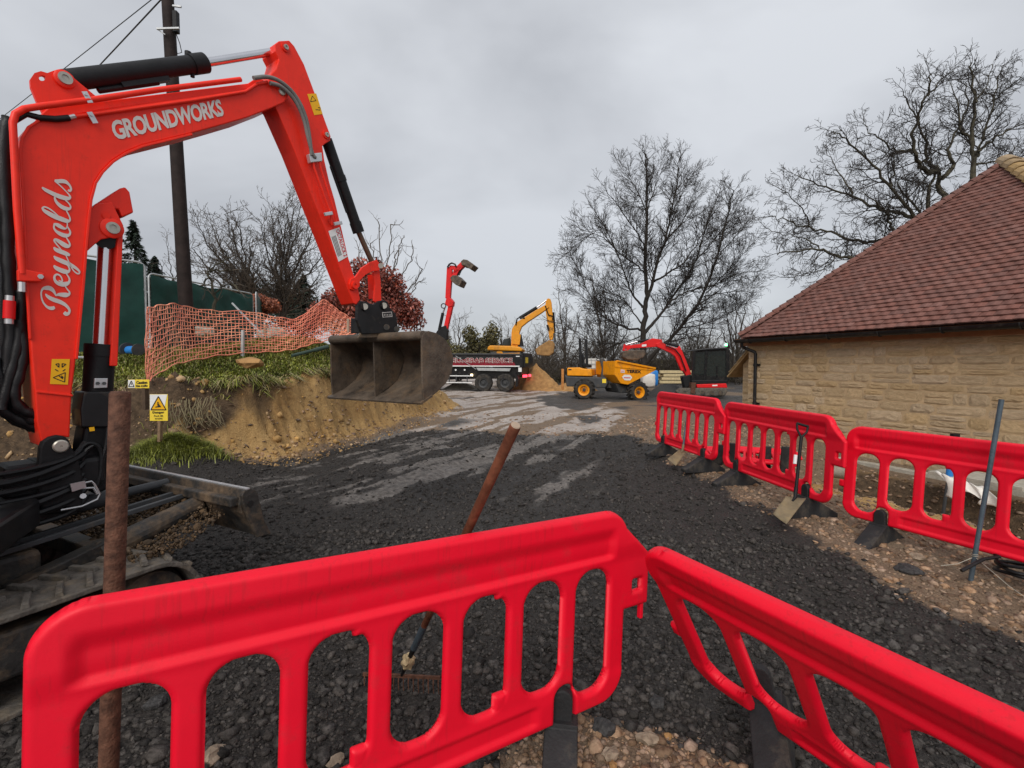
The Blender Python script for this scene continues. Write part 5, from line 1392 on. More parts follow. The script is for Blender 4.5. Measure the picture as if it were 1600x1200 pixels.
# undercarriage
FW = Vector((0.470, 0.8827, 0)).normalized(); RG = Vector((FW.y, -FW.x, 0))
tp0 = PZ(187, 900, 0.52)                      # a point on the outer top edge of the near track
def uc(f, r, z): return Vector((tp0.x, tp0.y, 0)) + FW * f + RG * r + Z3 * z
def track(r0, parent):
    wd = 0.40
    R_ = 0.25
    f0, f1 = 0.18, -1.75                      # centres of idler and sprocket
    path = []
    zc = 0.265
    for k in range(13):
        a = math.pi / 2 - math.pi * k / 12; path.append((f0 + R_ * math.cos(a), zc + R_ * math.sin(a)))
    for k in range(1, 16): path.append((f0 + (f1 - f0) * k / 16, zc - R_))
    for k in range(13):
        a = -math.pi / 2 - math.pi * k / 12; path.append((f1 + R_ * math.cos(a), zc + R_ * math.sin(a)))
    for k in range(1, 16):
        t = k / 16; path.append((f1 + (f0 - f1) * t, zc + R_ - 0.018 * math.sin(math.pi * t)))
    n = len(path)
    t_ = MB(); vs, fs = [], []
    cf, cz = (f0 + f1) / 2, zc
    for (f, z) in path:
        cx = min(max(f, f1), f0)
        d = Vector((f - cx, z - zc)); d.normalize()
        for rr2, th in ((0, 0), (-wd, 0), (-wd, 0.028), (0, 0.028)):
            vs.append(uc(f - d.x * th, r0 + rr2, z - d.y * th))
    for i in range(n):
        j = (i + 1) % n
        for k in range(4): fs.append((i * 4 + k, i * 4 + (k + 1) % 4, j * 4 + (k + 1) % 4, j * 4 + k))
    t_.add(vs, fs)
    to = t_.build('track_belt', M['track'], parent, bev=0.006)
    L = 0; acc = [0]
    for i in range(n):
        a, b = path[i], path[(i + 1) % n]; L += math.hypot(b[0] - a[0], b[1] - a[1]); acc.append(L)
    m = 44; lugs = MB()
    for q_ in range(m):
        s_ = L * q_ / m
        i = max(k for k in range(n) if acc[k] <= s_)
        a, b = path[i], path[(i + 1) % n]; u = (s_ - acc[i]) / max(1e-6, acc[i + 1] - acc[i])
        f, z = a[0] + (b[0] - a[0]) * u, a[1] + (b[1] - a[1]) * u
        tg = (FW * (b[0] - a[0]) + Z3 * (b[1] - a[1])).normalized(); nr = tg.cross(RG).normalized()
        cx = min(max(f, f1), f0); out = FW * (f - cx) + Z3 * (z - zc)
        if nr.dot(out) < 0: nr = -nr
        for half in (0, 1):
            cc = uc(f, r0 - 0.105 - 0.19 * half, z) + tg * (0.022 if half else -0.022) + nr * 0.011
            sk = (RG * 0.94 + tg * (0.34 if half else -0.34)).normalized()
            h_ = (0.088, 0.018, 0.013)
            vs2 = []
            t2 = nr.cross(sk)
            for kz in (-1, 1):
                sh2 = 1.0 if kz < 0 else 0.72
                for i2, j2 in ((-1, -1), (1, -1), (1, 1), (-1, 1)):
                    vs2.append(cc + sk * (h_[0] * i2 * (1.0 if kz < 0 else 0.93)) + t2 * (h_[1] * j2 * sh2) + nr * (h_[2] * kz))
            lugs.add(vs2, [(0, 1, 2, 3), (7, 6, 5, 4), (0, 4, 5, 1), (1, 5, 6, 2), (2, 6, 7, 3), (3, 7, 4, 0)])
    lugs.build('track_lugs', M['track'], to, bev=0.004, kind='stuff')
    fr_ = MB(); fr_.box(uc((f0 + f1) / 2 - 0.02, r0 - wd / 2, zc + 0.03), ((f0 - f1) / 2 - 0.16, wd / 2 - 0.05, 0.115), (FW, RG, Z3))
    fr_.build('track_frame', M['mudmetal'], parent, bev=0.02)
    for f, R2, nm in ((f0, 0.205, 'idler'), (f1, 0.21, 'sprocket')):
        MB().lathe([(0, -wd * 0.3), (R2 * 0.9, -wd * 0.3), (R2, -wd * 0.18), (R2, wd * 0.18), (R2 * 0.9, wd * 0.3), (R2 * 0.5, wd * 0.3), (R2 * 0.45, wd * 0.22), (0, wd * 0.22)], uc(f, r0 - wd / 2, zc), RG, 26).build(nm, M['mudmetal'], parent, smooth=True)
    for k in range(4):
        MB().lathe([(0, -0.13), (0.07, -0.13), (0.09, -0.08), (0.06, 0), (0.09, 0.08), (0.07, 0.13), (0, 0.13)], uc(f1 + 0.35 + 0.42 * k, r0 - wd / 2, 0.11), RG, 16).build('track_roller', M['mudmetal'], parent, smooth=True)
track(0.0, ex); track(-1.56, ex)
# car body, blade arms, blade
cb = MB(); cb.box(uc(-0.75, -0.98, 0.45), (0.62, 0.42, 0.16), (FW, RG, Z3)); cb.lathe([(0, 0), (0.40, 0), (0.40, 0.1), (0, 0.1)], uc(-0.75, -0.98, 0.61), Z3, 28)
cb.build('car_body', M['mudmetal'], ex, bev=0.03)
BLR = 0.02
bpn = Plane(uc(0, BLR, 0), FW)
endp = [(378, 775), (382, 767), (389, 763), (398, 764), (403, 770), (407, 787), (412, 810), (424, 834), (403, 840), (396, 826), (389, 810), (380, 787)]
eq = [bpn.pt(x, y) for x, y in endp]
bl = empty_blade = MB(); bl.prism(eq, -RG * 0.03)
top_f = bpn.pt(385, 765); 
BLW = 1.96
bl.prism([p_ - RG * (BLW - 0.03) for p_ in eq], -RG * 0.03)
c_top, c_mid, c_bot, c_lip = bpn.pt(383, 766), bpn.pt(379, 790), bpn.pt(392, 816), bpn.pt(406, 838)
prof_ = [c_top, c_mid, bpn.pt(382, 803), c_bot, c_lip]
thk = [p_ + FW * 0.025 for p_ in prof_]
bl.prism([p_ - RG * 0.03 for p_ in prof_] + [p_ - RG * 0.03 for p_ in thk[::-1]], -RG * (BLW - 0.06))
blo = bl.build('dozer_blade', M['mudmetal'], ex, bev=0.006)
k = MB(); k.box(c_top - RG * (BLW / 2) + FW * 0.02 + Z3 * 0.004, (BLW / 2, 0.013, 0.006), (RG, FW, Z3)); k.build('top_edge', M['zinc'], blo, bev=0.002)
k = MB(); k.box(c_mid - RG * (BLW / 2) - FW * 0.02 + Z3 * 0.02, (BLW / 2 - 0.05, 0.03, 0.03), (RG, FW, Z3)); k.build('stiffening_rib', M['mudmetal'], blo, bev=0.01)
MB().cyl(bpn.pt(391, 787, 0.0) + RG * 0.0, bpn.pt(391, 787) + RG * 0.0025, 0.022, 16).build('lashing_hole_shade_disc', M['blackv'], blo)  # no opening here: the hole's dark inside is painted as a black disc
ax_b = c_bot
def pxr(px, py, r):          # point on a fore-and-aft plane at lateral position r
    return Plane(uc(0, r, 0), FW).pt(px, py)
for r_ in (-0.46, -1.48):
    a = uc(-0.3, r_, 0.42)
    tgt = c_mid - RG * (BLR - r_) + Z3 * -0.05
    k = MB(); mid_ = a.lerp(tgt, 0.45); k.bar(a, mid_, 0.10, 0.14); k.tube([mid_ - (tgt - a).normalized() * 0.05, tgt], [0.075, 0.062], 16)
    k.build('blade_arm', M['mudmetal'], ex, bev=0.008)
k = MB(); mA = uc(0.12, -0.98, 0.50); k.box(mA, (0.05, 0.45, 0.05), (FW, RG, Z3)); k.build('cross_beam', M['mudmetal'], ex, bev=0.01)
bcA, bcB = uc(-0.45, -0.86, 0.72), c_mid - RG * 0.9 + Z3 * 0.05
bcM = bcA.lerp(bcB, 0.55)
k = MB(); k.cyl(bcA.lerp(bcB, 0.25), bcA.lerp(bcB, 0.72), 0.055, 22); ko = k.build('blade_cylinder', M['steelg'], ex, smooth=True)
cyl_part('piston_rod', bcA, bcA.lerp(bcB, 0.26), 0.026, M['chrome'], ex)
cyl_part('piston_rod', bcA.lerp(bcB, 0.71), bcB, 0.03, M['steelg'], ex)
for r_ in (-0.72, -0.6):
    k = MB(); k.bar(uc(-0.4, r_, 0.62), c_mid - RG * (BLR - r_) , 0.03, 0.03); k.build('guard_bar', M['steelg'], ex, bev=0.004)
# mud lying on the blade frame
pts = np.array([[v.x, v.y] for v in [c_mid - FW * rng.uniform(0.03, 0.55) - RG * rng.uniform(0.15, 1.5) for _ in range(5200)]])
V_, F_, R_l = [], [], []
for i, (x, y) in enumerate(pts):
    dF = (Vector((x, y, 0)) - Vector((c_mid.x, c_mid.y, 0))).dot(FW)
    z = 0.52 + 0.18 * max(0, 1 + dF / 0.5) ** 2 + rng.uniform(-0.03, 0.02)
    s_ = float(np.exp(rng.normal(math.log(0.0058), 0.5)))
    bvv = ICO[0] * (1 + 0.35 * (rng.random((12, 1)) - 0.5)) * s_ * rng.uniform(0.7, 1.3, (1, 3))
    V_.append(bvv + np.array([x, y, z])); F_.append(ICO[1] + 12 * i); R_l += [float(rng.random())] * 12
mesh_np('caked_soil', np.concatenate(V_), np.concatenate(F_), M['soilc'], ex, attrs={'rnd': R_l}, kind='stuff')
# slewing deck, cab and counterweight behind the boom (left of the picture)
def up_(f, r, z): return Vector((foot_g.x, foot_g.y, 0)) + U * f + N * r + Z3 * z
k = MB(); k.prism([up_(-0.12, -0.2, 0.74), up_(-0.12, 0.24, 0.74), up_(-0.45, 0.9, 0.74), up_(-1.9, 0.95, 0.74), up_(-2.2, 0.6, 0.74), up_(-2.2, -0.7, 0.74), up_(-1.9, -1.0, 0.74), up_(-0.4, -1.0, 0.74)], Z3 * 0.16)
k.build('slewing_deck', M['black'], ex, bev=0.02)
k = MB(); k.box(up_(-0.02, 0.0, 0.98), (0.22, 0.13, 0.10), (U, N, Z3)); k.build('swing_post', M['blackm'], ex, bev=0.03)
for i in range(7):
    z = 0.76 + 0.055 * i; rr3 = 0.05 + 0.045 * i
    pts = [up_(-0.75, rr3 + 0.12, z + 0.05), up_(-0.5, rr3 + 0.10, z), up_(-0.2, 0.18 + 0.01 * i, z - 0.03), up_(0.05, 0.16, z + 0.02 * (i % 3)), up_(0.12, 0.10, z + 0.08)]
    for _ in range(2):
        q = [pts[0]]
        for a, b in zip(pts[:-1], pts[1:]): q += [a.lerp(b, 0.25), a.lerp(b, 0.75)]
        pts = q + [pts[-1]]
    MB().tube(pts, 0.015 + 0.004 * (i % 3), 8).build('hose', M['hose'], ex, smooth=True)
k = MB(); k.prism([up_(-0.55, 0.12, 0.9), up_(-0.62, 0.9, 0.9), up_(-1.9, 0.93, 0.9), up_(-1.9, 0.12, 0.9)], Z3 * 0.62); k.build('engine_cover', M['kred'], ex, bev=0.08, seg=3)
k = MB(); k.prism([up_(-1.95, 0.93, 0.8), up_(-2.2, 0.55, 0.8), up_(-2.2, -0.7, 0.8), up_(-1.95, -1.0, 0.8)], Z3 * 0.8); k.build('counterweight', M['kred'], ex, bev=0.06, seg=3)
cab_ = MB()
for f, r_ in ((-0.5, 0.06), (-0.5, -0.92), (-1.75, 0.06), (-1.75, -0.92)):
    cab_.box(up_(f, r_, 1.72), (0.045, 0.045, 0.82), (U, N, Z3))
cab_.box(up_(-1.12, -0.43, 2.56), (0.72, 0.56, 0.06), (U, N, Z3))
co = cab_.build('cab_frame', M['black'], ex, bev=0.015)
for c_, h_ in ((up_(-0.5, -0.43, 1.75), (0.006, 0.44, 0.75)), (up_(-1.75, -0.43, 1.95), (0.006, 0.44, 0.5)), (up_(-1.12, 0.06, 1.75), (0.58, 0.006, 0.75)), (up_(-1.12, -0.92, 1.75), (0.58, 0.006, 0.75))):
    MB().box(c_, h_, (U, N, Z3)).build('window', M['glass'], co)
# filler neck and fittings by the deck edge
for (x, y, d_) in ((6, 687, 0.0),):
    k = MB(); c = up_(-0.42, 0.34, 0.92); k.lathe([(0, 0), (0.09, 0), (0.09, 0.03), (0.06, 0.04), (0, 0.04)], c, Z3, 20); k.build('cap', M['zinc'], ex, smooth=True)
# ---------------------------------------------------------------- plant further up the track
def wheel(parent, c, axis, R, W, rim_m, name='wheel', lugs=0, rimR=0.55):
    c = Vector(c); axis = Vector(axis).normalized()
    wv = MB()
    wv.lathe([(R * rimR, -W / 2), (R * 0.9, -W / 2), (R, -W * 0.34), (R, W * 0.34), (R * 0.9, W / 2), (R * rimR, W / 2), (R * rimR, W * 0.3), (R * rimR, -W * 0.3)], c, axis, 28)
    x, y, z = frame_of(axis)
    for k in range(lugs):
        a = 2 * math.pi * k / lugs
        for sgn in (-1, 1):
            a2 = a + (0.5 * 2 * math.pi / lugs if sgn > 0 else 0)
            rd = x * math.cos(a2) + y * math.sin(a2); tg = z.cross(rd)
            wv.box(c + rd * (R + 0.012) + z * (sgn * W * 0.22), (0.03, 0.03, W * 0.25), (rd, (tg + z * 0.5 * sgn).normalized(), (z - tg * 0.5 * sgn).normalized()))
    o = wv.build(name, M['tyre'], parent, smooth=True)
    r_ = MB(); r_.lathe([(0, W * 0.24), (R * 0.16, W * 0.24), (R * 0.18, W * 0.12), (R * 0.34, W * 0.08), (R * 0.42, W * 0.36), (R * rimR * 0.98, W * 0.42), (R * rimR, W * 0.3), (R * rimR, -W * 0.3), (0, -W * 0.3)], c, axis, 28)
    ro = r_.build('rim', rim_m, o, smooth=True)
    hb_ = MB(); hb_.lathe([(0, 0), (R * 0.19, 0), (R * 0.15, W * 0.16), (0, W * 0.16)], c + axis * (W * 0.13), axis, 14)
    for k in range(8):
        a = 2 * math.pi * k / 8; hb_.cyl(c + axis * (W * 0.1) + x * (R * 0.27 * math.cos(a)) + y * (R * 0.27 * math.sin(a)), c + axis * (W * 0.2) + x * (R * 0.27 * math.cos(a)) + y * (R * 0.27 * math.sin(a)), R * 0.035, 6)
    hb_.build('hub', M['steelg'], o)
    return o
class Rig:
    def __init__(s, root, p0, u): s.root, s.pl = root, Plane(p0, u); s.u, s.n = s.pl.u, s.pl.n
    def p(s, x, y, off=0.0): return s.pl.pt(x, y, off)
    def prism(s, name, pts, off, th, m, parent=None, bev=0.0):
        q = [s.p(x, y, off) for x, y in pts]
        return MB().prism(q, -s.n * th).build(name, m, parent or s.root, bev=bev)
    def cyl(s, name, a, b, off, r, m, parent=None, n=14):
        return MB().cyl(s.p(*a, off), s.p(*b, off), r, n).build(name, m, parent or s.root, smooth=True)
    def bar(s, name, a, b, off, w, t, m, parent=None, bev=0.0):
        return MB().bar(s.p(*a, off), s.p(*b, off), w, t, up=s.n).build(name, m, parent or s.root, bev=bev)
# --- black tipper lorry with a red grab crane
base = P(757, 612, 26.8)
lor = empty('grab_lorry', base, 'black tipper lorry with red crane arm and red lettering on its side', 'lorry')
L = Rig(lor, base, (0.975, -0.22))
L.prism('tipper_body', [(612, 553), (812, 553.5), (817, 556), (817, 573), (612, 573)], 0, 2.45, M['black'], bev=0.03)
L.prism('body_rim', [(612, 551.6), (815, 552.4), (815, 554.6), (612, 554)], 0.05, 2.55, M['steelg'], bev=0.02)
body = lor.children[0]
for x in (640, 812): L.prism('side_post', [(x, 554), (x + 5, 554), (x + 5, 574), (x, 574)], 0.06, 0.06, M['black'], body)
L.prism('coloured_band', [(640, 558), (700, 558.5), (760, 558.5), (785, 561), (803, 566), (806, 572), (640, 572)], 0.006, 0.003, M['lorryred'], body)
L.prism('dark_band', [(640, 557), (745, 557), (770, 558.5), (803, 566), (770, 562), (745, 561.5), (640, 561.5)], 0.011, 0.003, M['blackv'], body)
lettering('WELL GRAB SERVICE', L.p(694, 567, 0.03), L.p(801, 567.5, 0.03), L.p(694, 558.8, 0.03), M['greyv'], body, bold=0.06)
lettering('WELL GRAB SERVICE', L.p(694.4, 566.7, 0.045), L.p(800.6, 567.2, 0.045), L.p(694.4, 559.2, 0.045), M['lorryred'], body, bold=0.01)
L.prism('white_stripe', [(640, 570.8), (812, 571.4), (812, 573), (640, 572.4)], 0.03, 0.04, M['white'], body)
L.prism('corner_mark', [(806, 556), (814, 556), (814, 563), (812.5, 563), (812.5, 557.4), (806, 557.4)], 0.03, 0.02, M['white'], body)
L.prism('chassis', [(612, 574), (815, 574), (815, 584), (806, 590), (612, 596)], -0.15, 2.2, M['black'], bev=0.02)
L.prism('side_rail', [(744, 574.5), (798, 575.5), (796, 580), (747, 579)], 0.02, 0.05, M['galv'])
for y in (587, 597.5): L.bar('guard_rail', (690, y), (738, y + 0.4), 0.05, 0.05, 0.09, M['white'])
for x in (702, 713, 730): L.bar('guard_post', (x, 585), (x, 599), 0.02, 0.05, 0.05, M['steelg'])
for x in (712, 726): MB().cyl(L.p(x, 578, 0.02), L.p(x, 578, 0.06), 0.05, 12).build('reflector', M['white'], lor)
MB().box(L.p(737, 586, 0.05), (0.06, 0.03, 0.06), (L.u, L.n, Z3)).build('side_lamp', M['lampw'], lor)
L.bar('stay', (712, 556), (744, 577), 0.09, 0.025, 0.025, M['galv'])
for x in (756, 790, 640):
    wheel(lor, L.p(x, 598, -0.02), L.n, 0.50, 0.32, M['steelg']); wheel(lor, L.p(x, 598, -2.2), -L.n, 0.50, 0.32, M['steelg'])
L.prism('mudguard', [(802, 583), (806, 582), (810, 592), (808, 604), (805, 604), (806, 592)], 0.0, 0.45, M['blackm'])
rp_ = L.p(817, 573)
tg_ = MB(); tg_.box(rp_ + L.u * 0.06 - L.n * 1.22 + Z3 * 0.36, (0.05, 1.2, 0.40), (L.u, L.n, Z3)); tg_.build('tailgate', M['black'], lor, bev=0.02)
MB().box(rp_ + L.u * 0.118 - L.n * 0.55 + Z3 * 0.36, (0.005, 0.35, 0.16), (L.u, L.n, Z3)).build('hazard_board', M['sign'], lor)
for k, t in enumerate((0.18, 0.75, 1.9)): MB().box(rp_ + L.u * 0.03 - L.n * t - Z3 * 0.52, (0.05, 0.14, 0.07), (L.u, L.n, Z3)).build('tail_lamp', M['lampr'], lor)
L.prism('rear_board', [(810, 574), (815, 574), (815, 581), (810, 581)], 0.03, 0.03, M['white'])
L.prism('cab', [(560, 535), (566, 524), (606, 522), (608, 596), (556, 596)], 0, 2.4, M['black'], bev=0.08)
cabo = lor.children[-1]
L.prism('window', [(568, 532), (590, 531), (590, 548), (566, 550)], 0.01, 0.02, M['glass'], cabo)
wheel(lor, L.p(578, 598, -0.02), L.n, 0.5, 0.32, M['steelg']); wheel(lor, L.p(578, 598, -2.2), -L.n, 0.5, 0.32, M['steelg'])
# crane
CO_ = -1.1
cr_ = MB(); cr_.box(L.p(690, 556, CO_), (0.22, 0.3, 0.9), (L.u, L.n, Z3)); cro = cr_.build('crane_base', M['black'], lor, bev=0.03)
L.prism('crane_head', [(681, 520), (686, 512), (697, 508), (699, 516), (698, 530), (684, 534)], CO_ + 0.15, 0.3, M['blackm'], cro, bev=0.02)
L.prism('lower_boom', [(692, 516), (700, 478), (700, 472), (706, 471), (707, 477), (698, 517)], CO_ + 0.13, 0.26, M['fred'], bev=0.02)
L.cyl('boom_ram', (686.5, 515), (692, 489), CO_ + 0.1, 0.09, M['blackm']); L.cyl('piston_rod', (692, 489), (695, 481), CO_ + 0.1, 0.05, M['chrome'])
L.prism('elbow', [(695, 474), (697, 466), (703, 465), (708, 471), (707, 478), (701, 480), (697, 477)], CO_ + 0.18, 0.36, M['fred'], bev=0.03)
L.prism('upper_boom', [(695.5, 466), (698, 418), (704, 416), (706, 424), (703, 466)], CO_ + 0.12, 0.24, M['fred'], bev=0.02)
h_ = MB()
h_.tube([L.p(693 + 3.6 * math.cos(t), 478 - 3.6 * math.sin(t), CO_ + 0.2) for t in [k * 0.4 for k in range(17)]], 0.03, 6)
h_.tube([L.p(x, y, CO_ + 0.2) for x, y in ((699, 418), (702, 413), (706, 411), (711, 413), (713, 417))], 0.05, 6)
h_.build('hose', M['hose'], lor, smooth=True)
g_ = Rig(lor, L.p(710, 420, CO_), L.u)
L.prism('grab_frame', [(709, 418), (718, 415), (722, 418), (716, 424), (711, 428), (708, 425)], CO_ + 0.15, 0.3, M['fred'], bev=0.02)
L.bar('grab_arm', (703, 418), (716, 419), CO_, 0.22, 0.2, M['fred']); L.bar('grab_arm', (717, 420), (727, 410), CO_, 0.3, 0.3, M['fred']); L.bar('grab_arm', (716, 421), (709, 434), CO_, 0.26, 0.3, M['fred'])
L.bar('grab_ram', (716, 430), (722, 417), CO_, 0.12, 0.12, M['blackm'])
L.prism('grab_shell', [(720, 408), (724, 405), (730, 406), (741, 414), (735, 421), (727, 415), (721, 414)], CO_ + 0.45, 0.9, M['bucket'], bev=0.02)
L.prism('grab_shell', [(703, 434), (707, 430), (714, 430), (722, 438), (717.5, 447), (712, 445), (706, 440)], CO_ + 0.45, 0.9, M['bucket'], bev=0.02)
# --- yellow excavator behind the lorry
base = P(800, 602, 32.0)
jx = empty('excavator', base, 'yellow tracked excavator with a raised muddy bucket behind the lorry', 'excavator', 'excavators on the site')
J = Rig(jx, base, (0.99, -0.10))
J.prism('counterweight', [(761, 547), (762, 541.5), (766, 539.5), (800, 540.5), (812, 542), (816.5, 545.5), (815.5, 549)], 0.6, 2.5, M['jcb'], bev=0.08)
J.prism('upper_deck', [(765, 549.5), (815, 549.5), (812, 556), (770, 557)], 0.5, 2.3, M['steelg'], bev=0.05)
J.prism('trim', [(776, 549), (784, 549), (786, 552), (812, 551), (812, 553), (776, 552)], 0.52, 0.05, M['jcb'])
for o_ in (0.55, -1.4):
    J.prism('track', [(762, 584), (766, 577), (826, 577), (830, 584), (826, 592), (766, 592)], o_, 0.6, M['track'], bev=0.08)
J.prism('track_frame', [(775, 557), (812, 557), (815, 580), (772, 580)], -0.1, 1.2, M['steelg'])
J.prism('cab', [(785, 534), (788, 529), (797, 526), (799, 541), (785, 541)], -0.9, 1.0, M['glass'], bev=0.05)
J.prism('beacon_guard', [(781, 530), (784, 530), (785, 540), (783, 540)], -0.6, 0.1, M['blackm'])
jb = J.prism('boom', [(798.5, 543), (799, 521), (800, 513.5), (806, 504), (815, 498.5), (839, 483.5), (854, 475), (858, 480), (845, 489.5), (825, 502.5), (815, 510.5), (811.5, 519.5), (809, 543)], 0.0, 0.5, M['jcb'], bev=0.03)
J.bar('boom_foot', (806, 538), (808, 522), 0.05, 0.5, 0.12, M['jcb'])
J.prism('guard', [(811, 524), (814, 522), (818, 541), (810, 541)], 0.03, 0.5, M['blackm'])
J.prism('arm', [(853.5, 469), (856, 466), (860, 467), (862, 473), (866, 521), (863, 531.5), (858.5, 530), (852.5, 486.5), (852, 476)], -0.08, 0.36, M['jcb'], bev=0.03)
J.cyl('arm_cylinder', (812, 497), (839, 480.5), -0.25, 0.11, M['blackm']); J.cyl('piston_rod', (839, 480.5), (855, 468.5), -0.25, 0.06, M['chrome'])
J.cyl('bucket_cylinder', (864.5, 488), (866.5, 520), -0.25, 0.08, M['blackm'])
J.bar('link', (866, 521), (867.5, 535), -0.1, 0.14, 0.3, M['steelg']); J.bar('link', (855, 508), (857.5, 516), -0.1, 0.14, 0.3, M['blackm'])
MB().tube([J.p(x, y, 0.02) for x, y in ((806, 508), (808, 498), (812, 496), (820, 497))], 0.05, 6).build('hose', M['hose'], jx, smooth=True)
MB().tube([J.p(x, y, 0.0) for x, y in ((852, 478), (857, 492), (864, 494), (863, 500))], 0.04, 6).build('hose', M['hose'], jx, smooth=True)
J.prism('bucket', [(858.5, 531), (864, 533), (867, 538), (865, 551), (859, 556), (848, 555.5), (839, 554.5), (836, 546), (842, 541)], 0.35, 1.1, M['clay'], bev=0.06)
# --- yellow site dumper, steered at the middle
rb_ = P(913, 623.5, 21.0)
dm = empty('site_dumper', rb_, 'yellow site dumper with grey chassis and tipping skip', 'dumper')
R1 = Rig(dm, rb_, (0.955, -0.30))
R2 = Rig(dm, P(996, 626.5, 20.6), (0.955, 0.30))
R1.prism('engine_cover', [(886, 574.5), (905, 574), (911, 576), (924, 577), (925, 588), (886, 587)], 0.0, 1.5, M['yellow'], bev=0.04)
R1.prism('chassis', [(882, 585), (886, 588), (946, 590), (950, 599), (946, 606), (930, 606), (926, 598), (918, 594), (908, 594), (900, 599), (897, 604), (885, 604)], 0.02, 1.55, M['steelg'], bev=0.04)
fd = MB(); fd.tube([R1.p(913 + 17 * math.cos(t), 606 - 15.5 * math.sin(t), -0.1) for t in [0.2 + 2.75 * k / 10 for k in range(11)]], 0.05, 6); fdo = fd.build('mudguard', M['blackm'], dm, smooth=True)
for pt_, ax_, rim in ((R1.p(913, 609, 0.10), R1.n, 'yellow'), (R1.p(913, 609, -1.55), -R1.n, 'yellow'), (R2.p(996, 612.5, 0.12), R2.n, 'yellow'), (R2.p(996, 612.5, -1.55), -R2.n, 'yellow')):
    wheel(dm, pt_, ax_, 0.415, 0.38, M[rim], lugs=16, rimR=0.62)
R1.prism('decal', [(888, 576.5), (893, 576.5), (893, 578.5), (888, 578.5)], 0.005, 0.006, M['blackv'])
R1.prism('warning_label', [(941, 592), (947, 592), (947, 598.5), (941, 598.5)], 0.03, 0.008, M['sign'])
for x0, x1 in ((908.5, 906), (917.5, 915.5)):
    for off in (-0.2, -1.25): R1.bar('roll_bar', (x0, 588 if x0 < 910 else 574), (x1, 531), off, 0.10, 0.10, M['blackm'])
MB().bar(R1.p(906, 531, -0.2), R1.p(906, 531, -1.25), 0.1, 0.1).build('roll_bar', M['blackm'], dm)
MB().bar(R1.p(915.5, 532, -0.2), R1.p(915.5, 532, -1.25), 0.1, 0.1).build('roll_bar', M['blackm'], dm)
R1.prism('seat', [(902, 568), (908, 567), (922, 570), (922, 574.5), (903, 575)], -0.4, 0.6, M['blackm'], bev=0.04)
R1.prism('seat_back', [(904, 553), (909, 553), (911, 569), (905, 569)], -0.4, 0.6, M['blackm'], bev=0.04)
R1.prism('dash_column', [(936, 560), (942, 560), (948, 573), (948, 592), (938, 592), (940, 575)], -0.45, 0.6, M['steelg'], bev=0.03)
MB().tube([R1.p(936 + 4 * math.cos(t), 562 - 2 * math.sin(t), -0.75 + 0.2 * math.sin(t)) for t in [k * 0.45 for k in range(15)]], 0.018, 6).build('steering_wheel', M['blackm'], dm)
R1.prism('pivot', [(945, 594), (966, 597), (966, 606), (945, 606)], -0.4, 0.8, M['steelg'])
R2.prism('front_frame', [(962, 599), (982, 601), (1000, 603), (1003, 614), (968, 614)], -0.2, 1.2, M['steelg'], bev=0.04)
SKW = 1.75
sk = [(961, 564), (965, 563), (979, 568), (1024, 575), (1024.5, 578.5), (1015, 583.5), (981, 601), (970, 599), (961, 586)]
skn = [R2.p(x, y, 0.06) for x, y in sk]
s_ = MB()
s_.prism(skn, -R2.n * 0.05); s_.prism([q - R2.n * (SKW - 0.05) for q in skn], -R2.n * 0.05)
for a, b in ((8, 0), (7, 8), (6, 7), (5, 6), (4, 5)):
    p0_, p1_ = skn[a] - R2.n * 0.052, skn[b] - R2.n * 0.052
    mid_ = sum(skn, Vector()) / len(skn); inn_ = (mid_ - (p0_ + p1_) / 2).normalized() * 0.04
    s_.prism([p0_, p1_, p1_ + inn_, p0_ + inn_], -R2.n * (SKW - 0.104))
sko = s_.build('skip', M['yellow'], dm, bev=0.01)
k = MB(); a_, b_, c_ = R2.p(961, 573, 0.07), R2.p(975, 574, 0.07), R2.p(1022, 578, 0.07)
k.bar(a_, b_, 0.05, 0.03, up=R2.n); k.bar(b_, c_, 0.05, 0.03, up=R2.n); k.build('stiffener', M['yellow'], sko)
R2.bar('rim_bar', (965, 564), (1024, 575.5), 0.09, 0.07, 0.07, M['yellow'], sko)
lettering('TEREX', R2.p(979, 582.5, 0.075), R2.p(1002, 583.2, 0.075), R2.p(979, 577.6, 0.075), M['blackv'], sko, bold=0.05, spacing=1.05)
R2.prism('logo_square', [(970, 577.5), (976, 577.9), (976, 582.6), (970, 582.2)], 0.07, 0.006, M['white'], sko)
k = MB()
for t in (971.3, 973, 974.7): k.bar(R2.p(t, 578.6, 0.078), R2.p(t, 581.6, 0.078), 0.02, 0.004, up=R2.n)
k.build('logo_mark', M['redv'], sko)
R2.prism('hexagon_label', [(972, 589), (975.5, 585.4), (984.5, 585.8), (988, 590), (984.5, 594.4), (976, 594.2)], 0.07, 0.006, M['white'], sko)
R2.prism('label_band', [(975, 589.4), (985, 589.7), (985, 591), (975, 590.7)], 0.077, 0.004, M['redv'], sko)
MB().bar(R2.p(958, 560, -0.6), R2.p(958, 586, -0.6), 0.06, 0.06).build('skip_ram', M['blackm'], dm)
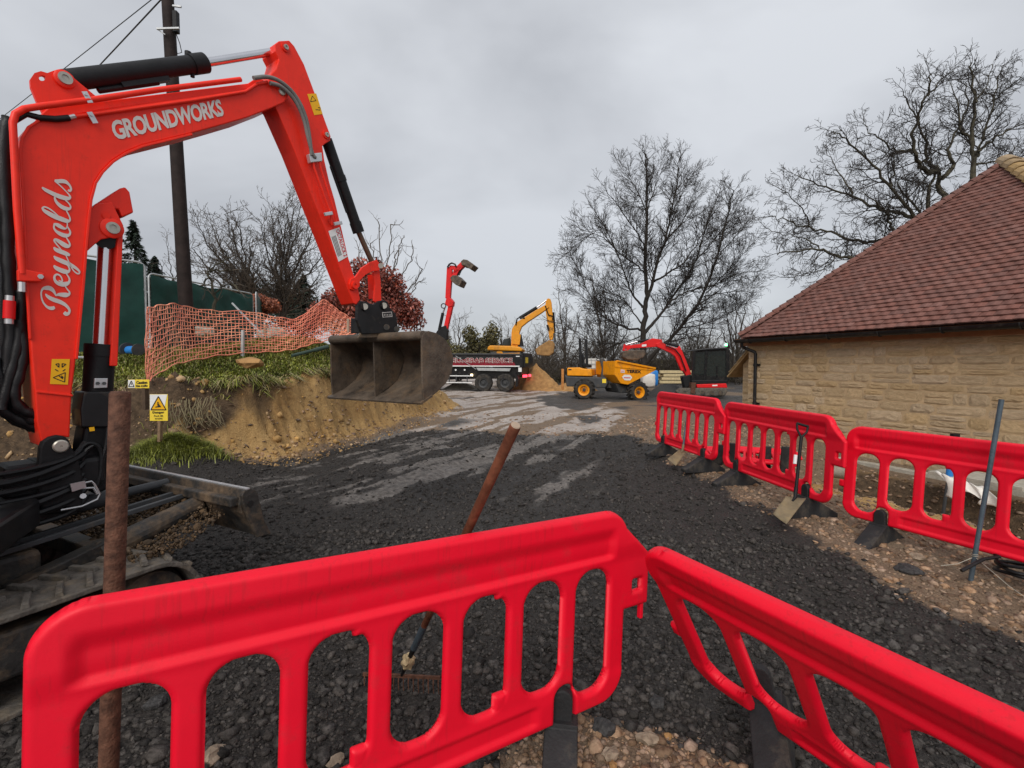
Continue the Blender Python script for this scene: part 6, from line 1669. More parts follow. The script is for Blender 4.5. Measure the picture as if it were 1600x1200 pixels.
# --- red mini excavator by the house
base = P(1100, 618, 21.5)
mx_ = empty('excavator', base, 'red tracked mini excavator with black cab working beside the stone house', 'excavator', 'excavators on the site')
X = Rig(mx_, base, (0.99, -0.12))
for off in (0.25, -1.25):
    tr = X.prism('track', [(1056, 612), (1062, 606.5), (1132, 606), (1138, 611), (1133, 619), (1063, 619.5)], off, 0.35, M['track'], bev=0.06)
    for k in range(5): MB().cyl(X.p(1070 + 14 * k, 614, off + 0.0), X.p(1070 + 14 * k, 614, off + 0.03), 0.10, 12).build('track_roller', M['mudmetal'], tr)
X.prism('track_frame', [(1075, 605), (1130, 605), (1130, 614), (1075, 614)], -0.15, 0.9, M['blackm'])
X.prism('lower_panel', [(1088, 600.5), (1135, 599), (1137, 606), (1089, 606)], 0.12, 1.4, M['fred'], bev=0.03)
X.prism('panel_light', [(1113, 601.4), (1121, 601.2), (1121, 603.2), (1113, 603.4)], 0.125, 0.01, M['white'])
X.prism('deck', [(1080, 594), (1138, 593.5), (1138, 599), (1082, 601)], 0.1, 1.4, M['blackm'], bev=0.03)
X.prism('blade', [(1080.5, 598), (1088, 598), (1086, 615.5), (1079, 615)], 0.3, 1.7, M['rust'], bev=0.02)
cb_ = MB()
cp = [(1084, 548), (1104, 545.5), (1137, 544), (1138, 593.5), (1110, 594), (1082, 594.5)]
X.prism('cab_roof', [(1083, 549), (1084, 546.4), (1104, 544), (1136, 542.6), (1138, 546), (1104, 548)], 0.08, 1.3, M['black'], bev=0.04)
for a, b, w_ in (((1085, 547), (1082, 594), 0.12), ((1104, 546), (1101, 594), 0.10), ((1136.5, 545), (1137, 594), 0.16), ((1120, 570), (1120, 594), 0.06)):
    for off in (0.0, -1.1): X.bar('cab_post', a, b, off, w_, 0.1, M['black'], bev=0.02)
X.prism('window', [(1085.5, 549), (1103, 547.5), (1101, 585), (1084, 586)], 0.0, 0.02, M['glass']); X.prism('window', [(1105, 547), (1135, 546), (1135.5, 588), (1102, 588)], 0.0, 0.02, M['glass'])
X.prism('window', [(1085.5, 549), (1135, 546), (1135.5, 590), (1084, 590)], -1.1, 0.02, M['glass'])
X.prism('door_panel', [(1084, 586), (1101, 586), (1101, 594), (1083, 594.5)], 0.01, 0.05, M['black']); X.prism('door_panel', [(1102, 588), (1136, 588), (1137, 594), (1102, 594)], 0.01, 0.05, M['black'])
X.prism('seat', [(1108, 572), (1114, 566), (1120, 567), (1118, 588), (1107, 588)], -0.35, 0.5, M['steelg'], bev=0.05)
MB().box(X.p(1134.5, 540.8, -0.4), (0.03, 0.03, 0.05)).build('beacon_base', M['blackm'], mx_)
MB().lathe([(0, 0), (0.055, 0), (0.05, 0.08), (0.03, 0.105), (0, 0.11)], X.p(1134.5, 540.5, -0.4), Z3, 14).build('beacon', M['beacon'], mx_, smooth=True)
X.prism('boom', [(1075, 592), (1055, 557), (1048, 551.5), (1026, 541.5), (1024.6, 537), (1034, 534), (1042.5, 540), (1058, 544.5), (1062, 540), (1066, 548), (1080, 583), (1078.5, 592)], -0.2, 0.3, M['fred'], bev=0.02)
X.prism('arm', [(1014, 530.5), (1020, 528.5), (1034, 530.5), (1036, 536), (1026, 542), (975, 545), (974.5, 540.5), (1000, 537.5)], -0.24, 0.22, M['fred'], bev=0.02)
X.cyl('boom_cylinder', (1066, 579), (1057, 558), -0.1, 0.07, M['fred']); X.cyl('arm_cylinder', (1060, 541), (1040, 536), -0.3, 0.06, M['blackm'])
X.cyl('bucket_cylinder', (1014, 531), (996, 533.5), -0.3, 0.05, M['blackm']); X.cyl('piston_rod', (996, 533.5), (978, 538.5), -0.3, 0.03, M['chrome'])
X.bar('link', (976, 538), (974, 548), -0.2, 0.08, 0.26, M['fred']); X.bar('link', (984, 544), (976, 549), -0.2, 0.06, 0.26, M['fred'])
X.prism('label', [(1003, 538.5), (1010, 537.8), (1010, 541), (1003, 541.8)], -0.236, 0.004, M['white'])
X.prism('bucket', [(972, 550), (978, 547.5), (1007, 546.5), (1009.5, 552), (1006, 558), (996, 563), (980, 562), (973, 558)], 0.3, 1.2, M['bucket'], bev=0.04)
X.prism('swing_bracket', [(1066, 588), (1080, 585), (1082, 604), (1070, 606)], -0.1, 0.5, M['blackm'], bev=0.03)
MB().tube([X.p(x, y, -0.1) for x, y in ((1040, 540), (1055, 546), (1063, 556), (1072, 580))], 0.03, 6).build('hose', M['hose'], mx_, smooth=True)
# --- heaps, bags, stakes
def heap(name, c, rx, ry, h, m, label, seed, p_=1.3, cat='heap'):
    n_r, n_a = 16, 44
    V_, Q_ = [], []
    for i in range(n_r + 1):
        t = i / n_r
        for j in range(n_a):
            a = 2 * math.pi * j / n_a
            k = 1 + 0.18 * math.sin(2 * a + seed) + 0.1 * math.sin(5 * a + seed * 2)
            x, y = c[0] + rx * t * k * math.cos(a), c[1] + ry * t * k * math.sin(a)
            V_.append((x, y))
    V_ = np.array(V_); tt = np.repeat(np.arange(n_r + 1) / n_r, n_a)
    zz = c[2] + h * (1 - tt ** p_) * (1 + 0.35 * fbm(V_[:, 0] * 1.2, V_[:, 1] * 1.2, seed, 4)) + 0.12 * h * fbm(V_[:, 0] * 5, V_[:, 1] * 5, seed + 9, 3) - 0.25 * tt ** 3
    for i in range(n_r):
        for j in range(n_a): Q_.append((i * n_a + j, i * n_a + (j + 1) % n_a, (i + 1) * n_a + (j + 1) % n_a, (i + 1) * n_a + j))
    e = empty(name, c, label, cat)
    mesh_np('heap_surface', np.column_stack([V_, zz]), np.array(Q_), m, e, smooth=True)
    return e
q = P(838, 608, 29.0); heap('sand_heap', (q.x, q.y, 0.1), 1.75, 1.5, 1.45, M['clay'], 'tall heap of orange sand behind the rear of the lorry', 3, 1.15)
q = P(890, 605, 27.5); heap('sand_heap', (q.x, q.y, 0.0), 1.9, 0.9, 0.62, M['clay'], 'low ridge of orange sand left of the yellow dumper', 8)
q = P(1044, 614, 23.2); heap('tarmac_heap', (q.x, q.y, 0.05), 1.7, 1.2, 0.72, M['tarm'], 'mound of black tarmac between dumper and red mini excavator', 5)
q = P(1100, 616, 24.6); heap('tarmac_heap', (q.x, q.y, 0.05), 1.4, 1.0, 0.55, M['tarm'], 'low black tarmac mound behind the red mini excavator', 6)
q = P(722, 606, 29.5); heap('rubble_heap', (q.x, q.y, 0.1), 1.6, 0.7, 0.5, M['concrete'], 'pale rubble heap seen beneath the black lorry', 12)
def bag(px, py, d, w_, h_, m, label, seed):
    q = P(px, py, d); bm = bmesh.new(); bmesh.ops.create_cube(bm, size=1.0); bmesh.ops.subdivide_edges(bm, edges=bm.edges, cuts=5, use_grid_fill=True)
    rs = random.Random(seed)
    for v in bm.verts:
        r2 = v.co.length; v.co = v.co.lerp(v.co.normalized() * 0.58, 0.42)
        v.co += Vector((rs.uniform(-.02, .02), rs.uniform(-.02, .02), rs.uniform(-.02, .02)))
        v.co = Vector((v.co.x * w_, v.co.y * w_, v.co.z * h_))
    me = bpy.data.meshes.new('bulk_bag'); bm.to_mesh(me); bm.free(); me.materials.append(m); me.polygons.foreach_set('use_smooth', [True] * len(me.polygons))
    o = bpy.data.objects.new('bulk_bag', me); COL.objects.link(o); o.location = (q.x, q.y, q.z + h_ * 0.45)
    tag(o, label, 'bag')
bag(1012, 604, 26.5, 0.7, 0.75, M['pwhite'], 'white bulk bag behind the skip of the yellow dumper', 1)
bag(1020, 602, 27.0, 0.5, 0.9, M['blue'], 'blue wrapped bundle behind the white bulk bag', 2)
e = empty('liquid_container', P(930, 592, 25.5), 'white caged liquid container behind the seat of the yellow dumper', 'container')
q = P(930, 582, 25.5); MB().box(q + Vector((0, 0, 0.25)), (0.5, 0.5, 0.48)).build('tank', M['pwhite'], e, bev=0.08)
k = MB()
for i in range(6):
    x = -0.5 + 0.2 * i
    k.bar(q + Vector((x, -0.53, -0.28)), q + Vector((x, -0.53, 0.78)), 0.025, 0.025)
for i in range(5): k.bar(q + Vector((-0.52, -0.55, -0.2 + 0.22 * i)), q + Vector((0.52, -0.55, -0.2 + 0.22 * i)), 0.022, 0.022)
k.build('cage', M['galv'], e); MB().box(q + Vector((0, 0, -0.42)), (0.55, 0.55, 0.10)).build('pallet', M['wood'], e)
q = P(879, 602, 24.0); e = empty('timber_post', q, 'orange brown timber post standing beside the tail of the dumper', 'post')
MB().box(q + Vector((0, 0, 0.3)), (0.06, 0.06, 0.52)).build('post', mat('orange_timber', (0.50, 0.21, 0.06), 0.7, var=0.25), e, bev=0.01)
e = empty('timber_stack', P(1065, 602, 28.5), 'stack of pale sawn timber behind the black tarmac mound', 'timber')
q = P(1062, 600, 28.5)
for r_ in range(4):
    for c_ in range(3):
        MB().box(q + Vector((-0.2 + 0.1 * ((r_ * 7 + c_) % 3), 0.3 * c_, 0.12 + 0.2 * r_)), (1.0, 0.13, 0.08)).build('plank', mat('pale_sawn_timber', (0.52, 0.42, 0.24), 0.7, var=0.2) if (r_ == 0 and c_ == 0) else bpy.data.materials['pale_sawn_timber'], e, bev=0.01)
# ---------------------------------------------------------------- things on the bank
def gp_(x, y): return Vector((x, y, gz(x, y)))
# utility pole
pb_, pt_ = P(291, 485, 9.5), P(262, 0, 9.5)
dv_ = (pt_ - pb_).normalized()
g0 = pb_ - dv_ * ((pb_.z - 1.2) / dv_.z); tip = pt_ + dv_ * 1.0
up0 = empty('utility_pole', g0, 'tall dark creosoted timber utility pole on the bank', 'utility pole')
MB().tube([g0, g0.lerp(tip, 0.5), tip], [0.130, 0.116, 0.098], 18).build('pole', M['pole'], up0, smooth=True)
c = P(275, 35, 9.45); MB().box(c, (0.045, 0.05, 0.20)).build('cable_box', M['blackm'], up0, bev=0.015)
k = MB(); a = P(245, 45, 9.3); b = P(280, 44, 9.3); k.bar(a, b, 0.03, 0.03); a = P(270, 9, 9.4); k.bar(a, a + Vector((0.16, 0, -0.02)), 0.03, 0.03); k.bar(P(245, 45, 9.3), P(258, 54, 9.35), 0.015, 0.015)
k.build('step_bracket', M['galv'], up0)
MB().tube([P(275, 52, 9.45), P(281, 68, 9.45), P(284, 82, 9.45), P(277, 84, 9.45), P(275, 70, 9.45)], 0.008, 5).build('slack_cable', M['hose'], up0)
for i, (A, B, r_, lb) in enumerate(((P(264, -22, 9.5), P(-320, 420, 38), 0.009, 'thin overhead wire running down left from the utility pole, the left one'), (P(268, -18, 9.4), P(-160, 420, 38), 0.014, 'thicker overhead wire running down left from the utility pole'))):
    w_ = [A.lerp(B, t) - Vector((0, 0, 1.0 * t * (1 - t))) for t in [k / 16 for k in range(17)]]
    tag(MB().tube(w_, r_, 5).build('overhead_wire', M['hose'], loc=A), lb, 'wire')
# green sheeted fence panels
def fence_panel(a, b, z0, h, label, seed):
    a, b = Vector((a[0], a[1], z0)), Vector((b[0], b[1], z0))
    e = empty('fence_panel', a, label, 'fence', 'green sheeted temporary fence panels')
    d = (b - a); L = d.length; d.normalize(); nn = Vector((d.y, -d.x, 0))
    r = 0.12
    path = [a, a + Z3 * (h - r)] + [a + d * (r - r * math.cos(t)) + Z3 * (h - r + r * math.sin(t)) for t in (0.4, 0.8, 1.2)] + [a + d * r + Z3 * h, b - d * r + Z3 * h] + [b - d * (r - r * math.sin(t)) + Z3 * (h - r + r * math.cos(t)) for t in (0.4, 0.8, 1.2)] + [b + Z3 * (h - r), b]
    f_ = MB(); f_.tube(path, 0.021, 10); f_.tube([a + Z3 * 0.15, b + Z3 * 0.15], 0.019, 10)
    f_.build('frame', M['galv'], e, smooth=True)
    NX_, NZ_ = 70, 36
    rs = np.random.default_rng(seed)
    uu, vv = np.meshgrid(np.linspace(0.008, 0.992, NX_), np.linspace(0.04, 0.985, NZ_))
    wr = 0.055 * fbm(uu * 5 + vv * 1.5, vv * 2.2, seed, 4) + 0.035 * np.sin(uu * 24 + 5 * fbm(uu * 2, vv * 2, seed + 3, 2)) * (0.3 + vv * 0.6) * 0.6
    wr = wr * np.minimum(1, np.minimum(np.minimum(uu, 1 - uu) * 14, np.minimum(vv, 1 - vv) * 10)) + 0.026
    sagz = -0.05 * np.sin(uu * math.pi * 3) ** 2 * (vv > 0.97)
    px_ = a.x + d.x * L * uu + nn.x * wr; py_ = a.y + d.y * L * uu + nn.y * wr; pz_ = z0 + h * vv + sagz
    idx_ = np.arange(NX_ * NZ_).reshape(NZ_, NX_)
    Q_ = np.stack([idx_[:-1, :-1], idx_[:-1, 1:], idx_[1:, 1:], idx_[1:, :-1]], -1).reshape(-1, 4)
    mesh_np('sheeting', np.stack([px_, py_, pz_], -1).reshape(-1, 3), Q_, M['tarp'], e, smooth=True)
    return e
fence_panel((-9.75, 6.9), (-7.32, 9.65), 1.60, 2.08, 'green sheeted fence panel seen behind the boom of the nearest excavator', 3)
fence_panel((-12.2, 4.3), (-9.80, 6.85), 1.55, 2.08, 'green sheeted fence panel furthest left behind the hoses of the excavator', 9)
fence_panel((-8.60, 11.45), (-7.95, 14.8), 1.82, 2.0, 'green sheeted fence panel behind the utility pole', 5)
fence_panel((-7.9, 14.9), (-9.3, 18.0), 1.9, 2.0, 'green sheeted fence panel at the far end beside the russet hedge', 7)
MB_ = MB(); MB_.tube([P(113, 558, 8.2), P(214, 562, 8.8)], 0.024, 8)
tag(MB_.build('scaffold_tube', M['galv'], loc=P(113, 558, 8.2)), 'grey scaffold tube lying along the foot of the green fence', 'tube')
q = P(206, 547, 8.9); e = empty('cable_drum', q, 'blue cable drum lying by the foot of the green fence', 'drum')
axd = Vector((0.9, -0.35, 0)).normalized()
MB().cyl(q - axd * 0.09, q + axd * 0.17, 0.075, 20).build('winding', M['blue'], e, smooth=True)
MB().cyl(q - axd * 0.14, q - axd * 0.10, 0.14, 22).build('flange', M['steelg'], e, smooth=True); MB().cyl(q + axd * 0.175, q + axd * 0.20, 0.115, 22).build('flange', M['steelg'], e, smooth=True)
a, b = P(456, 556, 8.95), P(512, 542, 9.6)
tag(MB().tube([a, a.lerp(b, 0.6), a.lerp(b, 0.61), b], [0.032, 0.032, 0.042, 0.042], 12).build('drain_pipe', M['pipeg'], smooth=True, loc=a), 'dark green plastic pipe lying on the grass edge beside the big bucket', 'pipe')
# orange mesh barrier
ST = [(230, 482, 229, 602, 7.3), (246, 478, 238, 590, 7.6), (272, 475, 272, 570, 8.2), (300, 481, 305, 562, 8.7), (340, 486, 345, 555, 9.2), (388, 487, 392, 551, 9.8), (430, 495, 432, 549, 10.3), (462, 498, 462, 545, 10.6),
      (485, 484, 485, 538, 10.8), (506, 469, 508, 533, 11.0), (525, 482, 528, 528, 11.2), (543, 494, 545, 523, 11.4), (566, 507, 568, 520, 11.7), (600, 512, 602, 524, 12.2)]
tops = [P(a, b, d) for a, b, c_, e_, d in ST]; bots = [P(c_, e_, d - 0.25) for a, b, c_, e_, d in ST]
def catm(pts, n):
    out = []
    m_ = len(pts) - 1
    for k in range(n):
        t = k / (n - 1) * m_; i = min(int(t), m_ - 1); u = t - i
        p0, p1, p2, p3 = pts[max(i - 1, 0)], pts[i], pts[i + 1], pts[min(i + 2, m_)]
        out.append(0.5 * ((2 * p1) + (p2 - p0) * u + (2 * p0 - 5 * p1 + 4 * p2 - p3) * u * u + (3 * p1 - p0 - 3 * p2 + p3) * u ** 3))
    return out
NC, NR_ = 104, 15
T_, B_2 = catm(tops, NC), catm(bots, NC)
net = empty('orange_mesh_fence', bots[0], 'sagging orange plastic mesh fence strung along the top of the bank', 'fence')
grid = []
for j in range(NR_):
    v = j / (NR_ - 1)
    row = []
    for i in range(NC):
        p_ = T_[i].lerp(B_2[i], v)
        w_ = math.sin(i * 0.33 + v * 3) * 0.05 * math.sin(math.pi * v) + 0.02 * math.sin(i * 1.9 + j * 1.3)
        row.append(p_ + Vector((0.3 * w_, -w_, 0.012 * math.sin(i * 0.9 + j * 2.2))))
    grid.append(row)
k = MB()
for j in range(NR_): k.tube(grid[j], 0.0085 if 0 < j < NR_ - 1 else 0.011, 4, cap=False)
for i in range(NC): k.tube([grid[j][i] for j in range(NR_)], 0.0055, 4, cap=False)
k.build('mesh', M['net'], net, kind='stuff')
for i, (x, y0, y1, d) in enumerate(((379.5, 516, 553, 9.4), (414.5, 506, 530, 11.0), (294, 507, 535, 9.6), (544, 498, 530, 11.2))):
    a, b = P(x, y0, d), P(x - 0.5, y1 + 6, d)
    MB().bar(b, a, 0.055, 0.05).build('stake', M['endgrain'] if i != 0 else M['galv'], net, bev=0.004)
tag(MB().tube([P(363, 474, 11.2), P(413, 526, 10.6)], 0.022, 8).build('prop', M['galv'], loc=P(413, 526, 10.6)), 'slanting grey prop tube behind the orange mesh', 'tube')
for (x, y, d, s_, lb, sd) in ((425, 527, 11.6, 0.26, 'pale boulder behind the orange mesh, beside the stake', 22), (440, 530, 11.8, 0.2, 'smaller pale boulder behind the orange mesh', 23), (320, 522, 11.0, 0.22, 'rounded pale boulder behind the left part of the orange mesh', 24)):
    boulder(x, y, 0, s_, M['concrete'], lb, seed=sd, d=d, flat=0.6)
# two yellow signs on stakes
def sign(px0, py0, px1, py1, d, name, label):
    c = [P(px0, py0, d), P(px1, py0, d), P(px1, py1, d), P(px0, py1, d)]
    e = empty(name, (c[3] + c[2]) / 2, label, 'sign')
    MB().prism(c, (0, 0.006, 0)).build('board', M['sign'], e)
    return e, lambda u, v: c[0] + (c[1] - c[0]) * u + (c[3] - c[0]) * v + Vector((0, -0.003, 0))
def tri(e, f, cu, cv, w_, h_, m, t, hollow=True):
    a, b, c = f(cu, cv), f(cu - w_, cv + h_), f(cu + w_, cv + h_)
    k = MB()
    for p_, q_ in ((a, b), (b, c), (c, a)): k.bar(p_, q_, t, 0.001, up=(0, 1, 0))
    k.build('warning_triangle', m, e)
e, f = sign(200, 593, 233, 606.5, 6.45, 'warning_sign', 'small wide yellow caution sign on a short stake at the bank')
MB().prism([f(0.01, 0.04), f(0.33, 0.04), f(0.33, 0.96), f(0.01, 0.96)], (0, 0.001, 0)).build('white_field', M['white'], e)
f2 = lambda u, v: f(u, v) + Vector((0, -0.002, 0))
tri(e, f2, 0.17, 0.16, 0.13, 0.66, M['blackv'], 0.010)
MB().bar(f2(0.17, 0.4), f2(0.17, 0.64), 0.009, 0.001, up=(0, 1, 0)).build('exclamation', M['blackv'], e)
lettering('Caution', f2(0.40, 0.52), f2(0.92, 0.50), f2(0.40, 0.16), M['blackv'], e, bold=0.035)
lettering('Site traffic', f2(0.38, 0.86), f2(0.94, 0.84), f2(0.38, 0.60), M['blackv'], e, bold=0.03)
MB().bar(P(227, 606, 6.48), P(228, 640, 6.48), 0.07, 0.04).build('stake', M['woodd'], e)
e, f = sign(234, 616, 262, 657.5, 6.3, 'danger_sign', 'upright yellow danger sign with lift truck symbol on a wooden stake')
MB().prism([f(0.01, 0.01), f(0.98, 0.01), f(0.80, 0.58), f(0.02, 0.60)], (0, 0.001, 0)).build('white_field', M['white'], e)
f2 = lambda u, v: f(u, v) + Vector((0, -0.002, 0))
MB().prism([f2(0.5, 0.09), f2(0.92, 0.57), f2(0.08, 0.59)], (0, 0.001, 0)).build('yellow_field', M['yellowv'], e)
f3 = lambda u, v: f(u, v) + Vector((0, -0.0045, 0))
tri(e, f3, 0.5, 0.08, 0.42, 0.50, M['blackv'], 0.011)
k = MB()
k.prism([f3(0.32, 0.47), f3(0.48, 0.44), f3(0.48, 0.36), f3(0.60, 0.42), f3(0.66, 0.48), f3(0.34, 0.50)], (0, 0.001, 0)); k.bar(f3(0.48, 0.28), f3(0.56, 0.42), 0.007, 0.001, up=(0, 1, 0)); k.bar(f3(0.46, 0.29), f3(0.45, 0.42), 0.007, 0.001, up=(0, 1, 0))
k.build('truck_symbol', M['blackv'], e)
lettering('Danger', f3(0.17, 0.745), f3(0.82, 0.735), f3(0.17, 0.64), M['blackv'], e, bold=0.03)
lettering('Fork lift', f3(0.26, 0.85), f3(0.76, 0.84), f3(0.26, 0.78), M['blackv'], e, bold=0.02)
lettering('trucks', f3(0.30, 0.945), f3(0.72, 0.935), f3(0.30, 0.88), M['blackv'], e, bold=0.02)
MB().bar(P(251, 655, 6.33), P(250, 690, 6.33), 0.055, 0.035).build('stake', M['wood'], e)
# roots hanging from the undercut sod
rt2 = MB(); rs = random.Random(5)
for i in range(90):
    px = rs.uniform(265, 345); py = 625 + (px - 265) * -0.1 + rs.uniform(0, 30)
    d = 6.95 + (px - 265) * 0.006
    p_ = P(px, py, d); pts = [p_]
    v_ = Vector((rs.uniform(-0.4, 0.4), -0.25, -1))
    for s in range(4): p_ = p_ + v_ * rs.uniform(0.04, 0.1); v_ = v_ + Vector((rs.uniform(-.6, .6), rs.uniform(-.3, .3), 0.1)); pts.append(p_.copy())
    rt2.tube(pts, [0.006, 0.005, 0.004, 0.003, 0.002], 4)
tag(rt2.build('hanging_roots', M['grassd'], kind='stuff'), 'pale roots and stalks hanging under the sod of the cut bank', 'roots')

# ---------------------------------------------------------------- trees
class Tubes:
    """many polylines of equal length become tubes at once"""
    def __init__(s): s.b = {}
    def add(s, pts, r0, r1, sides): s.b.setdefault((len(pts), sides), []).append((pts, r0, r1))
    def mesh(s, name, m, parent):
        VV_, QQ_, n0 = [], [], 0
        for (k, sd), it in s.b.items():
            Pn = np.array([[tuple(p) for p in q[0]] for q in it]); n = len(it)
            r0 = np.array([q[1] for q in it]); r1 = np.array([q[2] for q in it])
            d = np.gradient(Pn, axis=1) if k > 2 else np.repeat(Pn[:, 1:] - Pn[:, :1], 2, 1)
            d = d / (np.linalg.norm(d, axis=2, keepdims=True) + 1e-9)
            ref = np.where(np.abs(d[:, :1, 2:3]) < 0.9, np.array([0, 0, 1.0]), np.array([1.0, 0, 0]))
            x = np.cross(d, np.broadcast_to(ref, d.shape)); x /= np.linalg.norm(x, axis=2, keepdims=True) + 1e-9
            y = np.cross(d, x)
            rr_ = r0[:, None] + (r1 - r0)[:, None] * np.linspace(0, 1, k)[None]
            a = np.arange(sd) * 2 * math.pi / sd
            V = Pn[:, :, None, :] + rr_[:, :, None, None] * (x[:, :, None, :] * np.cos(a)[None, None, :, None] + y[:, :, None, :] * np.sin(a)[None, None, :, None])
            idx_ = np.arange(n * k * sd).reshape(n, k, sd)
            nx_ = np.roll(idx_, -1, 2)
            Q_ = np.stack([idx_[:, :-1], nx_[:, :-1], nx_[:, 1:], idx_[:, 1:]], -1).reshape(-1, 4)
            VV_.append(V.reshape(-1, 3)); QQ_.append(Q_ + n0); n0 += n * k * sd
        return mesh_np(name, np.concatenate(VV_), np.concatenate(QQ_), m, parent, smooth=True)
def chaikin(p, n=2):
    for _ in range(n):
        q = [p[0]]
        for a, b in zip(p[:-1], p[1:]): q += [a.lerp(b, 0.25), a.lerp(b, 0.75)]
        p = q + [p[-1]]
    return p
def twigs(T, rs, p, d, L, r, lev, maxlev, wob, ang, up, dens, rmin):
    n = (6, 5, 4, 3)[min(lev, 3)]
    pts = [p.copy()]; dd = d.copy(); dirs = [d.copy()]
    for i in range(n - 1):
        dd = (dd + Vector((rs.gauss(0, wob), rs.gauss(0, wob), rs.gauss(0, wob) + up))).normalized()
        pts.append(pts[-1] + dd * (L / (n - 1))); dirs.append(dd.copy())
    T.add(pts, r, max(rmin, r * 0.35), 4 if lev == 0 else 3)
    if lev >= maxlev: return
    m = max(2, int(dens[lev] * L + rs.random()))
    for k in range(m):
        t = 0.2 + 0.8 * (k + rs.random()) / m
        i = min(int(t * (n - 1)), n - 2); u = t * (n - 1) - i
        q = pts[i].lerp(pts[i + 1], u); di = dirs[i + 1]
        ax_ = di.cross(Vector((rs.gauss(0, 1), rs.gauss(0, 1), rs.gauss(0, 1)))).normalized()
        a = rs.gauss(ang, 0.18)
        nd = (di * math.cos(a) + ax_ * math.sin(a)).normalized()
        twigs(T, rs, q, nd, L * rs.uniform(0.42, 0.62) * (1.1 - 0.4 * t), max(rmin, r * 0.5), lev + 1, maxlev, wob, ang, up, dens, rmin)
def tree(name, label, base, limbs, d, depth, bark, twm, seed, lens=(1.6,), dens=(2.4, 4.0, 6.0, 8.0), wob=0.16, ang=0.7, up=0.07, maxlev=2, rmin=0.008, group=None, cat='tree', spacing=0.42, jit=0.05, trunk_n=1):
    """limbs: [(pixel polyline, start radius)]; each keeps its own depth so that the crown has volume"""
    rs = random.Random(seed)
    e = empty(name, base, label, cat, group)
    T1, T2 = MB(), Tubes()
    for li, (pl, r0) in enumerate(limbs):
        dz = 0 if li < trunk_n else rs.uniform(-1, 1) * depth
        k = len(pl)
        r0 = r0; d0 = d if li < trunk_n else d + rs.uniform(-0.05, 0.05)
        pts = [P(x, y, d0 + dz * (i / max(1, k - 1))) for i, (x, y) in enumerate(pl)]
        pts = chaikin(pts, 2)
        pts = [pts[0]] + [p_ + Vector((rs.gauss(0, jit), rs.gauss(0, jit), rs.gauss(0, jit))) for p_ in pts[1:]]
        n = len(pts)
        rad_ = [max(0.014, r0 * (1 - 0.86 * (i / (n - 1)) ** 0.8)) for i in range(n)]
        T1.tube(pts, rad_, 8 if r0 > 0.08 else 6)
        L = sum((b - a).length for a, b in zip(pts[:-1], pts[1:]))
        acc = 0.0; nxt = L * (0.5 if li < trunk_n else 0.14)
        for i in range(n - 1):
            s_ = (pts[i + 1] - pts[i]).length
            while acc + s_ > nxt:
                u = (nxt - acc) / s_; q = pts[i].lerp(pts[i + 1], u); di = (pts[i + 1] - pts[i]).normalized()
                ax_ = di.cross(Vector((rs.gauss(0, 1), rs.gauss(0, 1), rs.gauss(0, 1)))).normalized(); a = rs.gauss(ang, 0.2)
                nd = (di * math.cos(a) + ax_ * math.sin(a)).normalized()
                ln = lens[0] * rs.uniform(0.6, 1.25) * (1.15 - 0.55 * nxt / L)
                twigs(T2, rs, q, nd, ln, max(rmin, min(rad_[i] * 0.5, 0.012 + ln * 0.012)), 0, maxlev, wob, ang, up, dens, rmin)
                nxt += spacing * rs.uniform(0.6, 1.4)
            acc += s_
        twigs(T2, rs, pts[-1], (pts[-1] - pts[-2]).normalized(), lens[0] * 0.7, 0.014, 0, maxlev, wob, ang, up, dens, rmin)
    T1.build('trunk', bark, e, smooth=True)
    T2.mesh('crown', twm, e)
    return e
b_ = P(1006, 612, 30)
BEECH = [([(1005, 614), (1006, 557), (1004, 525), (1007.6, 490), (1011, 460), (1007.6, 423), (1009, 373), (1012, 327), (1010, 283), (1009, 240)], 0.27),
         ([(1010, 470), (1018, 450), (1023.6, 420), (1041, 373), (1047, 335), (1056, 297), (1061, 246)], 0.15),
         ([(1006, 520), (1025, 500), (1044, 475), (1088, 408), (1102, 356), (1127, 292)], 0.14),
         ([(1010, 566), (1041, 536), (1073, 501), (1102, 458), (1122, 397), (1140, 327), (1145, 295)], 0.16),
         ([(1022, 440), (1046, 425), (1073, 408), (1095, 370), (1108, 335)], 0.09),
         ([(1044, 475), (1062, 460), (1085, 452), (1115, 446), (1146, 426), (1190, 424)], 0.08),
         ([(1100, 464), (1130, 456), (1160, 455), (1186, 442)], 0.05), ([(1060, 512), (1100, 508), (1140, 490), (1170, 470)], 0.05),
         ([(1004, 515), (985, 514), (968, 510), (936, 490), (913, 443), (888, 390)], 0.09),
         ([(1004, 480), (1000, 474), (986, 458), (971, 414), (948, 356), (924, 322)], 0.10),
         ([(1002, 506), (997, 499), (980, 472), (957, 458), (925, 440), (900, 421)], 0.07),
         ([(1008, 428), (1003, 420), (971, 399), (948, 373), (904, 356)], 0.07), ([(1010, 392), (1005, 380), (980, 341), (944, 294)], 0.07),
         ([(1011, 340), (1000, 305), (986, 283), (967, 257)], 0.05), ([(1041, 373), (1056, 360), (1070, 340), (1090, 295)], 0.06), ([(1047, 340), (1062, 310), (1084, 268)], 0.05),
         ([(1012, 327), (1022, 300), (1030, 262), (1036, 246)], 0.05), ([(1002, 525), (975, 535), (940, 540), (905, 520), (878, 505)], 0.05),
         ([(980, 472), (960, 490), (930, 480), (890, 450)], 0.04), ([(1102, 458), (1130, 430), (1160, 400), (1180, 380)], 0.05), ([(1122, 397), (1150, 370), (1172, 340)], 0.04),
         ([(948, 356), (930, 360), (905, 380), (880, 400)], 0.035), ([(1088, 408), (1120, 370), (1150, 330), (1160, 310)], 0.045)]
BEECH = [(a, r * 0.9) for a, r in BEECH]
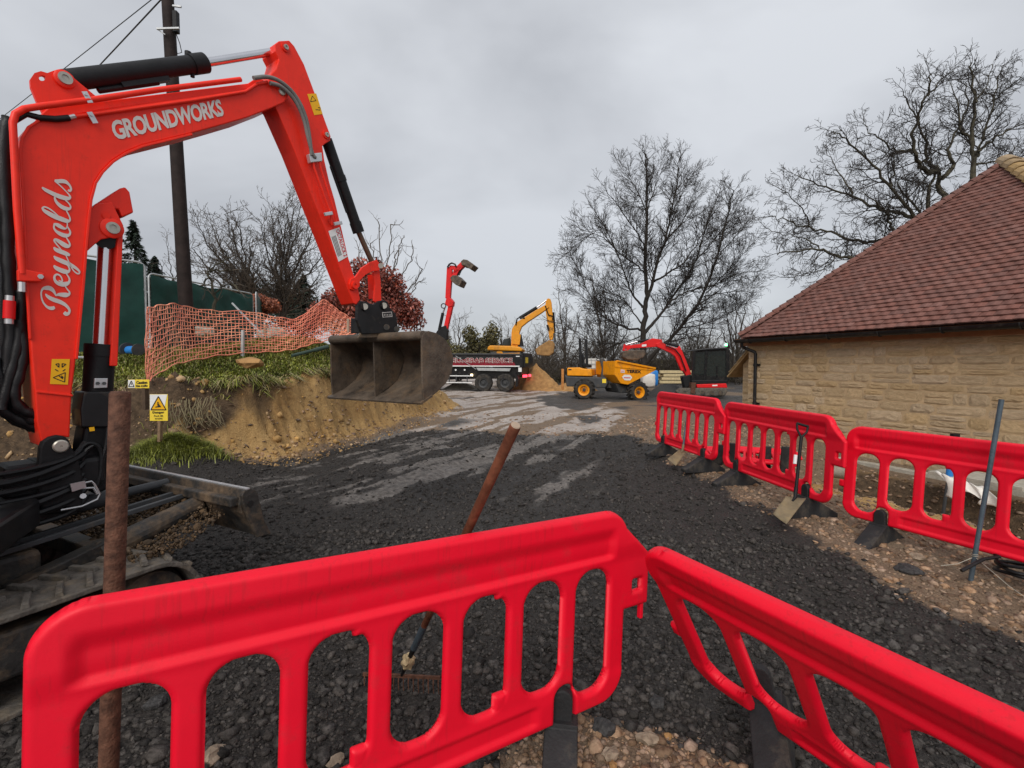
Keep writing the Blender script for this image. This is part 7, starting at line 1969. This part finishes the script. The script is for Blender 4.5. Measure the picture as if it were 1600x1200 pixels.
tree('beech_tree', 'large bare beech tree with fanned branches standing behind the dumper', b_, BEECH, 30, 4.0, M['bark'], M['twig'], 11, lens=(1.55,), dens=(4.6, 7.5, 8), wob=0.13, ang=0.62, up=0.045, spacing=0.15, rmin=0.0068, jit=0.03)
OAK = [([(1462, 560), (1465, 420), (1471, 330), (1471, 290), (1464, 264)], 0.34), ([(1440, 470), (1444, 380), (1447, 340), (1452, 304), (1462, 270)], 0.24), ([(1500, 430), (1512, 330), (1514, 296), (1525, 257), (1519, 221), (1525, 155), (1517, 100)], 0.22),
       ([(1465, 268), (1444, 269), (1429, 248), (1428, 200), (1450, 146), (1453, 112)], 0.15), ([(1429, 236), (1405, 237), (1390, 230), (1360, 206), (1350, 190)], 0.09), ([(1464, 265), (1450, 255), (1447, 230), (1437, 194), (1411, 145)], 0.12),
       ([(1522, 242), (1538, 228), (1555, 215), (1580, 200), (1610, 192)], 0.10), ([(1523, 248), (1534, 230), (1552, 155), (1567, 102)], 0.10), ([(1472, 278), (1492, 260), (1480, 242), (1484, 228), (1513, 176), (1508, 130)], 0.13),
       ([(1445, 352), (1432, 344), (1405, 333), (1375, 326), (1330, 305), (1285, 290), (1245, 274)], 0.15), ([(1450, 360), (1425, 335), (1390, 290), (1360, 254), (1324, 218), (1303, 206)], 0.12),
       ([(1440, 400), (1396, 371), (1366, 379), (1336, 377), (1303, 364), (1270, 359), (1235, 345), (1204, 338)], 0.13), ([(1430, 440), (1380, 415), (1342, 407), (1310, 398), (1285, 392), (1245, 392), (1214, 398)], 0.13),
       ([(1398, 374), (1393, 352), (1384, 332), (1375, 320), (1350, 300)], 0.10), ([(1530, 300), (1570, 266), (1600, 248), (1640, 225)], 0.11), ([(1519, 221), (1500, 200), (1495, 160), (1482, 128)], 0.08), ([(1525, 160), (1545, 130), (1548, 100)], 0.05),
       ([(1330, 305), (1320, 280), (1300, 255), (1290, 235)], 0.06), ([(1270, 359), (1258, 335), (1240, 310), (1226, 300)], 0.05), ([(1285, 392), (1262, 372), (1230, 368), (1202, 358)], 0.05), ([(1310, 398), (1290, 420), (1262, 428), (1240, 432)], 0.04),
       ([(1390, 290), (1400, 262), (1392, 240), (1370, 230)], 0.06), ([(1450, 150), (1470, 125), (1490, 112)], 0.05), ([(1525, 257), (1560, 250), (1590, 230)], 0.07), ([(1447, 340), (1410, 300), (1400, 285), (1420, 270)], 0.07), ([(1552, 155), (1575, 140), (1600, 120)], 0.05)]
OAK = [(a, r * 0.78) for a, r in OAK]
tree('oak_tree', 'large gnarled bare oak tree rising behind the tiled roof', P(1462, 640, 20), OAK, 20, 2.8, M['barkoak'], M['twig'], 5, lens=(1.1,), dens=(6.0, 9, 12), wob=0.21, ang=0.75, up=0.03, spacing=0.20, rmin=0.0062, jit=0.04, trunk_n=3)
def fan(x0, y0, tips, r, rs, mid=0.45):
    out = []
    for (x, y) in tips:
        mx2 = x0 + (x - x0) * mid * 0.6 + rs.uniform(-5, 5); my2 = y0 + (y - y0) * mid
        out.append(([(x0 + rs.uniform(-2, 2), y0), (mx2, my2), (x0 + (x - x0) * 0.78, y0 + (y - y0) * 0.76), (x, y)], r * rs.uniform(0.7, 1.1)))
    return out
rs = random.Random(3)
tree('bare_tree', 'tall bare multi-stemmed tree left of the copper beech on the bank', P(440, 505, 26), fan(440, 505, [(448, 312), (405, 345), (425, 325), (470, 318), (492, 345), (503, 395), (388, 400), (480, 370), (436, 330), (458, 322), (415, 370), (500, 430)], 0.085, rs), 26, 2.2, M['bark'], M['twigm'], 21, lens=(1.4,), dens=(4.0, 6, 8), spacing=0.26, up=0.08)
tree('bare_tree', 'bare tree leaning left behind the green fence and the utility pole', P(392, 505, 25), fan(395, 505, [(350, 332), (330, 350), (310, 350), (300, 385), (372, 345), (318, 420), (390, 380), (338, 365), (360, 345), (345, 400)], 0.085, rs), 25, 2.2, M['bark'], M['twigm'], 22, lens=(1.4,), dens=(4.0, 6, 8), spacing=0.26, up=0.05)
tree('bare_tree', 'faint bare tree behind the utility pole, just right of the conifer', P(275, 505, 34), fan(275, 505, [(262, 380), (280, 370), (250, 410), (298, 390)], 0.10, rs), 34, 2.0, M['bark'], M['twigl'], 23, lens=(1.5,), dens=(2.6, 4, 8), spacing=0.6)
tree('sapling', 'small crooked pale sapling in front of the green fence', P(338, 545, 10.3), [([(338, 545), (336, 490), (333, 455), (326, 430), (329, 418)], 0.055), ([(329, 425), (336, 415), (350, 408), (358, 402)], 0.024), ([(327, 428), (322, 440), (316, 446)], 0.022), ([(333, 460), (350, 445), (365, 440), (372, 452)], 0.012), ([(330, 420), (340, 425), (362, 422)], 0.012)], 10.3, 0.5, M['barkoak'], M['twigl'], 24, lens=(0.4,), dens=(4, 6, 8), maxlev=1, spacing=0.22, rmin=0.004, jit=0.015)
tree('young_tree', 'young bare tree with thin upright shoots over the copper beech bush', P(600, 520, 14), fan(598, 515, [(592, 345), (580, 380), (612, 350), (628, 372), (645, 395), (660, 420), (655, 440), (560, 400), (618, 400)], 0.028, rs), 14, 0.9, M['twigl'], M['twigl'], 25, lens=(0.6,), dens=(3, 5, 8), maxlev=1, spacing=0.30, rmin=0.004, jit=0.02, up=0.12)
for (bx, by, d, tips, lb, sd, tw) in ((885, 600, 40, [(870, 500), (885, 470), (905, 480), (855, 530), (925, 500), (872, 445)], 'bare scrubby tree left of the great beech, behind the dumper', 31, 'twig'),
        (950, 600, 37, [(930, 470), (945, 440), (915, 490), (970, 480), (900, 520), (985, 500), (925, 430)], 'bare leaning tree just left of the great beech trunk', 32, 'twig'),
        (1090, 605, 40, [(1070, 500), (1095, 480), (1115, 500), (1050, 520), (1130, 510)], 'bare scrubby tree right of the great beech, above the red excavator', 33, 'twig'),
        (1150, 590, 34, [(1150, 462), (1135, 480), (1165, 470), (1180, 490), (1190, 505), (1128, 510)], 'slender pale bare tree at the left end of the tiled roof', 34, 'twigl'),
        (785, 600, 48, [(783, 508), (795, 512), (775, 520), (805, 520)], 'small bare tree behind the cab of the yellow excavator', 35, 'twig'),
        (712, 590, 46, [(708, 500), (718, 496), (700, 515), (728, 510)], 'pale bare tree behind the lorry crane', 36, 'twigl'),
        (845, 600, 44, [(835, 530), (850, 520), (862, 510), (825, 545), (870, 540)], 'bare scrubby tree behind the yellow excavator bucket', 37, 'twig')):
    tree('bare_tree', lb, P(bx, by, d), fan(bx, by, tips, 0.10, rs), d, 2.5, M['twigm'], M['twigl'], sd, lens=(1.9,), dens=(2.4, 3.4, 6), spacing=0.65, rmin=0.008, wob=0.2)
def leaf_cloud(name, lumps, n, size, m, parent, seed, inner=0.35):
    """leaf-sized diamonds through the volume of several lumps; lumps: (centre, rx, ry, rz)"""
    r_ = np.random.default_rng(seed)
    vol = np.array([l[1] * l[2] * l[3] for l in lumps]); w_ = vol / vol.sum()
    ch = r_.choice(len(lumps), n, p=w_)
    C_ = np.array([tuple(l[0]) for l in lumps])[ch]; R_ = np.array([l[1:] for l in lumps])[ch]
    d = r_.normal(size=(n, 3)); d /= np.linalg.norm(d, axis=1, keepdims=True)
    rr_ = (inner + (1 - inner) * r_.random(n) ** 0.6) * (1 + 0.28 * fbm(d[:, 0] * 2.4 + ch, d[:, 1] * 2.4 + d[:, 2] * 2, seed, 3))
    P_ = C_ + d * R_ * rr_[:, None]
    a = r_.normal(size=(n, 3)); a /= np.linalg.norm(a, axis=1, keepdims=True)
    b = np.cross(a, r_.normal(size=(n, 3))); b /= np.linalg.norm(b, axis=1, keepdims=True)
    s_ = size * r_.uniform(0.6, 1.35, n)[:, None]
    V = np.stack([P_ - a * s_, P_ + b * s_ * 0.55, P_ + a * s_, P_ - b * s_ * 0.55], 1)
    Q_ = np.arange(4 * n).reshape(n, 4)
    return mesh_np(name, V.reshape(-1, 3), Q_, m, parent, attrs={'rnd': np.repeat(r_.random(n), 4)})
def bush(name, label, base, lumps, n, size, m, seed, stems=14, cat='bush', inner=0.3, r=0.02):
    e = empty(name, base, label, cat)
    leaf_cloud('foliage', lumps, n, size, m, e, seed, inner)
    rs_ = random.Random(seed); k = Tubes()
    base = Vector(base)
    for i in range(stems):
        l = rs_.choice(lumps); t = Vector(l[0]) + Vector((rs_.uniform(-.8, .8) * l[1], rs_.uniform(-.8, .8) * l[2], rs_.uniform(0.2, 1.05) * l[3]))
        m1 = base.lerp(t, 0.5) + Vector((rs_.gauss(0, .15), rs_.gauss(0, .15), 0.1))
        k.add([base + Vector((rs_.gauss(0, .1), rs_.gauss(0, .1), 0)), m1, t], r, 0.005, 5)
        for _ in range(5):
            s0_ = m1.lerp(t, rs_.random()); k.add([s0_, s0_ + Vector((rs_.gauss(0, .3) * l[1], rs_.gauss(0, .3) * l[2], rs_.uniform(0, .4) * l[3])), s0_ + Vector((rs_.gauss(0, .5) * l[1], rs_.gauss(0, .5) * l[2], rs_.uniform(.2, .8) * l[3]))], r * 0.4, 0.004, 4)
    k.mesh('stems', M['twig'], e)
    return e
d = 13.2
bush('copper_beech', 'copper beech bush with dark red leaves behind the big bucket', P(585, 525, d), [(P(578, 478, d), 0.72, 0.8, 0.70), (P(628, 485, d), 0.55, 0.6, 0.50), (P(618, 452, d), 0.30, 0.4, 0.34), (P(590, 418, d), 0.22, 0.3, 0.30), (P(650, 478, d), 0.24, 0.3, 0.2), (P(540, 450, d), 0.30, 0.3, 0.22), (P(520, 470, d), 0.25, 0.3, 0.2), (P(535, 475, d), 0.62, 0.6, 0.50), (P(600, 440, d), 0.55, 0.55, 0.42), (P(645, 500, d), 0.36, 0.4, 0.34), (P(505, 490, d), 0.42, 0.45, 0.36), (P(565, 425, d), 0.4, 0.4, 0.4)], 17000, 0.043, M['leafr'], 41, stems=26, inner=0.15)
d = 17.0
bush('beech_hedge', 'russet leaved beech hedge at the end of the green fence', P(405, 505, d), [(P(405, 476, d), 0.55, 0.6, 0.36), (P(388, 478, d), 0.35, 0.5, 0.32), (P(424, 478, d), 0.3, 0.5, 0.28)], 5200, 0.04, M['leafo'], 42, inner=0.3)
for (px, py, w_, h_, d, lb, sd, n) in ((715, 560, 42, 40, 46, 'olive green bushy tree behind the lorry and beside the crane', 51, 6000), (752, 556, 36, 44, 47, 'taller olive green bushy tree behind the middle of the lorry', 52, 6000), (790, 570, 30, 32, 50, 'low brown green bush behind the yellow excavator cab', 53, 3500), (680, 552, 30, 30, 48, 'olive green bush behind the crane base', 54, 3000)):
    rs_ = random.Random(sd); k_ = d / 750
    lumps = [(P(px + rs_.uniform(-.5, .5) * w_, py + rs_.uniform(-.8, .3) * h_, d + rs_.uniform(-1, 1)), w_ * k_ * rs_.uniform(.32, .6), 1.6, h_ * k_ * rs_.uniform(.3, .5)) for i in range(8)]
    bush('bushy_tree', lb, P(px, 605, d), lumps, n, 0.13, M['leafg'], sd, inner=0.2, r=0.05)
# dense scrub along the far edge of the site reads as one mass
rs_ = random.Random(9); T = Tubes()
for i in range(280):
    px = rs_.uniform(826, 1200); d = rs_.uniform(36, 52)
    p_ = P(px, 612, d); p_.z = 0.1
    for s in range(3):
        v_ = Vector((rs_.gauss(0, .5), rs_.gauss(0, .5), 1)).normalized()
        twigs(T, rs_, p_, v_, rs_.uniform(1.4, 4.6), 0.028, 0, 1, 0.28, 0.7, 0.02, (2.6, 4), 0.010)
tag(T.mesh('scrub', M['twigl'], None), 'tangle of bare brown scrub along the far edge of the site', 'scrub', kind='stuff')
lumps = []
for i in range(46):
    px = rs_.uniform(820, 1230); d = rs_.uniform(40, 54)
    lumps.append((P(px, 606 - rs_.uniform(0, 34), d), rs_.uniform(0.8, 1.7), 1.2, rs_.uniform(0.5, 1.3)))
o = leaf_cloud('hedge', lumps, 30000, 0.12, M['leafb'], None, 61, 0.2); tag(o, 'dull green hedge behind the scrub at the far edge of the site', 'hedge', kind='stuff')
lumps = []
for i in range(58):
    px = rs_.uniform(-150, 640); d = rs_.uniform(34, 44)
    lumps.append((P(px, 530 - rs_.uniform(0, 78), d), rs_.uniform(1.0, 2.2), 1.5, rs_.uniform(0.8, 1.9)))
o = leaf_cloud('far_wood', lumps, 36000, 0.14, M['needle'], None, 62, 0.2); tag(o, 'dark evergreen wood in the distance behind the bank', 'wood', kind='stuff')
# conifers
def conifer(px, ytop, ybase, d, wpx, label, seed):
    rs2 = random.Random(seed)
    b = P(px, ybase, d); t = P(px, ytop, d); H_ = t.z - b.z; W_ = wpx / 750 * d
    e = empty('conifer', b, label, 'tree', 'conifers behind the green fence')
    MB().tube([b, b.lerp(t, 0.6), t], [0.16, 0.09, 0.02], 8).build('trunk', M['bark'], e, smooth=True)
    V_, F_ = [], []; rn = []
    n = 150
    for i in range(n):
        f = (i + rs2.random()) / n; z = b.z + H_ * (0.08 + 0.92 * f); R_ = W_ * (1 - f) ** 0.85 * rs2.uniform(0.65, 1.15) + 0.06
        a = rs2.uniform(0, 6.283); dx, dy = math.cos(a), math.sin(a)
        for s in range(34):
            u = rs2.random() ** 0.7; sp = rs2.gauss(0, 0.16) * R_ * (1.1 - 0.5 * u)
            c = Vector((b.x + dx * R_ * u - dy * sp, b.y + dy * R_ * u + dx * sp, z - 0.30 * R_ * u + rs2.gauss(0, 0.05)))
            L_ = rs2.uniform(0.10, 0.2); d1 = Vector((dx + rs2.gauss(0, .5), dy + rs2.gauss(0, .5), -0.45 + rs2.gauss(0, .2))).normalized() * L_; d2 = Vector((-dy, dx, rs2.gauss(0, .5))).normalized() * L_ * 0.3
            k = len(V_); V_ += [c - d1 * 0.5, c + d2, c + d1, c - d2]; F_.append((k, k + 1, k + 2, k + 3)); rn += [rs2.random()] * 4
    mesh_np('crown', np.array([tuple(v) for v in V_]), np.array(F_), M['needle'], e, attrs={'rnd': rn})
conifer(212, 346, 500, 28, 42, 'pointed dark conifer rising above the green fence', 71)
conifer(180, 385, 500, 31, 40, 'shorter dark conifer left of the pointed one', 72)
conifer(245, 402, 505, 33, 36, 'low dark conifer right of the pointed one', 73)
conifer(385, 418, 505, 32, 44, 'dark conifer behind the bare trees, over the russet hedge', 74)
conifer(475, 430, 510, 34, 40, 'dark conifer behind the copper beech bush', 75)
